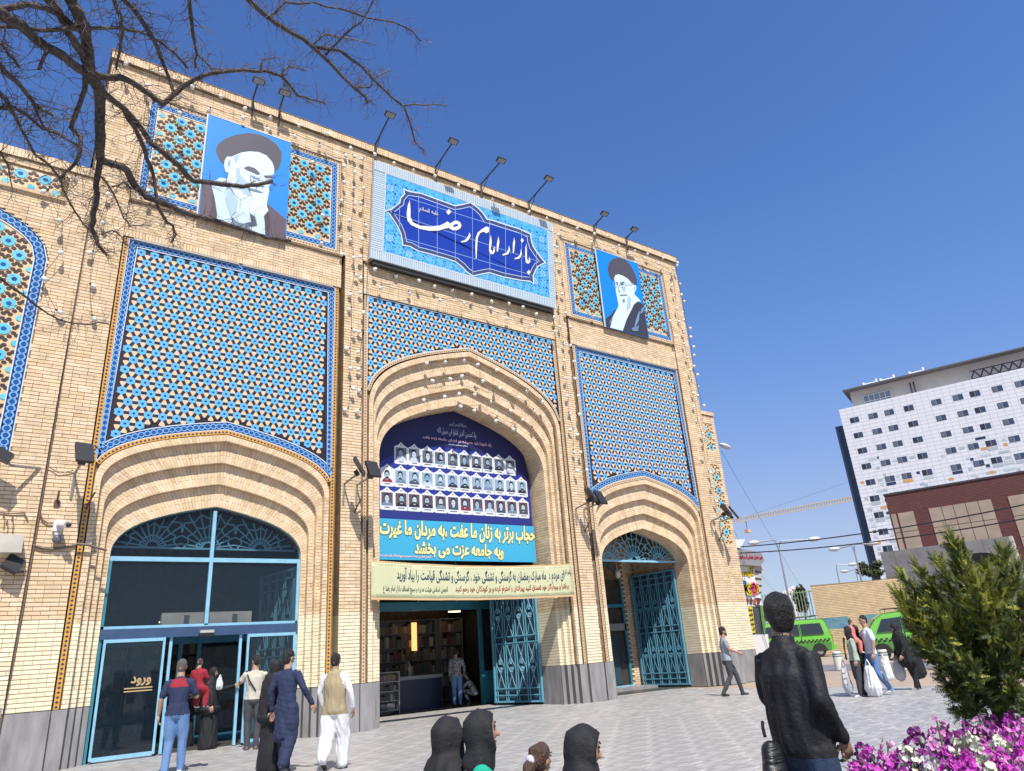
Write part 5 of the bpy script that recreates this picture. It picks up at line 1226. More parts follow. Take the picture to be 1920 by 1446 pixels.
# ---- tower crane jib
dst = 330
def Pd(x_, y_, d=dst): a, b, c = azel(x_, y_); return Vector((a*d, CAMY+b*d, CAMZ+c*d))
cr = thing('tower_crane', 'distant tower crane jib reaching across the sky with a hanging hook', 'crane', (Pd(1640,1000).x, Pd(1640,1000).y, 0)); A, Bq = Pd(1372,974), Pd(1660,919); k = MB(); k.use(mat('crane_yellow', (.48,.38,.24), .6))
n = 60; dn = Vector((0,0,-1.7))
for i in range(n):
    p, q = A.lerp(Bq, i/n), A.lerp(Bq, (i+1)/n); k.tube([p, p+dn*.95], .13, 3); k.tube([p+dn, q], .13, 3)
k.tube([A, Bq], .22, 4); k.tube([A+dn, Bq+dn], .22, 4); k.build('jib', None, cr, kind='stuff')
k = MB(); k.use(mat('crane_yellow', (.48,.38,.24), .6)); m_ = Bq; k.tube([(m_.x,m_.y,0),(m_.x,m_.y,m_.z+8)], .9, 4); k.build('mast', None, cr)
k = MB(); k.use(mat('cable_black', (.02,.02,.022), .6)); h_ = Pd(1398,975); k.tube([h_, h_-Vector((0,0,4))], .12, 4); k.tube([A.lerp(Bq,.1), m_+Vector((0,0,8)), A.lerp(Bq,.85)], .06, 3); k.use(mat('crane_hook', (.6,.42,.25), .6)).obox(h_-Vector((0,0,5)), 1.0, 1.0, .7); k.build('hoist', None, cr)
# ---- overhead cables
def wire(label, P, r, n=5, cat='cable', grp=None): k = MB(); k.use(mat('cable_black', (.02,.02,.022), .6)); k.tube(P, r, n); o = k.build('cable', None); tag(o, label, cat, grp); return o
def sagp(a, b, s, n=14): return [a.lerp(b, t)-Vector((0,0,s*4*t*(1-t))) for t in np.linspace(0, 1, n)]
wire('upper of the two overhead cables in front of the hotel', sagp(F(1366,1027,1.6), dist(2050,918,26), .25), .022)
wire('lower of the two overhead cables in front of the hotel', sagp(F(1366,1038,1.6), dist(2050,948,26), .25), .022)
wire('thin guy wire slanting down from the wing lamp', sagp(F(1352,845,.4), Pd(1505,1106,62), .1), .007)
wire('thinner guy wire nearer the building', sagp(F(1370,985,.4), Pd(1480,1108,62), 1.2), .006)
# ---- bollards
def bollard(px, py, label):
    g = G(px, py); T = thing('bollard', label, 'bollard', g, 'white bollards along the pavement edge'); h = .72
    k = MB(); k.use(mat('bollard_white', (.72,.68,.60), .6, var=.15, nscale=5)); k.lathe(g, [(.19,0),(.17,h-.03),(.14,h)], 14); k.build('post', None, T, smooth=False)
    for z in (h*.70, h*.82): k = MB(); k.use(mat('bollard_band', (.06,.16,.20), .6)); k.lathe(g+Vector((0,0,z)), [(.1785,0),(.177,.045)], 14); k.build('band', None, T)
bollard(1575,1256,'white bollard between the left van and the woman in green'); bollard(1662,1256,'white bollard behind the man carrying a child'); bollard(1754,1253,'white bollard partly behind the conifer'); bollard(1700,1256,'white bollard hidden beside the woman in the black chador')
# ---- juice kiosk
KY = 1.3
jk = thing('juice_kiosk', 'small juice shop front with white fascia and colourful lettering beside the right wing', 'kiosk', (25.5, KY, 0))
def jp(x, y, off=0.): p = F(1355+x/3.97, 1000+y/3.97, KY); return Vector((p.x, p.y-off, p.z))
def jpoly(k, mm, P, off, d=.03): k.use(mm).prism([jp(x, y, off) for x, y in P], (0,d,0))
k = MB(); jpoly(k, pm(236,236,232), [(92,545),(290,545),(262,240),(48,215)], .0, .4); k.build('fascia', None, jk)
k = MB(); jpoly(k, mat('brushed_steel', (.30,.29,.29), .4, .3), [(45,238),(240,250),(275,215),(250,150),(85,120),(20,125)], .25, .25); k.build('steel_canopy', None, jk)
k = MB(); jpoly(k, pm(232,230,226), [(20,112),(92,118),(125,52),(22,58)], .3, .3); k.build('awning_box', None, jk)
k = MB(); lettering(k, 'شیر عسل بستنی آب میوه', wallmap(jp(85,200,.26), jp(262,205,.26), jp(255,165,.26), jp(90,158,.26)), pm(200,40,70), bold=.12); k.build('lettering', None, jk)
k = MB(); lettering(k, 'آبمیوه', wallmap(jp(48,322,.03), jp(228,325,.03), jp(225,255,.03), jp(45,280,.03)), pm(235,200,40), bold=.16); k.use(pm(235,200,40)); jpoly(k, pm(235,200,40), [(48,322),(225,318),(222,290),(45,298)], .02); k.build('yellow_lettering', None, jk)
for s, mm, x0, x1, y0, y1 in (('J',pm(215,50,140),66,105,475,350),('u',pm(30,170,185),110,165,460,395),('i',pm(30,120,200),140,160,455,362),('c',pm(235,200,40),168,205,455,380),('e',pm(220,70,120),205,240,450,375),('s',pm(240,180,50),238,262,440,395)):
    k = MB(); lettering(k, s, wallmap(jp(x0,y0,.06), jp(x1,y0,.06), jp(x1-3,y1,.06), jp(x0-3,y1,.06)), mm, bold=.14, arabic=False); k.build('letter', None, jk)
k = MB()
for i in range(7): jpoly(k, [pm(120,60,50),pm(90,80,90),pm(170,90,60)][i%3], [(85+i*28,525),(100+i*28,530),(108+i*28,500),(98+i*28,480),(86+i*28,495)], .04)
for i in range(6): jpoly(k, pm(90,70,66), [(238,280+i*50),(285,288+i*50),(282,296+i*50),(240,290+i*50)], .05)
jpoly(k, pm(190,188,188), [(240,240),(285,225),(308,260),(300,300),(280,320),(300,340),(285,430),(270,440),(250,380)], .02); k.build('cut_out_decoration', None, jk, kind='stuff')
k = MB(); jpoly(k, mat('shop_glass_dark', (.06,.065,.07), .2), [(90,548),(290,548),(330,760),(120,770)], .0, .3); jpoly(k, pm(70,60,70), [(92,550),(150,550),(182,755),(125,760)], .04); k.build('window', None, jk)
k = MB(); jpoly(k, pm(225,200,50), [(155,548),(212,550),(235,740),(190,750)], .06); k.build('yellow_price_strip', None, jk)
k = MB()
for i in range(5): lettering(k, ['بستنی','فالوده','شیر','معجون','آب'][i], wallmap(jp(170+i*5,585+i*35,.08), jp(208+i*5,585+i*35,.08), jp(206+i*5,562+i*35,.08), jp(167+i*5,562+i*35,.08)), pm(40,40,40), bold=.1)
k.build('price_lettering', None, jk)
k = MB(); jpoly(k, mat('kiosk_green', (.10,.22,.06), .5), [(268,545),(290,545),(310,640),(300,760),(280,650)], .08); jpoly(k, pm(225,222,215), [(118,760),(330,752),(350,1000),(160,1010)], .05, .4); k.build('counter_front', None, jk)
# ============================================================ bare tree reaching in from the left
M_bark = mat('bare_bark', (.045,.033,.028), .9, col2=(.13,.105,.09), nscale=30, detail=6, bump=.8, bscale=70)
M_twig = mat('twig_bark', (.17,.135,.115), .9, col2=(.10,.075,.065), nscale=20)
def td(x, y): return 6.0+.0026*x+.0016*y
TREE = [ # (radius in px at start, at end, points)
 (10,8,[(-60,-15),(0,25),(39,47),(65,72),(89,90),(117,104),(146,128),(167,142)]), (11,9,[(120,-40),(133,0),(146,23),(159,52),(162,78),(165,104),(167,125),(168,143)]),
 (8,6,[(80,-30),(91,0),(110,21),(125,50),(136,73),(154,99),(162,125)]), (6,4,[(-40,10),(0,18),(52,8),(86,16),(115,29),(140,50),(167,53)]),
 (10,8,[(168,143),(183,162),(188,183),(188,209),(187,240),(187,270),(188,297)]), (8,3,[(188,297),(199,304),(227,312),(243,329),(256,352),(274,370),(308,382),(340,397),(370,405),(406,414),(442,427),(470,435),(500,446),(545,452)]),
 (6,2.5,[(188,297),(180,342),(183,365),(175,402),(171,428),(180,444),(183,459),(194,472),(200,479)]), (7,5,[(168,142),(200,145),(225,145),(251,157),(272,172),(290,185),(305,196)]),
 (5,1.6,[(305,196),(329,175),(362,151),(397,137),(459,131),(499,133),(526,142),(541,157),(557,179),(588,188),(610,195)]), (1.8,1,[(526,142),(541,124),(575,133)]), (1.6,.9,[(488,132),(494,111),(526,108)]),
 (4.5,2,[(232,204),(253,240),(271,279),(283,313),(290,344),(295,386),(313,417),(324,423),(330,440),(322,456)]), (6,4,[(168,144),(200,180),(233,204),(270,248),(284,270),(339,314),(361,339),(419,346),(456,350),(480,347),(510,339)]),
 (4,2,[(210,-20),(214,0),(227,34),(230,60),(224,99),(218,130)]), (5,3,[(225,-20),(232,0),(261,31),(279,60),(295,89),(305,117),(324,170)]),
 (4,2,[(-30,46),(0,50),(52,53),(112,56),(167,53),(225,52),(261,59),(300,78),(330,102),(352,128)]), (4,1.6,[(352,-20),(355,0),(362,66),(369,102),(366,128)]), (2,1,[(369,102),(393,124),(407,138)]),
 (5.5,2.2,[(452,-20),(466,0),(495,27),(530,51),(566,71),(601,102),(632,133),(663,164),(685,182),(690,193)]), (3.4,1.3,[(588,88),(637,95),(677,124),(699,148),(725,173),(756,199),(770,235),(778,266),(796,284)]),
 (2,1,[(663,164),(694,164),(703,146),(732,131)]), (1.8,.8,[(756,199),(796,197),(838,198)]), (2.4,1.2,[(610,104),(646,66),(677,42),(701,0),(710,-20)]), (2,1,[(588,84),(610,64),(646,71),(703,84)]),
 (2.6,1,[(505,35),(517,22),(535,4),(588,4),(637,16),(685,33),(739,42),(774,60),(790,78)]), (5,2,[(-20,105),(0,123),(29,151),(52,180),(78,206),(99,217)]), (4,2,[(-20,150),(0,178),(18,201),(42,245),(65,290)]),
 (4,1.6,[(-20,203),(0,201),(21,200),(52,217),(78,240),(99,248),(123,262),(150,275)]), (2.6,1.3,[(39,240),(65,290),(91,308),(115,339),(125,368),(142,399),(167,431)]), (3,1.6,[(-10,75),(3,84),(16,104),(37,128)]),
 (4,2.6,[(91,91),(84,104),(73,130)]), (5,2.4,[(160,140),(159,167),(146,204),(133,240),(151,256),(150,287),(142,305),(123,321),(115,334)]), (2.4,1,[(-20,515),(0,522),(44,553),(91,589),(135,606),(164,609),(204,607)]),
 (2.4,1,[(-20,290),(0,285),(15,310),(24,360)]), (2.2,1,[(188,330),(206,352),(222,384),(232,410),(243,424),(285,422)]), (1.8,.9,[(190,440),(210,432),(228,444),(240,462)]), (3,1.5,[(57,185),(68,208),(80,235),(100,260)]), (2,1,[(210,350),(232,340),(244,352),(247,382)])]
tr = thing('bare_tree', 'bare dark branched tree reaching in from the upper left in front of the building', 'tree', dist(-330,-260,6.2)*1.0)
tb = Vector(dist(-330,-260,6.2)); tr.location = (tb.x, tb.y, 0)
k = MB(); k.use(M_bark); k.tube([(tb.x,tb.y,-.1),(tb.x+.05,tb.y,.9),(tb.x-.03,tb.y+.04,2.4),tb], [.24,.19,.17,.15], 10)
for s, e in (((-60,-15),8),((120,-40),8),((80,-30),7),((-40,10),6),((210,-20),5),((225,-20),5),((352,-20),4),((452,-20),5),((-20,105),5),((-20,150),4),((-20,203),4),((-30,46),4),((-10,75),3),((-20,515),3),((-20,290),3)):
    q = dist(*s, td(*s)); mid = tb.lerp(q, .5)+Vector((0,0,.35 if s[1] < 50 else -.1)); k.tube([tb, mid, q], [.10, .07, e/1316*td(*s)], 7)
k.build('trunk', None, tr, smooth=True)
rt = random.Random(11); tw = MB(); tw.use(M_twig)
def twig(p, d, L, r, lvl):
    n = 4; P = [p]; dd = d.copy()
    for i in range(n): dd = (dd+Vector((rt.gauss(0,.28), rt.gauss(0,.28), rt.gauss(0,.28)))).normalized(); P.append(P[-1]+dd*L/n)
    tw.tube(P, [r, r*.85, r*.7, r*.55, r*.35], 3 if lvl > 0 else 4, cap=False)
    if lvl < 2:
        for j in range(rt.randint(1,3) if lvl == 0 else rt.randint(1,3)):
            q = P[rt.randint(1,n)]; twig(q, (dd+Vector((rt.gauss(0,.7), rt.gauss(0,.7), rt.gauss(0,.7)))).normalized(), L*rt.uniform(.3,.6), r*.6, lvl+1)
M_pod = mat('dry_pod', (.24,.17,.13), .8)
for r0, r1, P in TREE:
    n = len(P); V = []; ph = rt.uniform(0,6)
    # finer wobble between traced points
    Q = []
    for i in range(n-1):
        for t in (0, .5):
            x = P[i][0]*(1-t)+P[i+1][0]*t; y = P[i][1]*(1-t)+P[i+1][1]*t
            if t: x += rt.gauss(0,1.2); y += rt.gauss(0,1.2)
            Q.append((x, y))
    Q.append(P[-1]); m_ = len(Q)
    for i, (x, y) in enumerate(Q): V.append(dist(x, y, td(x, y)+.10*math.sin(ph+i*.8)*math.sin(math.pi*i/(m_-1))))
    rr = [(r0+(r1-r0)*i/(m_-1))/1316*td(*Q[i])*.82*rt.uniform(.9,1.12) for i in range(m_)]
    k = MB(); k.use(M_bark if r0 > 2.2 else M_twig); k.tube(V, rr, 7 if r0 > 3 else 5); k.build('limb' if r0 > 3 else 'branch', None, tr, smooth=True)
    for i in range(1, m_):
        nn = 5 if r1 < 5 else 2
        for j in range(nn):
            if rt.random() < .85:
                t = rt.random(); p = V[i-1].lerp(V[i], t); d = (V[i]-V[i-1]).normalized(); s = Vector((rt.gauss(0,1), rt.gauss(0,1), rt.gauss(0,1))).normalized()
                twig(p, (d*.5+s).normalized(), rt.uniform(.05,.26), max(.0015, min(.0035, rr[i]*.4)), 0 if rt.random() < .6 else 1)
tw.build('twigs', None, tr, kind='stuff')
k = MB(); k.use(M_pod)
for x, y in ((801,76),(806,80),(790,84),(774,268),(782,240),(740,20),(688,182),(800,205),(795,288),(780,262),(77,205),(84,200),(99,215)):
    p = dist(x, y, td(x, y)); M_ = Matrix.Rotation(rt.uniform(0,3), 3, 'X')@Matrix.Rotation(rt.uniform(0,3), 3, 'Y'); k.ell(p, .008, .005, .028, 5, 4, M_)
k.build('dry_pods', None, tr, kind='stuff')
# ============================================================ conifer
M_con = mat('conifer_spray', (.06,.09,.02), .65, island=[(.035,.055,.012),(.06,.085,.018),(.10,.13,.022),(.075,.10,.02),(.05,.07,.016)])
M_cony = mat('conifer_new_growth', (.25,.27,.03), .6, island=[(.17,.21,.03),(.26,.28,.035),(.33,.31,.03),(.20,.23,.03)])
cd = 5.2; cb = Vector(dist(1872,1330,cd)); cf = thing('conifer', 'feathery green and yellow conifer standing at the right edge behind the flowers', 'tree', (cb.x, cb.y, .3))
def cp(x, y, d=0.): return Vector(dist(x, y, cd+d))
k = MB(); k.use(mat('conifer_bark', (.045,.035,.03), .9)); k.tube([(cb.x,cb.y,.35), cb, cp(1855,1270), cp(1845,1190), cp(1810,1110)], [.05,.04,.032,.024,.012], 7); BR = []
SPR = MB(); SPY = MB(); SPR.use(M_con); SPY.use(M_cony)
def spray(p, d, L, yl):
    side = d.cross(Vector((rt.gauss(0,1), rt.gauss(0,1), rt.gauss(0,1)))).normalized(); nrm = d.cross(side); bm = SPY if yl else SPR; n = 7
    for i in range(n):
        t = (i+.5)/n; c = p+d*L*t; w = L*.34*(1-t*.75)
        for s in (-1, 1):
            q = c+(side*s+d*.9).normalized()*w; o = nrm*rt.uniform(-.004,.004); h = .0030; bm.add([c-d*h, q+o, c+d*h*1.6], [(0,1,2)])
            m2 = c.lerp(q, .55); q2 = m2+(side*s*.2+d+nrm*.3*s).normalized()*w*.5; bm.add([m2-side*h*.7, q2, m2+side*h*.7], [(0,1,2)])
    bm.add([p-side*.003, p+d*L*1.05, p+side*.003], [(0,1,2)])
# boughs: (root px, tip px, depth, yellowness, sprays, spread)
BO = [((1850,1240),(1785,1012),-.1,.55),((1850,1230),(1805,1050),.15,.35),((1845,1225),(1765,1060),-.2,.5),((1850,1260),(1718,1062),-.15,.5),((1850,1270),(1695,1082),.0,.35),((1850,1275),(1690,1120),-.2,.55),((1850,1280),(1700,1150),-.25,.6),((1850,1290),(1715,1180),-.1,.25),((1850,1300),(1745,1135),-.35,.5),
      ((1845,1220),(1880,1040),-.1,.4),((1845,1230),(1905,1060),.1,.3),((1850,1240),(1950,1080),-.2,.35),((1850,1250),(1960,1130),.0,.3),((1850,1260),(1950,1190),-.3,.4),((1855,1280),(1960,1240),-.3,.25),((1850,1230),(1850,1070),-.3,.65),((1850,1240),(1830,1090),-.4,.7),((1850,1300),(1770,1210),-.4,.15),((1860,1310),(1780,1290),-.2,.12),((1860,1310),(1800,1330),-.2,.1),((1855,1300),(1730,1205),-.3,.45),((1860,1320),(1900,1290),-.4,.2),
      ((1860,1310),(1820,1250),-.5,.1),((1850,1290),(1900,1180),-.45,.2),((1850,1260),(1790,1150),-.3,.3),((1850,1280),(1880,1110),.3,.1),((1850,1280),(1750,1110),.3,.15),((1850,1290),(1725,1215),.1,.3),((1860,1320),(1790,1250),.3,.05),((1860,1320),(1930,1330),-.1,.05),((1850,1240),(1800,1030),.2,.3)]
for a, b, dp, yl in BO:
    A = cp(*a); Bq = cp(b[0], b[1], dp); d0 = Bq-A; L = d0.length; k.tube([A, A+d0*.5+Vector((0,0,-.03)), Bq], [.012,.008,.002], 5)
    nb = int(40*L/.5)+18
    for i in range(nb):
        t = rt.uniform(.12, 1.0)**.8; p = A+d0*t+Vector((0,0,-.03))*4*t*(1-t); spread = .10*(1.12-t); q = p+Vector((rt.gauss(0,1), rt.gauss(0,1), rt.gauss(0,.8)))*spread*.6
        dd = (d0.normalized()*.9+Vector((rt.gauss(0,.5), rt.gauss(0,.5), rt.gauss(.25,.4)))).normalized()
        for s in range(5): spray(q+Vector((rt.gauss(0,.015),)*3), (dd+Vector((rt.gauss(0,.35), rt.gauss(0,.35), rt.gauss(0,.35)))).normalized(), rt.uniform(.035,.095), rt.random() < yl*(.35+.65*t))
    for i in range(5): spray(Bq+Vector((rt.gauss(0,.012),)*3), (d0.normalized()+Vector((rt.gauss(0,.2), rt.gauss(0,.2), rt.gauss(.1,.2)))).normalized(), rt.uniform(.06,.11), rt.random() < yl+.2)
k.build('trunk', None, cf); SPR.build('green_sprays', None, cf, kind='stuff'); SPY.build('yellow_sprays', None, cf, kind='stuff')
# planter for tree and flowers
pc_ = Vector(dist(1780,1500,3.6)); 
def loc2(x, y, d): q = dist(x, y, d); return Vector((q.x, q.y, 0))
c1, c2, c3_, c4 = loc2(1560,1500,2.6), loc2(2150,1500,2.6), loc2(2150,1500,6.6), loc2(1700,1500,6.6)
k = MB(); k.use(mat('planter_concrete', (.33,.32,.30), .85, var=.2, nscale=6)); 
k.prism([c1+Vector((0,0,.40)), c2+Vector((0,0,.40)), c3_+Vector((0,0,.40)), c4+Vector((0,0,.40))], (0,0,-.42)); pl = k.build('planter', None); tag(recenter(pl), 'low raised concrete planter holding the flowers and the conifer', 'planter')
k = MB(); k.use(mat('planter_soil', (.05,.035,.025), .95, bump=1, bscale=30)); f_ = lambda v: v+Vector((0,0,.404)); ctr = (c1+c2+c3_+c4)/4; k.poly([f_(ctr+(q-ctr)*.96) for q in (c1,c2,c3_,c4)]); o = k.build('soil', None, None, kind='structure')
# ============================================================ stock flowers
M_leaf = mat('flower_leaf', (.10,.14,.07), .7, island=[(.09,.13,.06),(.14,.18,.10),(.07,.10,.05)])
PET = {'magenta': [(.42,.02,.34),(.55,.05,.45),(.36,.03,.32),(.60,.12,.48)], 'purple': [(.16,.01,.13),(.24,.02,.22),(.12,.01,.10)], 'pink': [(.62,.20,.48),(.70,.32,.56),(.55,.14,.42)], 'white': [(.70,.70,.52),(.62,.64,.44),(.76,.75,.62)], 'pale': [(.55,.50,.52),(.62,.56,.60),(.50,.48,.46)]}
PM = {c: mat('petal_'+c, PET[c][0], .6, island=PET[c]) for c in PET}
def flower_proto(col, h, seed, bloom):
    r = random.Random(seed); T = bpy.data.objects.new('stock_flower', None); parts = []
    s = MB(); s.use(M_leaf); P = [Vector((0,0,0)), Vector((r.gauss(0,.01), r.gauss(0,.01), h*.5)), Vector((r.gauss(0,.015), r.gauss(0,.015), h))]; s.tube(P, [.005,.004,.002], 5); parts.append(('stem', s))
    l = MB(); l.use(M_leaf)
    for i in range(26):
        t = r.uniform(.02,.80); p = P[0].lerp(P[1], t*2) if t < .5 else P[1].lerp(P[2], t*2-1); a = r.uniform(0,6.28); d = Vector((math.cos(a), math.sin(a), r.uniform(.4,1.4))).normalized(); sd = d.cross(Vector((0,0,1))).normalized(); L = r.uniform(.05,.10); w = .006; b = p+d*L*.5; e = p+d*L+Vector((0,0,-.012))
        l.add([p, b+sd*w, e, b-sd*w], [(0,1,2,3)])
    parts.append(('leaf_tuft', l))
    f = MB(); f.use(PM[col])
    for i in range(int(46*bloom)):
        t = r.uniform(0,1); c = P[2]+Vector((0,0,-t*h*.30)); a = r.uniform(0,6.28); rad = .006+.020*min(1, t*2.2); c = c+Vector((math.cos(a)*rad, math.sin(a)*rad, r.gauss(0,.004))); out = Vector((math.cos(a), math.sin(a), r.uniform(.1,.8))).normalized(); u = out.orthogonal().normalized(); v = out.cross(u)
        for q in range(6):
            an = q*1.047+r.uniform(-.3,.3); dd = (u*math.cos(an)+v*math.sin(an)+out*r.uniform(.1,.9)).normalized(); sd = out.cross(dd).normalized(); L = r.uniform(.006,.011); f.add([c, c+dd*L*.6+sd*L*.5, c+dd*L, c+dd*L*.6-sd*L*.5], [(0,1,2,3)])
    parts.append(('blossom', f))
    return [(nm, mb.mesh(nm)) for nm, mb in parts]
protos = {c: [flower_proto(c, .30, i*7+len(c), b) for i, b in enumerate((1.0, .8, 1.15))] for c in PET}
FL = [(1622,1432,'magenta',.9,3.4),(1640,1400,'magenta',1.0,3.3),(1655,1392,'pink',.9,3.3),(1632,1415,'magenta',.8,3.4),(1607,1398,'purple',.5,3.4),(1690,1425,'magenta',.7,3.2),(1698,1432,'magenta',.7,3.1),(1716,1356,'purple',1.2,3.5),(1757,1348,'pink',1.3,3.6),(1745,1385,'pink',1.1,3.3),(1750,1400,'magenta',1.0,3.2),
      (1720,1415,'purple',.8,3.1),(1770,1380,'white',1.1,3.2),(1785,1376,'white',1.1,3.1),(1800,1384,'white',1.0,3.2),(1776,1392,'white',1.0,3.0),(1815,1382,'white',1.0,3.3),(1835,1386,'white',.9,3.1),(1820,1392,'white',.9,3.0),(1847,1378,'magenta',1.1,3.3),(1790,1402,'pale',1.0,3.0),(1770,1420,'pale',.9,3.0),(1750,1430,'pale',.8,2.9),(1795,1430,'pale',.8,2.9),(1780,1440,'white',.7,2.9),
      (1800,1410,'purple',1.0,3.0),(1825,1405,'magenta',1.1,3.0),(1845,1405,'magenta',1.1,2.9),(1830,1420,'magenta',1.0,2.9),(1815,1430,'magenta',.9,2.8),(1850,1425,'magenta',1.0,2.8),(1870,1410,'pink',1.1,2.9),(1890,1420,'pink',1.0,2.8),(1880,1435,'magenta',.9,2.8),(1905,1430,'magenta',1.0,2.8),(1860,1395,'pale',1.0,3.1),(1880,1385,'magenta',1.1,3.2),(1895,1375,'pink',1.2,3.3),(1870,1365,'pink',1.2,3.5),
      (1905,1395,'magenta',1.1,3.0),(1915,1375,'magenta',1.2,3.2),(1918,1350,'pink',1.3,3.5),(1890,1350,'magenta',1.3,3.6),(1865,1345,'pink',1.3,3.7),(1830,1350,'purple',1.3,3.7),(1812,1360,'purple',1.2,3.6),(1840,1360,'purple',1.2,3.6),(1800,1370,'purple',1.2,3.5),(1900,1340,'purple',1.3,3.8),(1918,1410,'magenta',1.0,2.9),(1840,1440,'pink',.8,2.8),(1730,1440,'purple',.6,3.0),(1705,1445,'magenta',.5,3.0),(1660,1440,'purple',.5,3.3),(1720,1395,'pale',.9,3.3),(1735,1405,'purple',.9,3.2),(1875,1425,'magenta',1,2.75),(1860,1440,'magenta',.9,2.7),(1898,1445,'pink',.9,2.7)]
LBL = {'magenta': 'bright magenta stock flower spike in the planter at the lower right', 'purple': 'dark purple stock flower spike in the planter at the lower right', 'pink': 'pale pink stock flower spike in the planter at the lower right', 'white': 'creamy white stock flower spike in the planter at the lower right', 'pale': 'greyish white stock flower spike in the planter at the lower right'}
for i, (x, y, c, s, d) in enumerate(FL+[(x+rt.uniform(-22,22), y+rt.uniform(4,26), c, s, d-rt.uniform(0,.3)) for x, y, c, s, d in FL if x > 1800]):
    top = dist(x, y, d); s = min(1.6, max(.9, (top.z-.404)/.30*.9)) if top.z > .55 else .9
    T = bpy.data.objects.new('stock_flower', None); COL.objects.link(T); T['label'] = LBL[c]; T['category'] = 'flower'; T['group'] = c+' stock flowers in the planter'
    h = .30*s; T.location = (top.x, top.y, top.z-h); T.scale = (s, s, s); T.rotation_euler = (rt.gauss(0,.08), rt.gauss(0,.08), rt.uniform(0,6.28)); T.empty_display_size = .05
    for nm, me in protos[c][i % 3]: o = bpy.data.objects.new(nm, me); COL.objects.link(o); o.parent = T
# ============================================================ people
SKIN = mat('skin', (.44,.25,.17), .55, var=.1, nscale=30); SKIND = mat('skin_tanned', (.27,.15,.10), .55)
HAIRB = mat('black_hair', (.012,.010,.010), .45, bump=.9, bscale=160, stretch=(1,1,.35)); HAIRG = mat('greying_hair', (.10,.09,.08), .6, bump=.8, bscale=160); HAIRR = mat('brown_hair', (.07,.035,.022), .4, bump=.8, bscale=140, stretch=(1,1,.3))
def cloth(name, c, rough=.85, **k): return mat('cloth_'+name, c, rough, bump=.35, bscale=k.pop('bs', 45), var=k.pop('var', .12), nscale=k.pop('ns', 6), **k)
def remesh(V, Fc, vox):
    me = bpy.data.meshes.new('raw'); me.from_pydata([tuple(v) for v in V], [], Fc); o = bpy.data.objects.new('raw', me); COL.objects.link(o)
    m1 = o.modifiers.new('r', 'REMESH'); m1.mode = 'VOXEL'; m1.voxel_size = vox; m2 = o.modifiers.new('s', 'SMOOTH'); m2.factor = .5; m2.iterations = 3
    dg = bpy.context.evaluated_depsgraph_get(); e = o.evaluated_get(dg); em = e.to_mesh(); n = len(em.vertices); co_ = np.empty(n*3); em.vertices.foreach_get('co', co_); co_ = co_.reshape(-1, 3)
    fs = [tuple(p.vertices) for p in em.polygons]; e.to_mesh_clear(); bpy.data.objects.remove(o); bpy.data.meshes.remove(me); return co_, fs
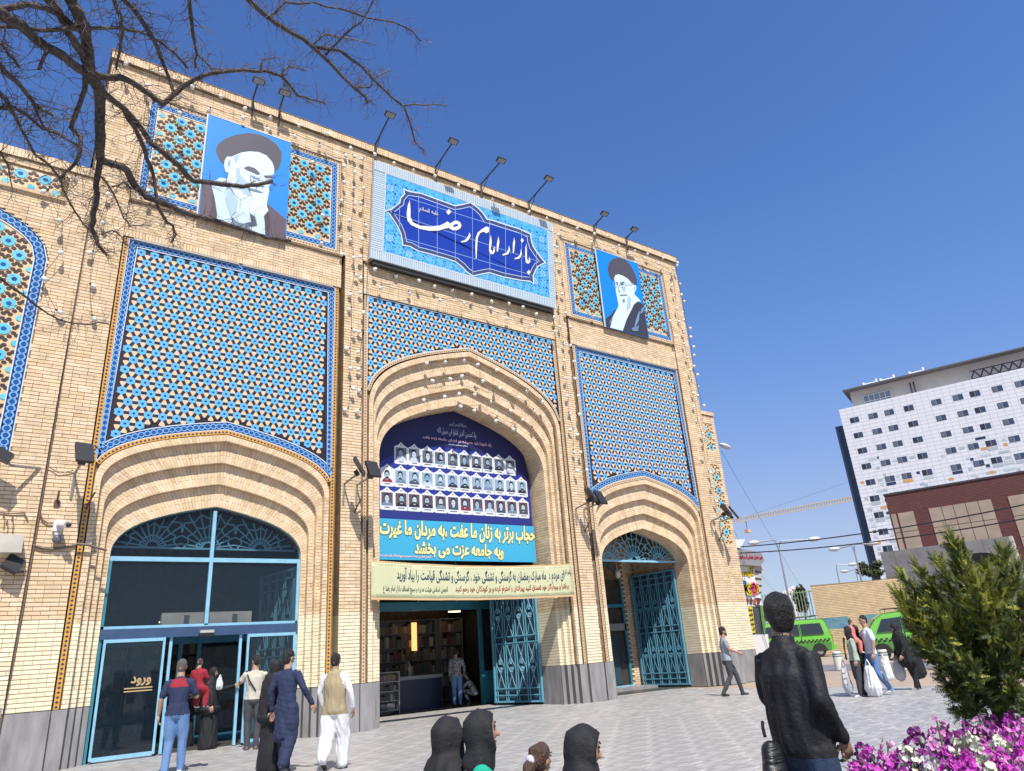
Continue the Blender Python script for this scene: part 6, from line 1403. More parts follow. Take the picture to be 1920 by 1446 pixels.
class Body:
    """limbs are tapered lofts with elliptical rings; they are fused into one skin and each face takes the cloth of the nearest limb"""
    def __init__(s): s.prims = []
    def limb(s, pts, rad, m, side=(1,0,0), sq=1., fold=0.):
        s.prims.append(([np.array(p, float) for p in pts], list(rad), m, np.array(side, float), sq, fold)); return s
    def raw(s):
        V = []; Fc = []
        for pts, rad, m, side, sq, fold in s.prims:
            P = [p for p in pts]; Rr = list(rad); d0 = P[0]-P[1]; d0 = d0/np.linalg.norm(d0); d1 = P[-1]-P[-2]; d1 = d1/np.linalg.norm(d1)
            f0 = Rr[0] if np.isscalar(Rr[0]) else min(Rr[0]); f1 = Rr[-1] if np.isscalar(Rr[-1]) else min(Rr[-1])
            sc = lambda r, q: r*q if np.isscalar(r) else (r[0]*q, r[1]*q)
            P = [P[0]+d0*f0*.75, P[0]+d0*f0*.45]+P+[P[-1]+d1*f1*.45, P[-1]+d1*f1*.75]; Rr = [sc(Rr[0],.35), sc(Rr[0],.82)]+Rr+[sc(Rr[-1],.82), sc(Rr[-1],.35)]
            n = 12; o = len(V)
            for i, p in enumerate(P):
                t = P[min(i+1,len(P)-1)]-P[max(i-1,0)]; t = t/np.linalg.norm(t); a = side-t*side.dot(t)
                if np.linalg.norm(a) < .15: a = np.array((0,1.,0))-t*t[1]
                a = a/np.linalg.norm(a); b = np.cross(t, a); ra, rb = (Rr[i], Rr[i]*sq) if np.isscalar(Rr[i]) else Rr[i]
                for j in range(n): an = 2*math.pi*j/n; V.append(p+a*ra*math.cos(an)+b*rb*math.sin(an))
            for i in range(len(P)-1):
                for j in range(n): Fc.append((o+i*n+j, o+i*n+(j+1)%n, o+(i+1)*n+(j+1)%n, o+(i+1)*n+j))
            Fc.append(tuple(o+j for j in range(n-1,-1,-1))); Fc.append(tuple(o+(len(P)-1)*n+j for j in range(n)))
        return V, Fc
    def make(s, vox=.016, seed=0, extra=None, over=None, ppl=None):
        V, Fc = s.raw(); C, fs = remesh(V, Fc, vox)
        ml = []
        D = []; ids = []; fold = np.zeros(len(C)); best = np.full(len(C), 1e9); bi_ = np.zeros(len(C), int)
        for k_, (pts, rad, m, side, sq, fo) in enumerate(s.prims):
            if m not in ml: ml.append(m)
            dm = np.full(len(C), 1e9)
            for i in range(len(pts)-1):
                a, b = pts[i], pts[i+1]; ab = b-a; t = np.clip(((C-a)@ab)/(ab@ab), 0, 1); q = a+t[:,None]*ab; ra = rad[i] if np.isscalar(rad[i]) else sum(rad[i])/2; rb = rad[i+1] if np.isscalar(rad[i+1]) else sum(rad[i+1])/2
                d = np.linalg.norm(C-q, axis=1)/(ra+(rb-ra)*t); dm = np.minimum(dm, d)
            upd = dm < best; best[upd] = dm[upd]; bi_[upd] = k_
        fold = np.array([p[5] for p in s.prims])[bi_]
        # soft folds
        r = np.random.default_rng(seed); nr = np.zeros_like(C); F4 = np.array([f[:4] if len(f) == 4 else (f[0],f[1],f[2],f[2]) for f in fs]); e1 = C[F4[:,2]]-C[F4[:,0]]; e2 = C[F4[:,3]]-C[F4[:,1]]; fn = np.cross(e1, e2)
        for j in range(4): np.add.at(nr, F4[:,j], fn)
        nr /= np.linalg.norm(nr, axis=1)[:,None]+1e-9
        w = np.zeros(len(C))
        for q in range(5):
            kx = r.normal(0, 24, 3); kx[2] = kx[2]*.18 if q < 4 else kx[2]*.8; ww_ = np.sin(C@kx+r.uniform(0,6.28)); w += (np.abs(ww_)*2-1)*(-1 if q%2 else 1)*(1 if q < 4 else .6)
        C = C+nr*(fold*w*.0026)[:,None]
        pm_ = [ml.index(p[2]) for p in s.prims]; FM = np.array([pm_[b] for b in bi_])
        mb = MB(); mb.mats = list(ml); mb.v = [tuple(c) for c in C]; mb.f = fs; fmat = FM[F4[:,0]]
        if over is not None:
            cen = C[F4[:,:3]].mean(axis=1)
            for fn_, m in over:
                if m not in mb.mats: mb.mats.append(m)
                idx = fn_(cen, bi_[F4[:,0]]); fmat[idx] = mb.mats.index(m)
        mb.m = fmat.tolist()
        return mb
def hand(mb, wr, d, pn, m, s=1., curl=.5, left=False):
    """palm, four fingers and a thumb: wr wrist, d direction of the hand, pn palm normal"""
    mb.use(m); d = Vector(d).normalized(); pn = Vector(pn); pn = (pn-d*pn.dot(d)).normalized(); sd = d.cross(pn)*(1 if not left else -1); wr = Vector(wr)
    M_ = Matrix((sd, d, pn)).transposed(); mb.ell(wr+d*.048*s, .040*s, .052*s, .017*s, 9, 6, M_)
    for i, (o, L) in enumerate(((-.030,.066), (-.010,.076), (.010,.071), (.029,.056))):
        b = wr+d*.082*s+sd*o*s; c1 = d*math.cos(curl*.5)+pn*math.sin(curl*.5); c2_ = d*math.cos(curl*1.3)+pn*math.sin(curl*1.3); c3 = d*math.cos(curl*1.9)+pn*math.sin(curl*1.9)
        p1 = b+c1*L*.45*s; p2 = p1+c2_*L*.32*s; p3 = p2+c3*L*.26*s; mb.tube([b-d*.015*s, b, p1, p2, p3], [.0095*s,.0095*s,.0085*s,.0078*s,.0055*s], 6)
    b = wr+d*.028*s-sd*.034*s; t1 = (d*.75-sd*.65+pn*.25).normalized(); t2 = (d*.95-sd*.15+pn*.4).normalized(); mb.tube([b, b+t1*.032*s, b+t1*.032*s+t2*.03*s], [.012*s,.0105*s,.007*s], 6)
def person(label, pos, H, yaw, P, top, bottom, shoe, skin=None, hair='short', hairm=None, sleeve='long', vox=None, look=0., nod=0., seed=1, group=None, build_=1., untuck=0., beard=False, over=None, extra=None, feet=True, hands=True, collar=None, hem=.50, tops=None):
    """P: joint positions in units of body height, x right, y forward, z up. yaw: direction faced, radians from +Y clockwise"""
    skin = skin or SKIN; hairm = hairm or HAIRB
    T = thing('person', label, 'person', (pos[0], pos[1], pos[2] if len(pos) > 2 else 0), group)
    g = lambda k_, dflt: np.array(P.get(k_, dflt), float)*H
    pel = g('pel', (0,0,.53)); ch = g('ch', (0,.0,.72)); nk = g('nk', (0,-.005,.825)); hd = g('hd', (0,.012,.920))
    up = (nk-pel); up = up/np.linalg.norm(up); lat = np.array(P.get('lat', (1,0,0)), float); lat = lat/np.linalg.norm(lat); fw = np.cross(up, lat)
    B = Body(); w = build_*H; B.torso = {0}
    B.limb([pel-up*.02*H, pel+up*.07*H, ch-up*.03*H, ch+up*.03*H, nk-up*.035*H], [(.090*w,.066*w), (.080*w,.060*w), (.094*w,.064*w), (.100*w,.060*w), (.060*w,.042*w)], top, lat, fold=1.)
    if untuck: B.limb([pel+up*.05*H, pel-up*untuck*.5*H, pel-up*untuck*H], [(.088*w,.066*w), (.096*w,.074*w), (.102*w,.080*w)], top, lat, fold=1.1); B.torso.add(1)
    B.limb([nk-up*.03*H, nk+(hd-nk)*.45], [.037*H,.034*H], skin, lat)
    Rz = Matrix.Rotation(-look, 3, 'Z')@Matrix.Rotation(-nod, 3, 'X'); hv = lambda x, y, z: hd+np.array(Rz@Vector((x, y, z)))*H
    B.limb([hv(0,-.008,-.018), hv(0,-.006,.018)], [(.043*H,.052*H), (.043*H,.052*H)], skin, tuple(Rz@Vector((1,0,0))))
    B.limb([hv(0,.018,-.040), hv(0,.012,-.02)], [.026*H,.036*H], skin, (1,0,0)); B.limb([hv(0,.048,-.010), hv(0,.058,-.022)], [.007*H,.010*H], skin, (1,0,0))
    for s in (-1, 1): B.limb([hv(s*.046,-.006,-.004), hv(s*.047,-.008,-.022)], [.009*H,.007*H], skin, (0,1,0), .6)
    for s, k_ in ((-1,'L'), (1,'R')):
        sh = nk-up*.046*H+lat*s*.096*w; sh = g('sh'+k_, sh/H); el = g('el'+k_, (sh+np.array((s*.02*H, -.01*H, -.165*H)))/H); wr = g('wr'+k_, (el+np.array((0, .03*H, -.145*H)))/H)
        B.limb([sh-lat*s*.02*H, sh, (sh+el)/2, el], [.034*w,.037*w,.033*w,.028*w], top, fold=.9)
        q = el*.45+wr*.55
        if sleeve == 'long': B.limb([el, (el+wr)/2, wr], [.029*w,.027*w,.022*H], top, fold=1.)
        else: m_ = sh*.25+el*.75; B.prims[-1] = ([sh-lat*s*.02*H, sh, (sh+el)/2, m_], [.034*w,.037*w,.036*w,.036*w], top, np.array((1.,0,0)), 1., .8); B.limb([m_, el, (el+wr)/2, wr], [.027*w,.024*w,.022*w,.016*H], skin)
        hp = pel+lat*s*.048*H-up*.02*H; kn = g('kn'+k_, (hp+np.array((s*.005*H, .01*H, -.235*H)))/H); an = g('an'+k_, (kn+np.array((0, -.01*H, -.235*H)))/H)
        lw_ = P.get('leg', 1.)*w; B.torso.add(len(B.prims))
        B.limb([hp, (hp+kn)/2, kn, (kn+an)/2, an], [.060*w*(1+.15*(P.get('leg',1.)-1)),.054*w*(1+.55*(P.get('leg',1.)-1)),.040*lw_,.037*lw_,.030*lw_], bottom, fold=.9 if P.get('leg', 1.) < 1.3 else 1.6)
        if feet:
            fd = np.array(P.get('ft'+k_, (0,1,0)), float); fd = fd/np.linalg.norm(fd); a2 = an-np.array((0,0,.012*H)); B.limb([a2-fd*.02*H+np.array((0,0,-.006*H)), a2+fd*.03*H+np.array((0,0,-.012*H)), a2+fd*.085*H+np.array((0,0,-.020*H))+np.array((0,0,fd[2]*.0))], [(.025*H,.022*H), (.026*H,.020*H), (.024*H,.013*H)], shoe, (1,0,0))
    if collar: B.limb([nk-up*.03*H, nk-up*.005*H], [.044*H,.040*H], collar, lat)
    hemz = (pel+up*(hem-.53)*H)@up if hem else 0
    if extra: extra(B, H, dict(pel=pel, ch=ch, nk=nk, hd=hd, lat=lat, up=up, fw=fw))
    tor = [i for i, p in enumerate(B.prims) if p[2] in (top, tops, bottom) and (p[0][0][2] > .44*H or True) and i in B.torso]; tm = tops or top
    rule = [(lambda cen, bi: np.where(np.isin(bi, tor)&(cen@(up)-hemz >= 0))[0], tm), (lambda cen, bi: np.where(np.isin(bi, tor)&(cen@(up)-hemz < 0))[0], bottom)] if hem else []
    mb = B.make(vox or .0085*H, seed, over=rule+(over or []))
    if hands:
        for s, k_ in ((-1,'L'), (1,'R')):
            sh = nk-up*.046*H+lat*s*.096*w; sh = g('sh'+k_, sh/H); el = g('el'+k_, (sh+np.array((s*.02*H, -.01*H, -.165*H)))/H); wr = g('wr'+k_, (el+np.array((0, .03*H, -.145*H)))/H)
            hd_ = P.get('hd'+k_, (wr-el)); pn = P.get('pn'+k_, (-s, 0, .1)); hand(mb, wr, hd_, pn, skin, H*.60, P.get('cu'+k_, .55), left=(s < 0))
    # face
    Rh = Rz.to_4x4(); eye = MB(); eye.use(mat('eye_dark', (.02,.015,.012), .3))
    for s in (-1, 1): eye.ell(Vector(hv(s*.018,.044,.006)), .0075*H, .004*H, .004*H, 7, 5, Rz); eye.ell(Vector(hv(s*.019,.0455,.018)), .012*H, .004*H, .0028*H, 7, 4, Rz)
    eye.use(mat('lips', (.35,.14,.12), .5)).ell(Vector(hv(0,.046,-.042)), .013*H, .004*H, .004*H, 7, 4, Rz)
    Mz = Matrix.Rotation(-yaw, 4, 'Z'); o = mb.build('body', None, None, smooth=True); o.parent = T; o2 = eye.build('face', None, None); o2.parent = T
    if hair:
        hb = Body(); hm = hairm
        if hair == 'short': hb.limb([hv(0,-.020,-.010), hv(0,-.011,.016), hv(0,.0,.028)], [(.0445*H,.043*H),(.0475*H,.052*H),(.043*H,.046*H)], hm, tuple(Rz@Vector((1,0,0))), fold=.5); hb.limb([hv(0,-.030,-.040), hv(0,-.028,-.01)], [(.034*H,.022*H),(.042*H,.030*H)], hm, tuple(Rz@Vector((1,0,0))), fold=.4)
        if hair == 'thick': hb.limb([hv(0,-.020,-.010), hv(0,-.012,.018), hv(0,-.002,.034)], [(.0475*H,.046*H),(.051*H,.056*H),(.047*H,.050*H)], hm, tuple(Rz@Vector((1,0,0))), fold=.9); hb.limb([hv(0,-.032,-.045), hv(0,-.03,-.01)], [(.038*H,.024*H),(.047*H,.034*H)], hm, tuple(Rz@Vector((1,0,0))), fold=.6)
        if hair == 'bun': hb.limb([hv(0,-.02,-.02), hv(0,-.010,.020), hv(0,.014,.028)], [(.046*H,.044*H),(.050*H,.053*H),(.043*H,.040*H)], hm, tuple(Rz@Vector((1,0,0))), fold=.4); hb.limb([hv(0,-.05,.0), hv(.01,-.085,-.02), hv(.01,-.09,-.06), hv(0,-.085,-.10)], [.016*H,.026*H,.028*H,.012*H], hm, fold=1.2)
        hbm = hb.make(max(.008*H, .012), seed+3); o3 = hbm.build('hair', None, None, smooth=True); o3.parent = T
    if beard:
        bb = Body(); bb.limb([hv(-.034,.012,-.03), hv(-.018,.036,-.05), hv(0,.042,-.056), hv(.018,.036,-.05), hv(.034,.012,-.03)], [.012*H,.016*H,.018*H,.016*H,.012*H], hairm, (0,0,1)); bm_ = bb.make(.010*H, 1); o4 = bm_.build('beard', None, None, smooth=True); o4.parent = T
    T.rotation_euler = (0, 0, -yaw); return T
def part(T, body, name, seed=2, vox=.016, mats=None): o = body.make(vox, seed).build(name, None, None, smooth=True); o.parent = T; return o
def drape(B, H, m, pel=(0,0,.53), hem=.02, w=.15, d=.13, x=0., lean=0.): B.limb([(x,lean*.5*H,pel[2]*H), (x,lean*.2*H,.3*H), (x,0,hem*H+.06*H), (x,0,hem*H)], [(w*.72*H,d*.72*H), (w*.85*H,d*.88*H), (w*1.0*H,d*H), (w*1.02*H,d*1.02*H)], m, fold=2.)
def scarf(T, H, m, hd=(0,.012,.925), cape=True, seed=3, wide=1., yaw=0., nod=0., low=.60, back=0., long=None):
    """head scarf open at the face"""
    R_ = Matrix.Rotation(-yaw, 3, 'Z')@Matrix.Rotation(-nod, 3, 'X'); hv = lambda x, y, z: np.array(hd)*H+np.array(R_@Vector((x, y, z)))*H; lx = tuple(R_@Vector((1,0,0)))
    B = Body(); B.limb([hv(0,-.018,-.035), hv(0,-.016,.012), hv(0,-.002,.028)], [(.054*H,.052*H), (.0565*H,.058*H), (.050*H,.046*H)], m, lx, fold=.35)
    B.limb([hv(-.046,.022,.012), hv(0,.030,.046), hv(.046,.022,.012)], [.014*H,.014*H,.014*H], m, (0,1,0)); 
    for s in (-1, 1): B.limb([hv(s*.046,.022,.012), hv(s*.044,.024,-.03), hv(s*.02,.03,-.066)], [.014*H,.016*H,.020*H], m, (0,1,0))
    B.limb([hv(0,-.005,-.050), hv(0,-.01,-.075), (hd[0]*H, (hd[1]-.02)*H, (hd[2]-.115)*H)], [(.050*H,.050*H), ((.065 if cape else .056)*wide*H,.052*H), (.100*wide*H if cape else .060*H,.062*H)], m, (1,0,0), fold=.8)
    if cape:
        x0, y0 = hd[0], hd[1]-.02+back; B.limb([(x0*H, y0*H, (hd[2]-.105)*H), (x0*.8*H, y0*H, (hd[2]-.18)*H), (x0*.5*H, y0*.6*H, low*H), (x0*.3*H, y0*.4*H, (long if long is not None else low-.02)*H)], [(.105*wide*H,.07*H), (.128*wide*H,.085*H), (.150*wide*H,.11*H), (.165*wide*H,.13*H)], m, fold=1.6)
    return part(T, B, 'chador' if cape else 'head_scarf', seed, vox=.011*H)
def yawto(px0, px1): 
    """facing along the ground from one seen ground point to another"""
    a, b = G(*px0), G(*px1); return math.atan2(b.x-a.x, b.y-a.y)
RIGHT = math.atan2(RM[0][0], RM[1][0])         # image right along the ground
AWAY = math.atan2(RM[0][2], RM[1][2])          # away from the camera
def at(px, py): q = G(px, py); return (q.x, q.y, 0)
navy = cloth('navy', (.018,.028,.075)); red_ = cloth('dark_red', (.30,.015,.03)); jeans = cloth('light_jeans', (.13,.24,.46), bs=90); djeans = cloth('dark_jeans', (.02,.04,.09), bs=90); black = cloth('black', (.010,.010,.013), .8); blackj = cloth('black_jacket', (.008,.008,.012), .72); grey = cloth('grey', (.30,.32,.36)); dgrey = cloth('dark_grey', (.055,.057,.065)); white = cloth('white', (.72,.72,.74)); beige = cloth('beige', (.50,.46,.38)); khaki = cloth('khaki_vest', (.36,.29,.17)); sage = cloth('sage_green', (.36,.43,.34)); emerald = cloth('emerald', (.005,.36,.22)); pale_b = cloth('pale_blue', (.55,.68,.78)); coral = cloth('coral', (.75,.20,.17)); shb = mat('black_shoe', (.02,.02,.022), .5); shw = mat('white_shoe', (.6,.6,.62), .5); shbr = mat('brown_shoe', (.16,.09,.055), .5)
# ---- man in red and navy shirt carrying a child
H = 1.84; p0 = at(322,1452); yw = AWAY-.22
hi = lambda z0: (lambda cen, bi: np.where((cen[:,2] > z0)&np.isin(bi, (0, 6, 12, 15)))[0])
T = person('man in a navy and red polo shirt carrying a child towards the left entrance', p0, H, yw, {'elR': (.155,.02,.64), 'wrR': (.11,.13,.66), 'elL': (-.150,-.02,.635), 'wrL': (-.165,.02,.50), 'anL': (-.06,-.04,.035), 'anR': (.06,.03,.035), 'knR': (.06,.03,.27), 'hdL': (0,.1,-1), 'hdR': (-.6,.8,.2), 'leg': 1.05, 'ftL': (-.1,1,0), 'ftR': (.1,1,0)}, navy, jeans, shw, sleeve='short', hair='short', hairm=HAIRG, seed=4, build_=1.03, untuck=.03, hem=.495,
           over=[(lambda cen, bi: np.where((cen[:,2] > .735*H)&(np.abs(cen[:,0]) < .098*H)&(cen[:,2] < .81*H)&(bi <= 1))[0], red_)])
# toddler on his arm
def small(label, loc, H, yw, top, bot, hm, seed, P=None, hair='short', **k): return person(label, loc, H, yw, P or {}, top, bot, shw, hair=hair, hairm=hm, seed=seed, vox=.016, **k)
c_ = Vector(p0)+Vector((math.sin(RIGHT)*.26, math.cos(RIGHT)*.26, 0))+Vector((math.sin(AWAY)*.12, math.cos(AWAY)*.12, 0))
T = small('small child in a dark red suit carried by the man in the polo shirt', (c_.x, c_.y, .83), .98, AWAY+.3, red_, red_, HAIRR, 5, {'knL': (-.10,.12,.42), 'anL': (-.10,.10,.20), 'knR': (.10,.12,.42), 'anR': (.10,.10,.20), 'elR': (.15,.05,.66), 'wrR': (.10,.14,.60), 'hd': (0,.01,.93), 'leg': 1.25}, collar=cloth('mustard', (.75,.38,.02)), build_=1.2)
# ---- women in black by the door
def chador_woman(label, pos, H, yw, m=black, look=0., nod=0., hem=.03, wide=1., lean=0., seed=6, arms=None, legs=None, face=True, low=.5):
    P = {'hd': (0,.012+lean,.925-abs(lean)*.15), 'nk': (0,lean*.8,.825), 'ch': (0,lean*.5,.72)}; P.update(arms or {}); P.update(legs or {})
    T = person(label, pos, H, yw, P, m, m, shb, hair=None, look=look, nod=nod, seed=seed, vox=.011*H, hem=0)
    B = Body(); drape(B, H, m, hem=hem, w=.135*wide, d=.115); part(T, B, 'long_skirt', seed+1, vox=.011*H); scarf(T, H, m, hd=(0,.012+lean,.925-abs(lean)*.15), yaw=look, nod=nod, wide=wide, low=low, seed=seed+2); return T
q = G(388,1405); T = chador_woman('woman in a black chador holding out a white bag at the left entrance', (q.x, q.y, 0), 1.72, RIGHT-.1, seed=8, look=.15, nod=.15, arms={'elL': (-.12,.10,.70), 'wrL': (-.10,.26,.735), 'elR': (.15,.05,.64), 'wrR': (.16,.06,.52)})
q = G(352,1402); T2 = chador_woman('woman all in black standing behind the man with the child, dark handbag at her hip', (q.x-.05, q.y+.25, 0), 1.60, AWAY+2.8, seed=12, look=.2)
def bag(label, loc, w, h, d, m, yaw=0., straps=True, seed=0, cat='bag', sway=.0):
    T = thing('bag', label, cat, loc); r = random.Random(seed); B = Body(); top = Vector((0,0,0))
    B.limb([(0,0,-h*.25), (sway*.3,0,-h*.5), (sway*.7,0,-h*.78), (sway,0,-h*.93)], [(w*.30,d*.26), (w*.42,d*.40), (w*.50,d*.5), (w*.40,d*.42)], m, fold=2.2); o = part(T, B, 'bag_body', seed+5, vox=.014)
    if straps:
        k = MB(); k.use(m)
        for s in (-1, 1): k.tube([(s*w*.28, 0, -h*.26), (s*w*.14, 0, -h*.08), (0, 0, .01)], [.018,.012,.010], 5)
        k.build('handles', None, T).matrix_parent_inverse = Matrix.Identity(4)
    T.rotation_euler = (0,0,-yaw); return T
mplast = mat('white_plastic_bag', (.75,.76,.78), .45, bump=.5, bscale=18); mplg = mat('clear_grey_bag', (.50,.52,.56), .3, alpha=.75, bump=.6, bscale=16)
pb_ = F(413,1268,.45); bag('white plastic bag held out by the woman in the black chador', pb_+Vector((0,0,.02)), .24, .30, .10, mplast, RIGHT, seed=3)
pb_ = G(358,1402)+Vector((.05,.05,.86)); bag('dark glossy handbag hanging at the hip of the woman in black', (pb_.x, pb_.y-.25, 1.05), .34, .34, .14, mat('black_leather', (.012,.012,.014), .25), RIGHT, seed=4)
# ---- man in a white shirt by the right door leaf
T = person('man in a cream short sleeved shirt and dark trousers standing at the glass door', at(470,1406), 1.90, AWAY-.35, {'elL': (-.15,.03,.70), 'wrL': (-.09,.12,.74), 'elR': (.135,.05,.66), 'wrR': (.05,.14,.62), 'anL': (-.045,0,.035), 'anR': (.05,-.01,.035)}, beige, dgrey, shbr, sleeve='short', seed=9, look=-.5, nod=.2, untuck=.03, hem=.52)
k = MB(); k.use(black); k.tube([(-.06*1.9,.07*1.9,.80*1.9), (-.095*1.9,0,.815*1.9), (-.06*1.9,-.075*1.9,.72*1.9), (.02*1.9,-.075*1.9,.60*1.9)], .013, 5); o = k.build('shoulder_strap', None, None); o.parent = T
# ---- navy shalwar kameez, with the woman in black beside him
Hn = 1.84
def kameez(m, length, w=.115, d=.09, front=0.):
    def f(B, H, J): B.limb([J['pel']+J['up']*.06*H, (0,0,.45*H), (0,front*H,(.53-length*.6)*H), (0,front*1.4*H,(.53-length)*H)], [(.085*H,.066*H), (w*.9*H,d*.9*H), (w*H,d*H), (w*1.08*H,d*1.05*H)], m, fold=1.9)
    return f
T = person('young man in a navy shalwar kameez walking towards the middle doorway', at(532,1450), Hn, AWAY+.25, {'anR': (.05,-.10,.08), 'knR': (.05,.0,.28), 'anL': (-.04,.06,.035), 'knL': (-.04,.06,.27), 'ftR': (0,1,-.7), 'elL': (-.145,-.03,.645), 'wrL': (-.15,.01,.49), 'elR': (.165,-.01,.66), 'wrR': (.22,.05,.53), 'leg': 1.45, 'pnL': (.3,-1,0), 'cuL': .35}, navy, navy, mat('grey_shoe', (.12,.12,.13), .6), seed=14, look=.35, nod=-.05, hair='thick', extra=kameez(navy, .25, .098, .078), hem=0)
T = chador_woman('woman in a black chador walking close beside the man in navy', at(508,1446), 1.70, AWAY+.1, seed=20, wide=1.05)
# ---- man in khaki vest and white clothes
over_v = None
Hv = 1.73
def vest(B, H, J):
    B.torso.add(len(B.prims)); B.limb([J['nk']-J['up']*.03*H, J['ch'], J['pel']+J['up']*.06*H, J['pel']-J['up']*.05*H], [(.092*H,.052*H), (.110*H,.074*H), (.098*H,.074*H), (.108*H,.084*H)], khaki, fold=1.1)
T = person('man in a khaki vest over loose white clothes walking away', at(625,1444), Hv, AWAY+.15, {'anL': (-.05,-.13,.10), 'knL': (-.06,-.02,.28), 'ftL': (0,1,-.8), 'anR': (.05,.07,.035), 'knR': (.055,.07,.27), 'elR': (.155,-.01,.65), 'wrR': (.165,.03,.50), 'elL': (-.15,-.0,.65), 'wrL': (-.135,.06,.50), 'leg': 1.62}, white, white, shb, skin=SKIND, seed=17, extra=lambda B, H, J: (vest(B, H, J)), hem=.455, tops=khaki, over=None)
# ---- inside the middle shop
T = person('man in a patterned black and white shirt and jeans inside the middle doorway', (13.25, 4.78, .012), 1.88, AWAY+.1, {'elR': (.14,.04,.66), 'wrR': (.12,.13,.56)}, cloth('patterned', (.03,.03,.035), col2=(.45,.45,.45), ns=22), jeans, shb, seed=22)
T = person('man in a pale shirt behind the counter of the middle shop', (12.35, 6.5, .012), 1.66, RIGHT+math.pi, {}, beige, black, shb, seed=23, vox=.02)
T = person('person in striped sports clothes crouching beside the door of the middle shop', (14.0, 4.95, .012), 1.62, RIGHT+math.pi, {'pel': (0,-.05,.22), 'ch': (0,.06,.40), 'nk': (0,.12,.50), 'hd': (0,.15,.60), 'knL': (-.06,.20,.28), 'knR': (.06,.20,.28), 'anL': (-.06,.08,.035), 'anR': (.06,.08,.035), 'elL': (-.12,.18,.36), 'wrL': (-.08,.28,.30), 'elR': (.12,.18,.36), 'wrR': (.08,.28,.30)}, cloth('striped', (.012,.012,.014), col2=(.55,.55,.56), ns=9), black, shb, seed=24, vox=.02)
# ---- people crossing the square at the right
T = person('young bearded man in a grey shirt walking right past the last pier', at(1374,1305), 1.86, RIGHT, {'anL': (-.04,.17,.035), 'knL': (-.045,.12,.28), 'anR': (.05,-.15,.05), 'knR': (.05,.0,.275), 'elR': (.12,.02,.66), 'wrR': (.13,.16,.60), 'elL': (-.12,-.02,.65), 'wrL': (-.12,.03,.52), 'ftL': (0,1,.1), 'leg': .95}, grey, dgrey, shb, sleeve='short', seed=31, beard=True, hair='thick', untuck=.05)
T = person('man in a dark jacket half hidden behind the man in the black jacket', at(1497,1308), 1.88, RIGHT-.4, {'anL': (-.05,.0,.035), 'anR': (.05,.04,.035)}, cloth('charcoal', (.045,.045,.055)), dgrey, shb, seed=33, hair='short', hairm=mat('white_hair', (.55,.54,.52), .7))
T = person('woman in a sage green jacket and black scarf carrying bulging white bags', at(1618,1306), 1.60, RIGHT+math.pi+.25, {'anL': (-.04,.03,.035), 'anR': (.05,-.05,.035), 'elL': (-.14,.0,.64), 'wrL': (-.15,.02,.50), 'elR': (.14,-.0,.64), 'wrR': (.15,.02,.50), 'leg': 1.15}, sage, dgrey, shw, hair=None, seed=35, untuck=.06)
scarf(T, 1.60, black, cape=False, seed=36); B = Body(); B.limb([(.0,.085*1.6,.82*1.6), (.01,.105*1.6,.70*1.6), (.0,.11*1.6,.52*1.6)], [(.045,.02),(.05,.02),(.045,.018)], black, fold=1.2); part(T, B, 'scarf_end', 37, .016)
g_ = G(1618,1306)
bag('bulging white shopping bag in the right hand of the woman in green, nearest the camera', (g_.x-math.sin(AWAY)*.28+.12, g_.y-math.cos(AWAY)*.28-.1, .80), .52, .78, .34, mplast, RIGHT, seed=41, sway=.05)
bag('long pale bag on the far side of the woman in green', (g_.x-math.sin(RIGHT)*.22+math.sin(AWAY)*.2, g_.y-math.cos(RIGHT)*.22+math.cos(AWAY)*.2, .82), .34, .76, .2, mplg, RIGHT, seed=42)
q = G(1652,1303); T = person('man in a pale blue T shirt walking left with a child on his arm', (q.x, q.y, 0), 1.84, RIGHT+math.pi+.1, {'anL': (-.05,-.12,.06), 'knL': (-.05,.0,.28), 'anR': (.05,.10,.035), 'knR': (.05,.09,.27), 'elL': (-.15,-.01,.65), 'wrL': (-.15,.03,.50), 'elR': (.14,.06,.67), 'wrR': (.07,.15,.70)}, pale_b, jeans, shw, sleeve='short', seed=44, nod=.1, hair='short')
T = small('small child in a coral top with curly dark hair carried by the man in pale blue', (q.x-math.sin(RIGHT)*.34, q.y-math.cos(RIGHT)*.34, .82), .92, RIGHT+.4, coral, coral, HAIRR, 46, {'knL': (-.10,.12,.40), 'anL': (-.10,.10,.18), 'knR': (.10,.12,.40), 'anR': (.10,.10,.18), 'leg': 1.2}, build_=1.2, hair='thick')
T = chador_woman('woman in black close behind the woman in green', (q.x-math.sin(RIGHT)*.12+math.sin(AWAY)*.35, q.y-math.cos(RIGHT)*.12+math.cos(AWAY)*.35, 0), 1.62, RIGHT+math.pi, seed=48)
bag('white plastic bag in the hand of the man in pale blue', (q.x+math.sin(RIGHT)*.18-math.sin(AWAY)*.15, q.y+math.cos(RIGHT)*.18-math.cos(AWAY)*.15, .88), .30, .55, .2, mplast, RIGHT, seed=43, sway=.1)
q = G(1722,1293); T = person('woman in a black chador leaning forward with a grey plastic bag', (q.x, q.y, 0), 1.64, RIGHT+math.pi, {'hd': (0,.13,.90), 'nk': (0,.09,.81), 'ch': (0,.06,.71), 'anL': (-.04,.04,.035), 'anR': (.04,-.04,.035), 'elR': (.12,.12,.60), 'wrR': (.10,.17,.50), 'elL': (-.12,.12,.60), 'wrL': (-.12,.18,.50)}, black, black, mat('grey_trainer', (.22,.23,.26), .6), hair=None, nod=.5, seed=50)
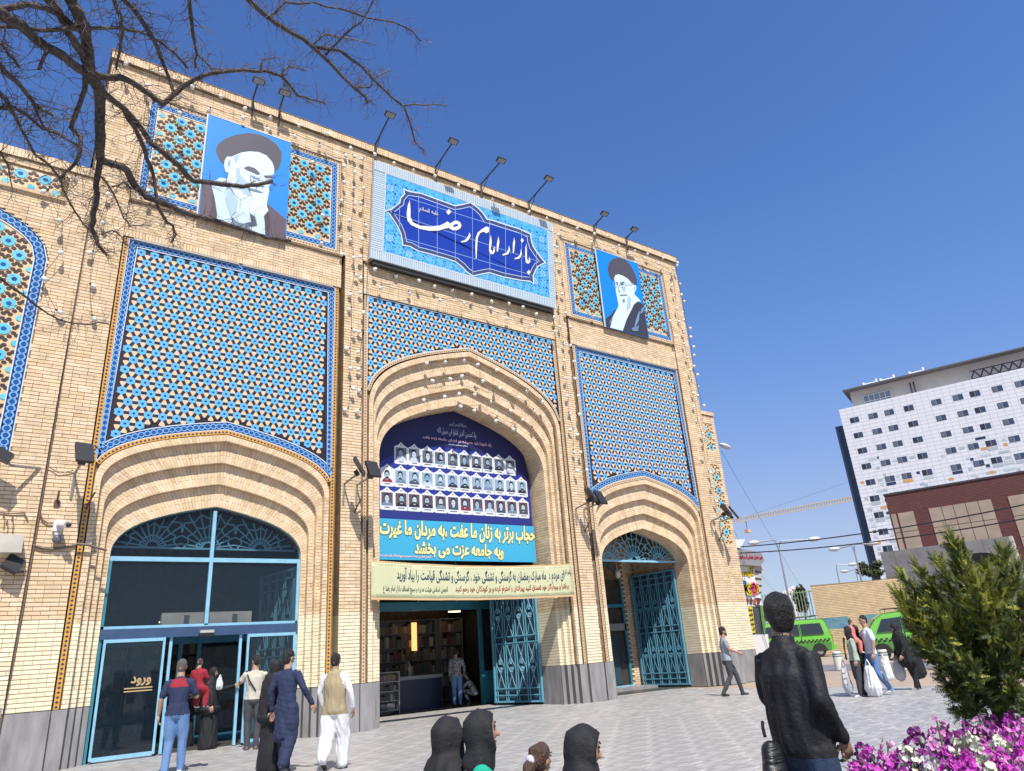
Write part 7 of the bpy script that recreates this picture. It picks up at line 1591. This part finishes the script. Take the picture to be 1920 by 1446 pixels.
scarf(T, 1.64, black, hd=(0,.13,.90), nod=.5, low=.55, wide=1.0, long=.40, seed=51); B = Body(); B.limb([(0,.03*1.64,.6*1.64),(0,-.02*1.64,.42*1.64),(0,-.07*1.64,.22*1.64)], [(.11*1.64,.10*1.64),(.12*1.64,.13*1.64),(.10*1.64,.13*1.64)], black, fold=2.); part(T, B, 'cloak_hem', 52, .018)
q = G(1695,1293); bag('bulging grey plastic bag carried by the leaning woman in the black chador', (q.x, q.y, .86), .36, .62, .26, mplg, RIGHT, seed=54)
# ---- the big figure in the black jacket
dj = 4.65; hdp = Vector(dist(1459,1149,dj)); Hj = hdp.z/.925; zoff = 0
jx, jy = hdp.x, hdp.y
def jacket(B, H, J):
    B.torso.add(len(B.prims)); B.limb([J['nk']-J['up']*.045*H, J['ch']+J['up']*.01*H, J['pel']+J['up']*.07*H, J['pel']-J['up']*.03*H], [(.090*H,.058*H), (.118*H,.082*H), (.114*H,.082*H), (.100*H,.076*H)], blackj, J['lat'], fold=1.3); B.limb([J['nk']-J['up']*.03*H, J['nk']-J['up']*.0*H], [.047*H,.043*H], blackj, J['lat'])
T = person('tall man in a black bomber jacket seen from behind, looking up at the building', (jx, jy, 0), Hj, RIGHT-.50, {'elR': (.132,-.035,.655), 'wrR': (.105,.060,.535), 'elL': (-.145,.02,.66), 'wrL': (-.10,.11,.57), 'hdR': (-.1,.35,-1), 'pnR': (-1,.2,.1), 'hd': (0,.004,.925), 'anL': (-.07,.02,.035), 'anR': (.08,.0,.035), 'leg': 1.18, 'cuR': .8}, blackj, djeans, shb, skin=SKIND, seed=61, vox=.011, look=-.75, nod=-.22, hair='thick', extra=jacket, build_=1.0, hem=.485)
k = MB(); k.use(pm(220,220,220)); 
for i in range(3): k.obox((.208*Hj, .0, (.735-.016*i)*Hj), .003, .012, .010)
o = k.build('sleeve_badge', None, None); o.parent = T
bl_ = Vector(dist(1424,1430,4.5)); B = Body(); Tb = thing('bag', 'dark padded bag hanging at the left side of the man in the black jacket', 'bag', (bl_.x+.06, bl_.y-.02, bl_.z-.34)); B.limb([(.03,0,.40),(.03,0,.28),(0.03,0,.1),(0.03,0,-.15)], [(.06,.05),(.085,.06),(.09,.065),(.09,.065)], mat('quilted_black', (.012,.013,.016), .35, bump=1., bscale=22, stretch=(.3,.3,2.4)), fold=.8); part(Tb, B, 'bag_body', 66, .013)
k = MB(); k.use(mat('quilted_black', (.012,.013,.016), .35)); k.tube([(.0,.0,.46),(.02,.02,.50),(.04,.03,.53)], .010, 6); o = k.build('strap', None, None); o.parent = Tb
# ---- seated foreground
def seated(label, px, py, d, yw, top, scm, H=1.62, seed=70, hair=None, sc=True, wide=1.0, look=0., nod=0., cape=True):
    h = Vector(dist(px, py, d)); z0 = h.z-.648*H
    P = {'pel': (0,0,.26), 'ch': (0,.02,.45), 'nk': (0,.02,.560), 'hd': (0,.035,.648), 'knL': (-.07,.26,.27), 'anL': (-.07,.27,.035), 'knR': (.07,.26,.27), 'anR': (.07,.27,.035), 'elL': (-.13,.06,.40), 'wrL': (-.07,.16,.33), 'elR': (.13,.06,.40), 'wrR': (.07,.16,.33)}
    T = person(label, (h.x, h.y, z0), H, yw, P, top, black, shb, hair=hair, hairm=HAIRR, seed=seed, vox=.013, look=look, nod=nod, hem=0)
    if sc: scarf(T, H, scm, hd=(0,.035,.648), cape=cape, low=.30, yaw=look, nod=nod, wide=wide, seed=seed+1, long=.27)
    return T
seated('seated woman in a black chador, leftmost of the women at the bottom edge', 826, 1380, 4.75, RIGHT-.5, black, black, seed=71, H=1.66)
seated('seated woman in an emerald green top and black scarf, face turned to the right', 886, 1368, 4.6, RIGHT-.15, emerald, black, seed=75, H=1.66, cape=False, look=.1)
seated('seated girl with brown hair tied back in a white band between the women', 1003, 1424, 4.5, RIGHT-.75, black, black, seed=80, H=1.30, hair='bun', sc=False)
seated('seated woman in a black chador at the right of the girl, head bowed', 1077, 1400, 4.3, RIGHT+.05, black, black, seed=84, H=1.66, nod=.25, wide=1.05)
gt = [o for o in COL.objects if o.get('label', '').startswith('seated girl')][0]; k = MB(); k.use(pm(225,215,225)); k.ell((.006,-.045,.648*1.3), .032,.018,.030, 10, 6); o = k.build('hair_band', None, None); o.parent = gt
bz = Vector(dist(960,1400,4.45)); k = MB(); k.use(mat('bench_stone', (.30,.29,.28), .8, var=.2)); 
M_ = Matrix.Rotation(-RIGHT, 3, 'Z'); k.obox((bz.x, bz.y, bz.z-.66*1.66+.26*1.66-.16-.12), .35, 1.0, .10, M_); k.obox((bz.x, bz.y, (bz.z-.66*1.66+.26*1.66-.38)/2), .25, .9, (bz.z-.66*1.66+.26*1.66-.38)/2, M_); tag(recenter(k.build('stone_bench', None)), 'low stone bench under the seated women at the bottom edge', 'bench')
# ============================================================ vans
M_van = mat('taxi_green_paint', (.17,.50,.07), .28, coat=.5, var=.06, nscale=2); M_vand = mat('lower_green_paint', (.08,.24,.045), .35, coat=.3, var=.15); M_vg = mat('van_glass', (.02,.03,.035), .06, spec=.8); M_tyre = mat('tyre_rubber', (.018,.018,.018), .85); M_rim = mat('steel_rim', (.35,.35,.36), .35, .6)
def van(label, org, ang, sc):
    """local x forward, y left, z up; org = ground point under the middle"""
    T = thing('taxi_van', label, 'van', org, 'green vans parked by the boundary wall')
    def add(mb, nm, parent=T, **k): o = mb.build(nm, None, None, **k); o.parent = parent; return o
    prof = [(-2.05,.32),(-2.10,.95),(-2.02,1.25),(-1.86,1.80),(-1.75,1.88),(0,1.92),(1.0,1.86),(1.35,1.66),(1.78,1.15),(2.02,1.02),(2.12,.75),(2.12,.35),(1.75,.28),(-1.7,.28)]
    k = MB(); n = len(prof); secs = ((-.74,.93),(-.70,1.0) ,(.70,1.0),(.74,.93)); V = []
    for y, s in ((-.80,0),(-.83,1),(.83,1),(.80,0)):
        for x, z in prof:
            tuck = .10*max(0, (z-1.05)/.85); V.append((x*(.985 if not s else 1), y*(1-tuck), z if s or z < 1 else z-.03))
    k.use(M_van); Fc = []
    for b in range(3):
        for i in range(n): Fc.append((b*n+i, b*n+(i+1)%n, (b+1)*n+(i+1)%n, (b+1)*n+i))
    Fc.append(tuple(range(n-1,-1,-1))); Fc.append(tuple(3*n+i for i in range(n))); k.add(V, Fc); add(k, 'body')
    yy = lambda z: .835*(1-.10*max(0,(z-1.05)/.85))
    def side(nm, m, pts, s, off=.012):
        q = MB(); q.use(m); P = [(x, s*(yy(z)+off), z) for x, z in pts]; q.prism(P if s < 0 else P[::-1], (0, -s*.02, 0)); return add(q, nm)
    for s in (-1, 1):
        for pts in ([(-1.72,1.12),(-.62,1.12),(-.62,1.66),(-1.62,1.66)], [(-.50,1.12),(.32,1.12),(.32,1.66),(-.50,1.66)], [(.42,1.12),(1.42,1.12),(1.12,1.62),(.42,1.66)]):
            side('window', M_vg, pts, s)
        side('lower_panel', M_vand, [(-1.95,.36),(1.95,.36),(1.98,.70),(-2.0,.70)], s, .006)
        q = MB(); q.use(mat('checker_black', (.015,.015,.015), .5))
        for i in range(38):
            for r in (0,1):
                x = -1.95+i*.1
                if (i+r) % 2: q.prism([(x, s*.846, .74+r*.07), (x+.1, s*.846, .74+r*.07), (x+.1, s*.846, .81+r*.07), (x, s*.846, .81+r*.07)][::(1 if s < 0 else -1)], (0, -s*.01, 0))
        add(q, 'checker_stripe', kind='stuff')
        for x in (.37, -.56): side('door_seam', mat('seam_dark', (.02,.05,.015), .6), [(x-.012,.40),(x+.012,.40),(x+.012,1.70),(x-.012,1.70)], s, .014)
        side('door_handle', shb, [(.42,.98),(.60,.98),(.60,1.03),(.42,1.03)], s, .02)
        for x in (-1.35, 1.35):
            w_ = MB(); w_.use(M_tyre); Mx = Matrix.Rotation(math.pi/2, 3, 'X'); w_.lathe((x, s*.70+.0, .31), [(.20,-.10),(.30,-.09),(.31,0),(.30,.09),(.20,.10)], 18, Mx); wo = add(w_, 'wheel'); r_ = MB(); r_.use(M_rim); r_.lathe((x, s*.80, .31), [(.19,-.02),(.17,.01),(.05,.015)] if s < 0 else [(.05,-.015),(.17,-.01),(.19,.02)], 14, Mx); ro = r_.build('rim', None, None); ro.parent = wo
            a_ = MB(); a_.use(M_tyre); a_.prism([(x+.38*math.cos(t), s*.842, .31+.38*math.sin(t)) for t in (np.linspace(0,math.pi,12) if s > 0 else np.linspace(math.pi,0,12))], (0,-s*.02,0)); add(a_, 'wheel_arch')
    q = MB(); q.use(M_vg); q.prism([(-2.06,-.62,1.18),(-2.06,.62,1.18),(-1.90,.56,1.72),(-1.90,-.56,1.72)][::-1], (.03,0,0)); q.prism([(1.80,-.66,1.16),(1.80,.66,1.16),(1.38,.60,1.66),(1.38,-.60,1.66)], (-.03,0,-.02)); add(q, 'rear_and_front_glass')
    for s in (-1,1):
        q = MB(); q.use(pm(190,60,60)); q.box(-2.13,-2.08, s*.66-.07, s*.66+.07, .78, 1.08); add(q, 'tail_light'); q = MB(); q.use(pm(225,225,220)); q.box(2.06,2.135, s*.55-.15, s*.55+.15, .70, .88); add(q, 'headlight')
    q = MB(); q.use(M_van); q.box(-2.24,-2.06,-.80,.80,.34,.60); q.box(2.06,2.2,-.80,.80,.34,.60); add(q, 'bumper'); q = MB(); q.use(mat('orange_plate', (.75,.38,.03), .5)); q.box(-2.14,-2.11,-.24,.24,.86,.98); add(q, 'number_plate')
    q = MB(); q.use(mat('cable_black', (.02,.02,.022), .6))
    for y in (-.6, -.2, .2, .6): q.tube([(-1.5,y,2.02),(.9,y,2.02)], .018, 4)
    for x in (-1.5,-.7,.1,.9): q.tube([(x,-.64,2.02),(x,.64,2.02)], .018, 4); q.tube([(x,-.64,2.02),(x,-.64,1.86)], .016, 4); q.tube([(x,.64,2.02),(x,.64,1.86)], .016, 4)
    add(q, 'roof_rack'); T.rotation_euler = (0,0,ang); T.scale = (sc,)*3; return T
wd = WP.t; wa = math.atan2(-wd.y, -wd.x)   # towards the left of the picture along the wall
w1_ = G(1533,1231.5); sc1 = 1.33; w1_ = w1_+(-wd)*1.35*sc1*1.0+WP.n*(-.7*sc1); van('green taxi van with roof rack, rear corner towards the camera, left of the two', (w1_.x, w1_.y, -.05), wa+.28, sc1)
w2_ = G(1664,1237); sc2 = 1.22; w2_ = w2_+wd*1.15*sc2+WP.n*(-.7*sc2); van('green taxi van at the right, front towards the left, partly behind the conifer', (w2_.x, w2_.y, -.05), wa+.12, sc2)
# ============================================================ strings of white bulbs
M_bulb = mat('white_bulb', (.74,.72,.66), .35); M_sock = mat('bulb_socket', (.02,.02,.02), .6)
kb = MB(); kb.use(M_bulb); kb.lathe((0,0,-.18), [(.014,0),(.048,.024),(.062,.065),(.048,.105),(.028,.14)], 8); kb.use(M_sock); kb.lathe((0,0,-.04), [(.022,0),(.022,.035),(.012,.05)], 6); bme = kb.mesh('bulb', True)
wireb = MB(); wireb.use(M_sock); rb_ = random.Random(9); nb_ = 0
STR = []
for i in range(9): STR.append([(.5+i*.0,13.3+0,0)]) if False else None
def string(P, step=.55, out=.16, y=0.):
    global nb_
    L = sum(math.dist(P[i], P[i+1]) for i in range(len(P)-1)); n = max(1, int(L/step)); d = np.r_[0, np.cumsum([math.dist(P[i], P[i+1]) for i in range(len(P)-1)])]; last = None
    pts = []
    for j in range(n+1):
        s = L*j/n; x = np.interp(s, d, [p[0] for p in P])+rb_.uniform(-.05,.05); z = np.interp(s, d, [p[1] for p in P])+rb_.uniform(-.05,.05); o = rb_.uniform(.6,1.3)*out; q = Vector((x, y-o, z)); pts.append(q)
        b = bpy.data.objects.new('light_bulb', bme); COL.objects.link(b); b.location = q; a = rb_.uniform(-.9,.9); b.rotation_euler = (rb_.uniform(.2,1.2), a, rb_.uniform(0,6.28)); b['label'] = 'white bulb on the light strings strung across the facade'; b['category'] = 'light bulb'; b['group'] = 'white bulbs strung over the facade'; nb_ += 1
    kw = MB(); kw.use(M_sock); pl_ = []
    for a_, b_ in zip(pts[:-1], pts[1:]): pl_ += [a_, (a_+b_)/2-Vector((0,0,.05))]
    kw.tube(pl_+[pts[-1]], .006, 3, cap=False); o = kw.build('light_string_wire', None); tag(o, 'thin black wire of a light string strung across the facade', 'wire', 'wires of the light strings on the facade')
for x in (7.2, 7.55): string([(x, 16.9), (x+.05, 12.4), (x-.02, 8.2)], .62)
for x in (15.25, 15.6): string([(x, 16.6), (x+.05, 11.5), (x, 7.2)], .66)
string([(.6,17.1),(8.0,17.1),(16,17.1),(22.2,17.1)], .78, .2, -.1); string([(1.2,16.75),(6.9,16.8)], .8); string([(15.8,16.85),(22,16.85)], .8)
string([(8.0,12.9),(15.0,12.9)], .7); string([(8.2,12.3),(11.4,12.5),(14.9,12.2)], .85); string([(1.3,16.4),(1.6,13.4)], .8); string([(6.9,16.3),(6.95,13.2)], .62); string([(2.0,16.2),(2.6,13.6)], .8); string([(5.9,16.0),(6.3,13.4)], .8); string([(16.4,16.3),(16.9,13.4)], .75); string([(20.4,16.3),(21.4,13.4)], .75); string([(21.9,16.6),(22.15,6.0)], .55); string([(22.52,17.2),(22.56,10.6)], .42, .08, .06)
for dz, yy_ in ((0,.0),(.55,.1),(1.05,.24),(1.5,.38)):
    string([(11.42+s_, arch_z(BA[1], 2, 11.42+s_)-dz-.1) for s_ in np.linspace(-1.6 if dz < 1.2 else -.4, 2.7-dz*.6, 7)], .62, .1, yy_)
string([(.75,13.0),(.6,11.3),(.8,9.6)], .75); string([(-.05,13.2),(-.6,12.4),(.15,11.4),(-.3,10.3),(.1,9.5)], .8, .16, YW); string([(-1.6,11.6),(-1.2,11.0)], .5, .2, YW)

# ============================================================ roof and wall floodlights
M_iron = mat('dark_iron', (.045,.04,.04), .6); M_fl = mat('flood_black', (.02,.02,.024), .5)
def roof_light(label, x, L, z):
    T = thing('floodlight', label, 'floodlight', (x, -.1, 17.3), 'floodlights on the roof edge')
    k = MB(); k.use(M_iron); k.tube([(x,-.15,16.95),(x,-.15,17.62)], .035, 5); k.tube([(x,-.15,17.55),(x,-L,z)], .028, 5); k.tube([(x,-.15,17.15),(x,-.5*L,(17.6+z)/2)], .012, 4); k.build('arm', None, T)
    k = MB(); k.use(M_fl); M_ = Matrix.Rotation(-.35, 3, 'X'); k.obox((x,-L-.08,z+.04), .17, .10, .028, M_); k.build('lamp_housing', None, T); k = MB(); k.use(mat('flood_glass', (.25,.27,.3), .2)); k.obox(Vector((x,-L-.08,z+.04))+M_@Vector((0,0,-.033)), .14, .08, .003, M_); k.build('lens', None, T)
for i, (x, L, z) in enumerate(((4.0,.62,17.78),(4.8,.53,17.80),(7.97,1.2,17.9),(10.25,1.3,17.75),(12.13,1.4,17.65),(14.3,1.35,17.75),(17.6,.75,17.7),(19.4,.6,17.65))):
    roof_light(['first roof floodlight from the left, above the left portrait','second roof floodlight from the left, close beside the first','roof floodlight above the left end of the name board','roof floodlight above the left half of the name board','roof floodlight above the middle of the name board','roof floodlight above the right end of the name board','roof floodlight above the right portrait','rightmost roof floodlight above the right portrait panel'][i], x, L, z)
def wall_light(label, base, heads, y=0.):
    T = thing('floodlight', label, 'floodlight', base, 'black floodlights on wall brackets'); b = Vector(base)
    for j, (dx, L, dz, yw_) in enumerate(heads):
        k = MB(); k.use(mat('bracket_grey', (.30,.28,.26), .5, .3)); p = b+Vector((dx,0,0)); e = p+Vector((.05,-L,dz)); k.tube([p+Vector((0,0,-.55)), p+Vector((0,-.05,0)), p+Vector((0,-.1,0)), e], .028, 5); k.build('bracket', None, T)
        k = MB(); k.use(M_fl); M_ = Matrix.Rotation(yw_, 3, 'Z')@Matrix.Rotation(1.05, 3, 'X'); k.obox(e+Vector((.02,-.12,.18)), .17, .26, .035, M_); k.obox(e+Vector((0,-.0,.03)), .07, .07, .05, M_); k.build('lamp_housing', None, T)
    k = MB(); k.use(mat('rust_bolt', (.12,.05,.04), .8)); k.tube([b+Vector((.32,0,-.75)), b+Vector((.34,-.12,-.6)), b+Vector((.42,-.2,-.4))], .02, 4); k.build('hook', None, T)
wall_light('pair of black floodlights on the pier between the left and middle arches', (7.14,0,6.05), ((0,.75,.1,1.2),(.36,.8,.05,.1)))
wall_light('pair of black floodlights on the pier between the middle and right arches', (15.18,0,5.85), ((0,.65,.1,1.2),(.36,.7,.05,.1)))
wall_light('pair of black floodlights at the right end of the building', (21.9,0,5.75), ((0,.65,.1,1.0),(.5,.6,.05,.6)))
wall_light('single black floodlight on the left pier beside the left arch', tuple(F(140,890)), ((0,.7,.1,.2),))
q = F(2,860,YW); k = MB(); k.use(mat('bracket_grey', (.30,.28,.26), .5, .3)); T = thing('floodlight', 'black floodlight on a level pipe arm at the left edge of the photo', 'floodlight', F(75,878,YW), 'black floodlights on wall brackets'); k.tube([F(75,878,YW), F(20,873,-.5), F(12,865,-.55)], .03, 6); k.build('bracket', None, T); k = MB(); k.use(M_fl); k.obox(F(2,852,-.6), .2, .12, .1, Matrix.Rotation(.5,3,'Y')); k.build('lamp_housing', None, T)
# camera, dome and cables on the left pier
q = F(108,985); T = thing('security_camera', 'white security camera on the left pier', 'camera', q); k = MB(); k.use(mat('camera_white', (.62,.62,.62), .4)); k.box(q.x-.08,q.x+.10,-.05,0,q.z-.13,q.z+.10); k.build('mount_box', None, T); k = MB(); k.use(mat('camera_white', (.62,.62,.62), .4)); k.tube([q+Vector((.02,-.06,0)), q+Vector((.06,-.30,-.04)), q+Vector((.14,-.42,-.06))], [.05,.07,.075], 10); k.use(M_fl).ell(q+Vector((.17,-.45,-.065)), .05,.05,.05); k.build('camera_body', None, T)
q = F(106,1013); T = thing('security_camera', 'small glass dome hanging under the white camera on the left pier', 'camera', q); k = MB(); k.use(mat('dome_glass', (.10,.11,.13), .08, spec=.9)); k.ell(q+Vector((0,-.12,0)), .09,.09,.10); k.build('dome', None, T, smooth=True); k = MB(); k.use(mat('camera_white', (.62,.62,.62), .4)); k.box(q.x-.06,q.x+.06,-.14,0,q.z+.09,q.z+.13); k.build('bracket', None, T)
def fcable(label, P, r=.018, y=-.04): k = MB(); k.use(mat('cable_brown', (.16,.11,.09), .7)); k.tube([F(a, b, y) for a, b in P], r, 5); tag(k.build('cable', None), label, 'cable')
fcable('thick bundled cable running from the left edge to the left arch', [(45,1020),(60,1022),(80,1028),(103,1030),(125,1026),(145,1020),(165,1022),(200,1032)], .028)
fcable('thin cable looping under the left pier floodlight', [(80,878),(92,876),(110,887),(125,885),(138,882)], .010)
fcable('cable from the pier edge to the white camera', [(76,965),(80,975),(90,981),(100,981)], .016); fcable('thin vertical cable down the left pier edge', [(189,300),(160,430),(118,700),(75,960),(40,1160),(5,1345)], .014)
fcable('cable sagging over the wing beside the awning', [(-5,960),(20,963),(45,962),(52,975)], .014, YW-.03); fcable('hanging thin wire from the roof by the name board', [(699,283),(697,400),(690,480),(688,560)], .010)
for i, (x, y) in enumerate(((8,962),(14,975),(24,968))): k = MB(); k.use(mat('rust_bolt', (.12,.05,.04), .8)); p = F(x, y, YW); k.tube([p, p+Vector((0,-.12,-.02)), p+Vector((0,-.14,-.14))], .014, 4); tag(recenter(k.build('wall_hook', None)), ['leftmost small rusty hook above the white awning','lowest small rusty hook above the white awning','rightmost small rusty hook above the white awning'][i], 'hook')
for i, (x, y) in enumerate(((107,940),)): k = MB(); k.use(mat('rust_bolt', (.12,.05,.04), .8)); p = F(x, y); k.box(p.x-.05,p.x+.05,-.03,0,p.z-.12,p.z+.02); k.tube([p+Vector((0,-.03,0)), p+Vector((0,-.16,.12)), p+Vector((0,-.16,.2))], .025, 4); tag(recenter(k.build('wall_bracket', None)), 'rusty iron bracket on the left pier below the floodlight', 'bracket')
a, b = F(-20,1000,-.5), F(46,1003,-.5); c_, d_ = F(40,1036,-.45), F(-20,1035,-.45); k = MB(); k.use(mat('awning_cloth', (.62,.58,.50), .8, var=.2, nscale=3)); k.prism([d_, c_, b, a], (0,.35,0), back=True); tag(recenter(k.build('awning', None)), 'rolled off white cloth awning at the left edge of the photo', 'awning')
p = F(24,1058,-.3); T = thing('floodlight', 'tilted black floodlight under the awning at the left edge', 'floodlight', p, 'black floodlights on wall brackets'); k = MB(); k.use(M_fl); k.obox(p, .16, .05, .17, Matrix.Rotation(.5,3,'Y')@Matrix.Rotation(-.6,3,'X')); k.build('lamp_housing', None, T); k = MB(); k.use(M_iron); k.tube([p+Vector((.1,0,-.15)), p+Vector((.2,.2,-.12))], .02, 5); k.build('bracket', None, T)
k = MB(); k.use(mat('manhole_iron', (.12,.115,.11), .6, var=.3, nscale=20)); g_ = G(1500,1315); k.lathe((g_.x,g_.y,0), [(.36,0.003),(.35,.008)], 20); tag(k.build('manhole_cover', None), 'round dark drain cover in the paving behind the man in the black jacket', 'drain cover')
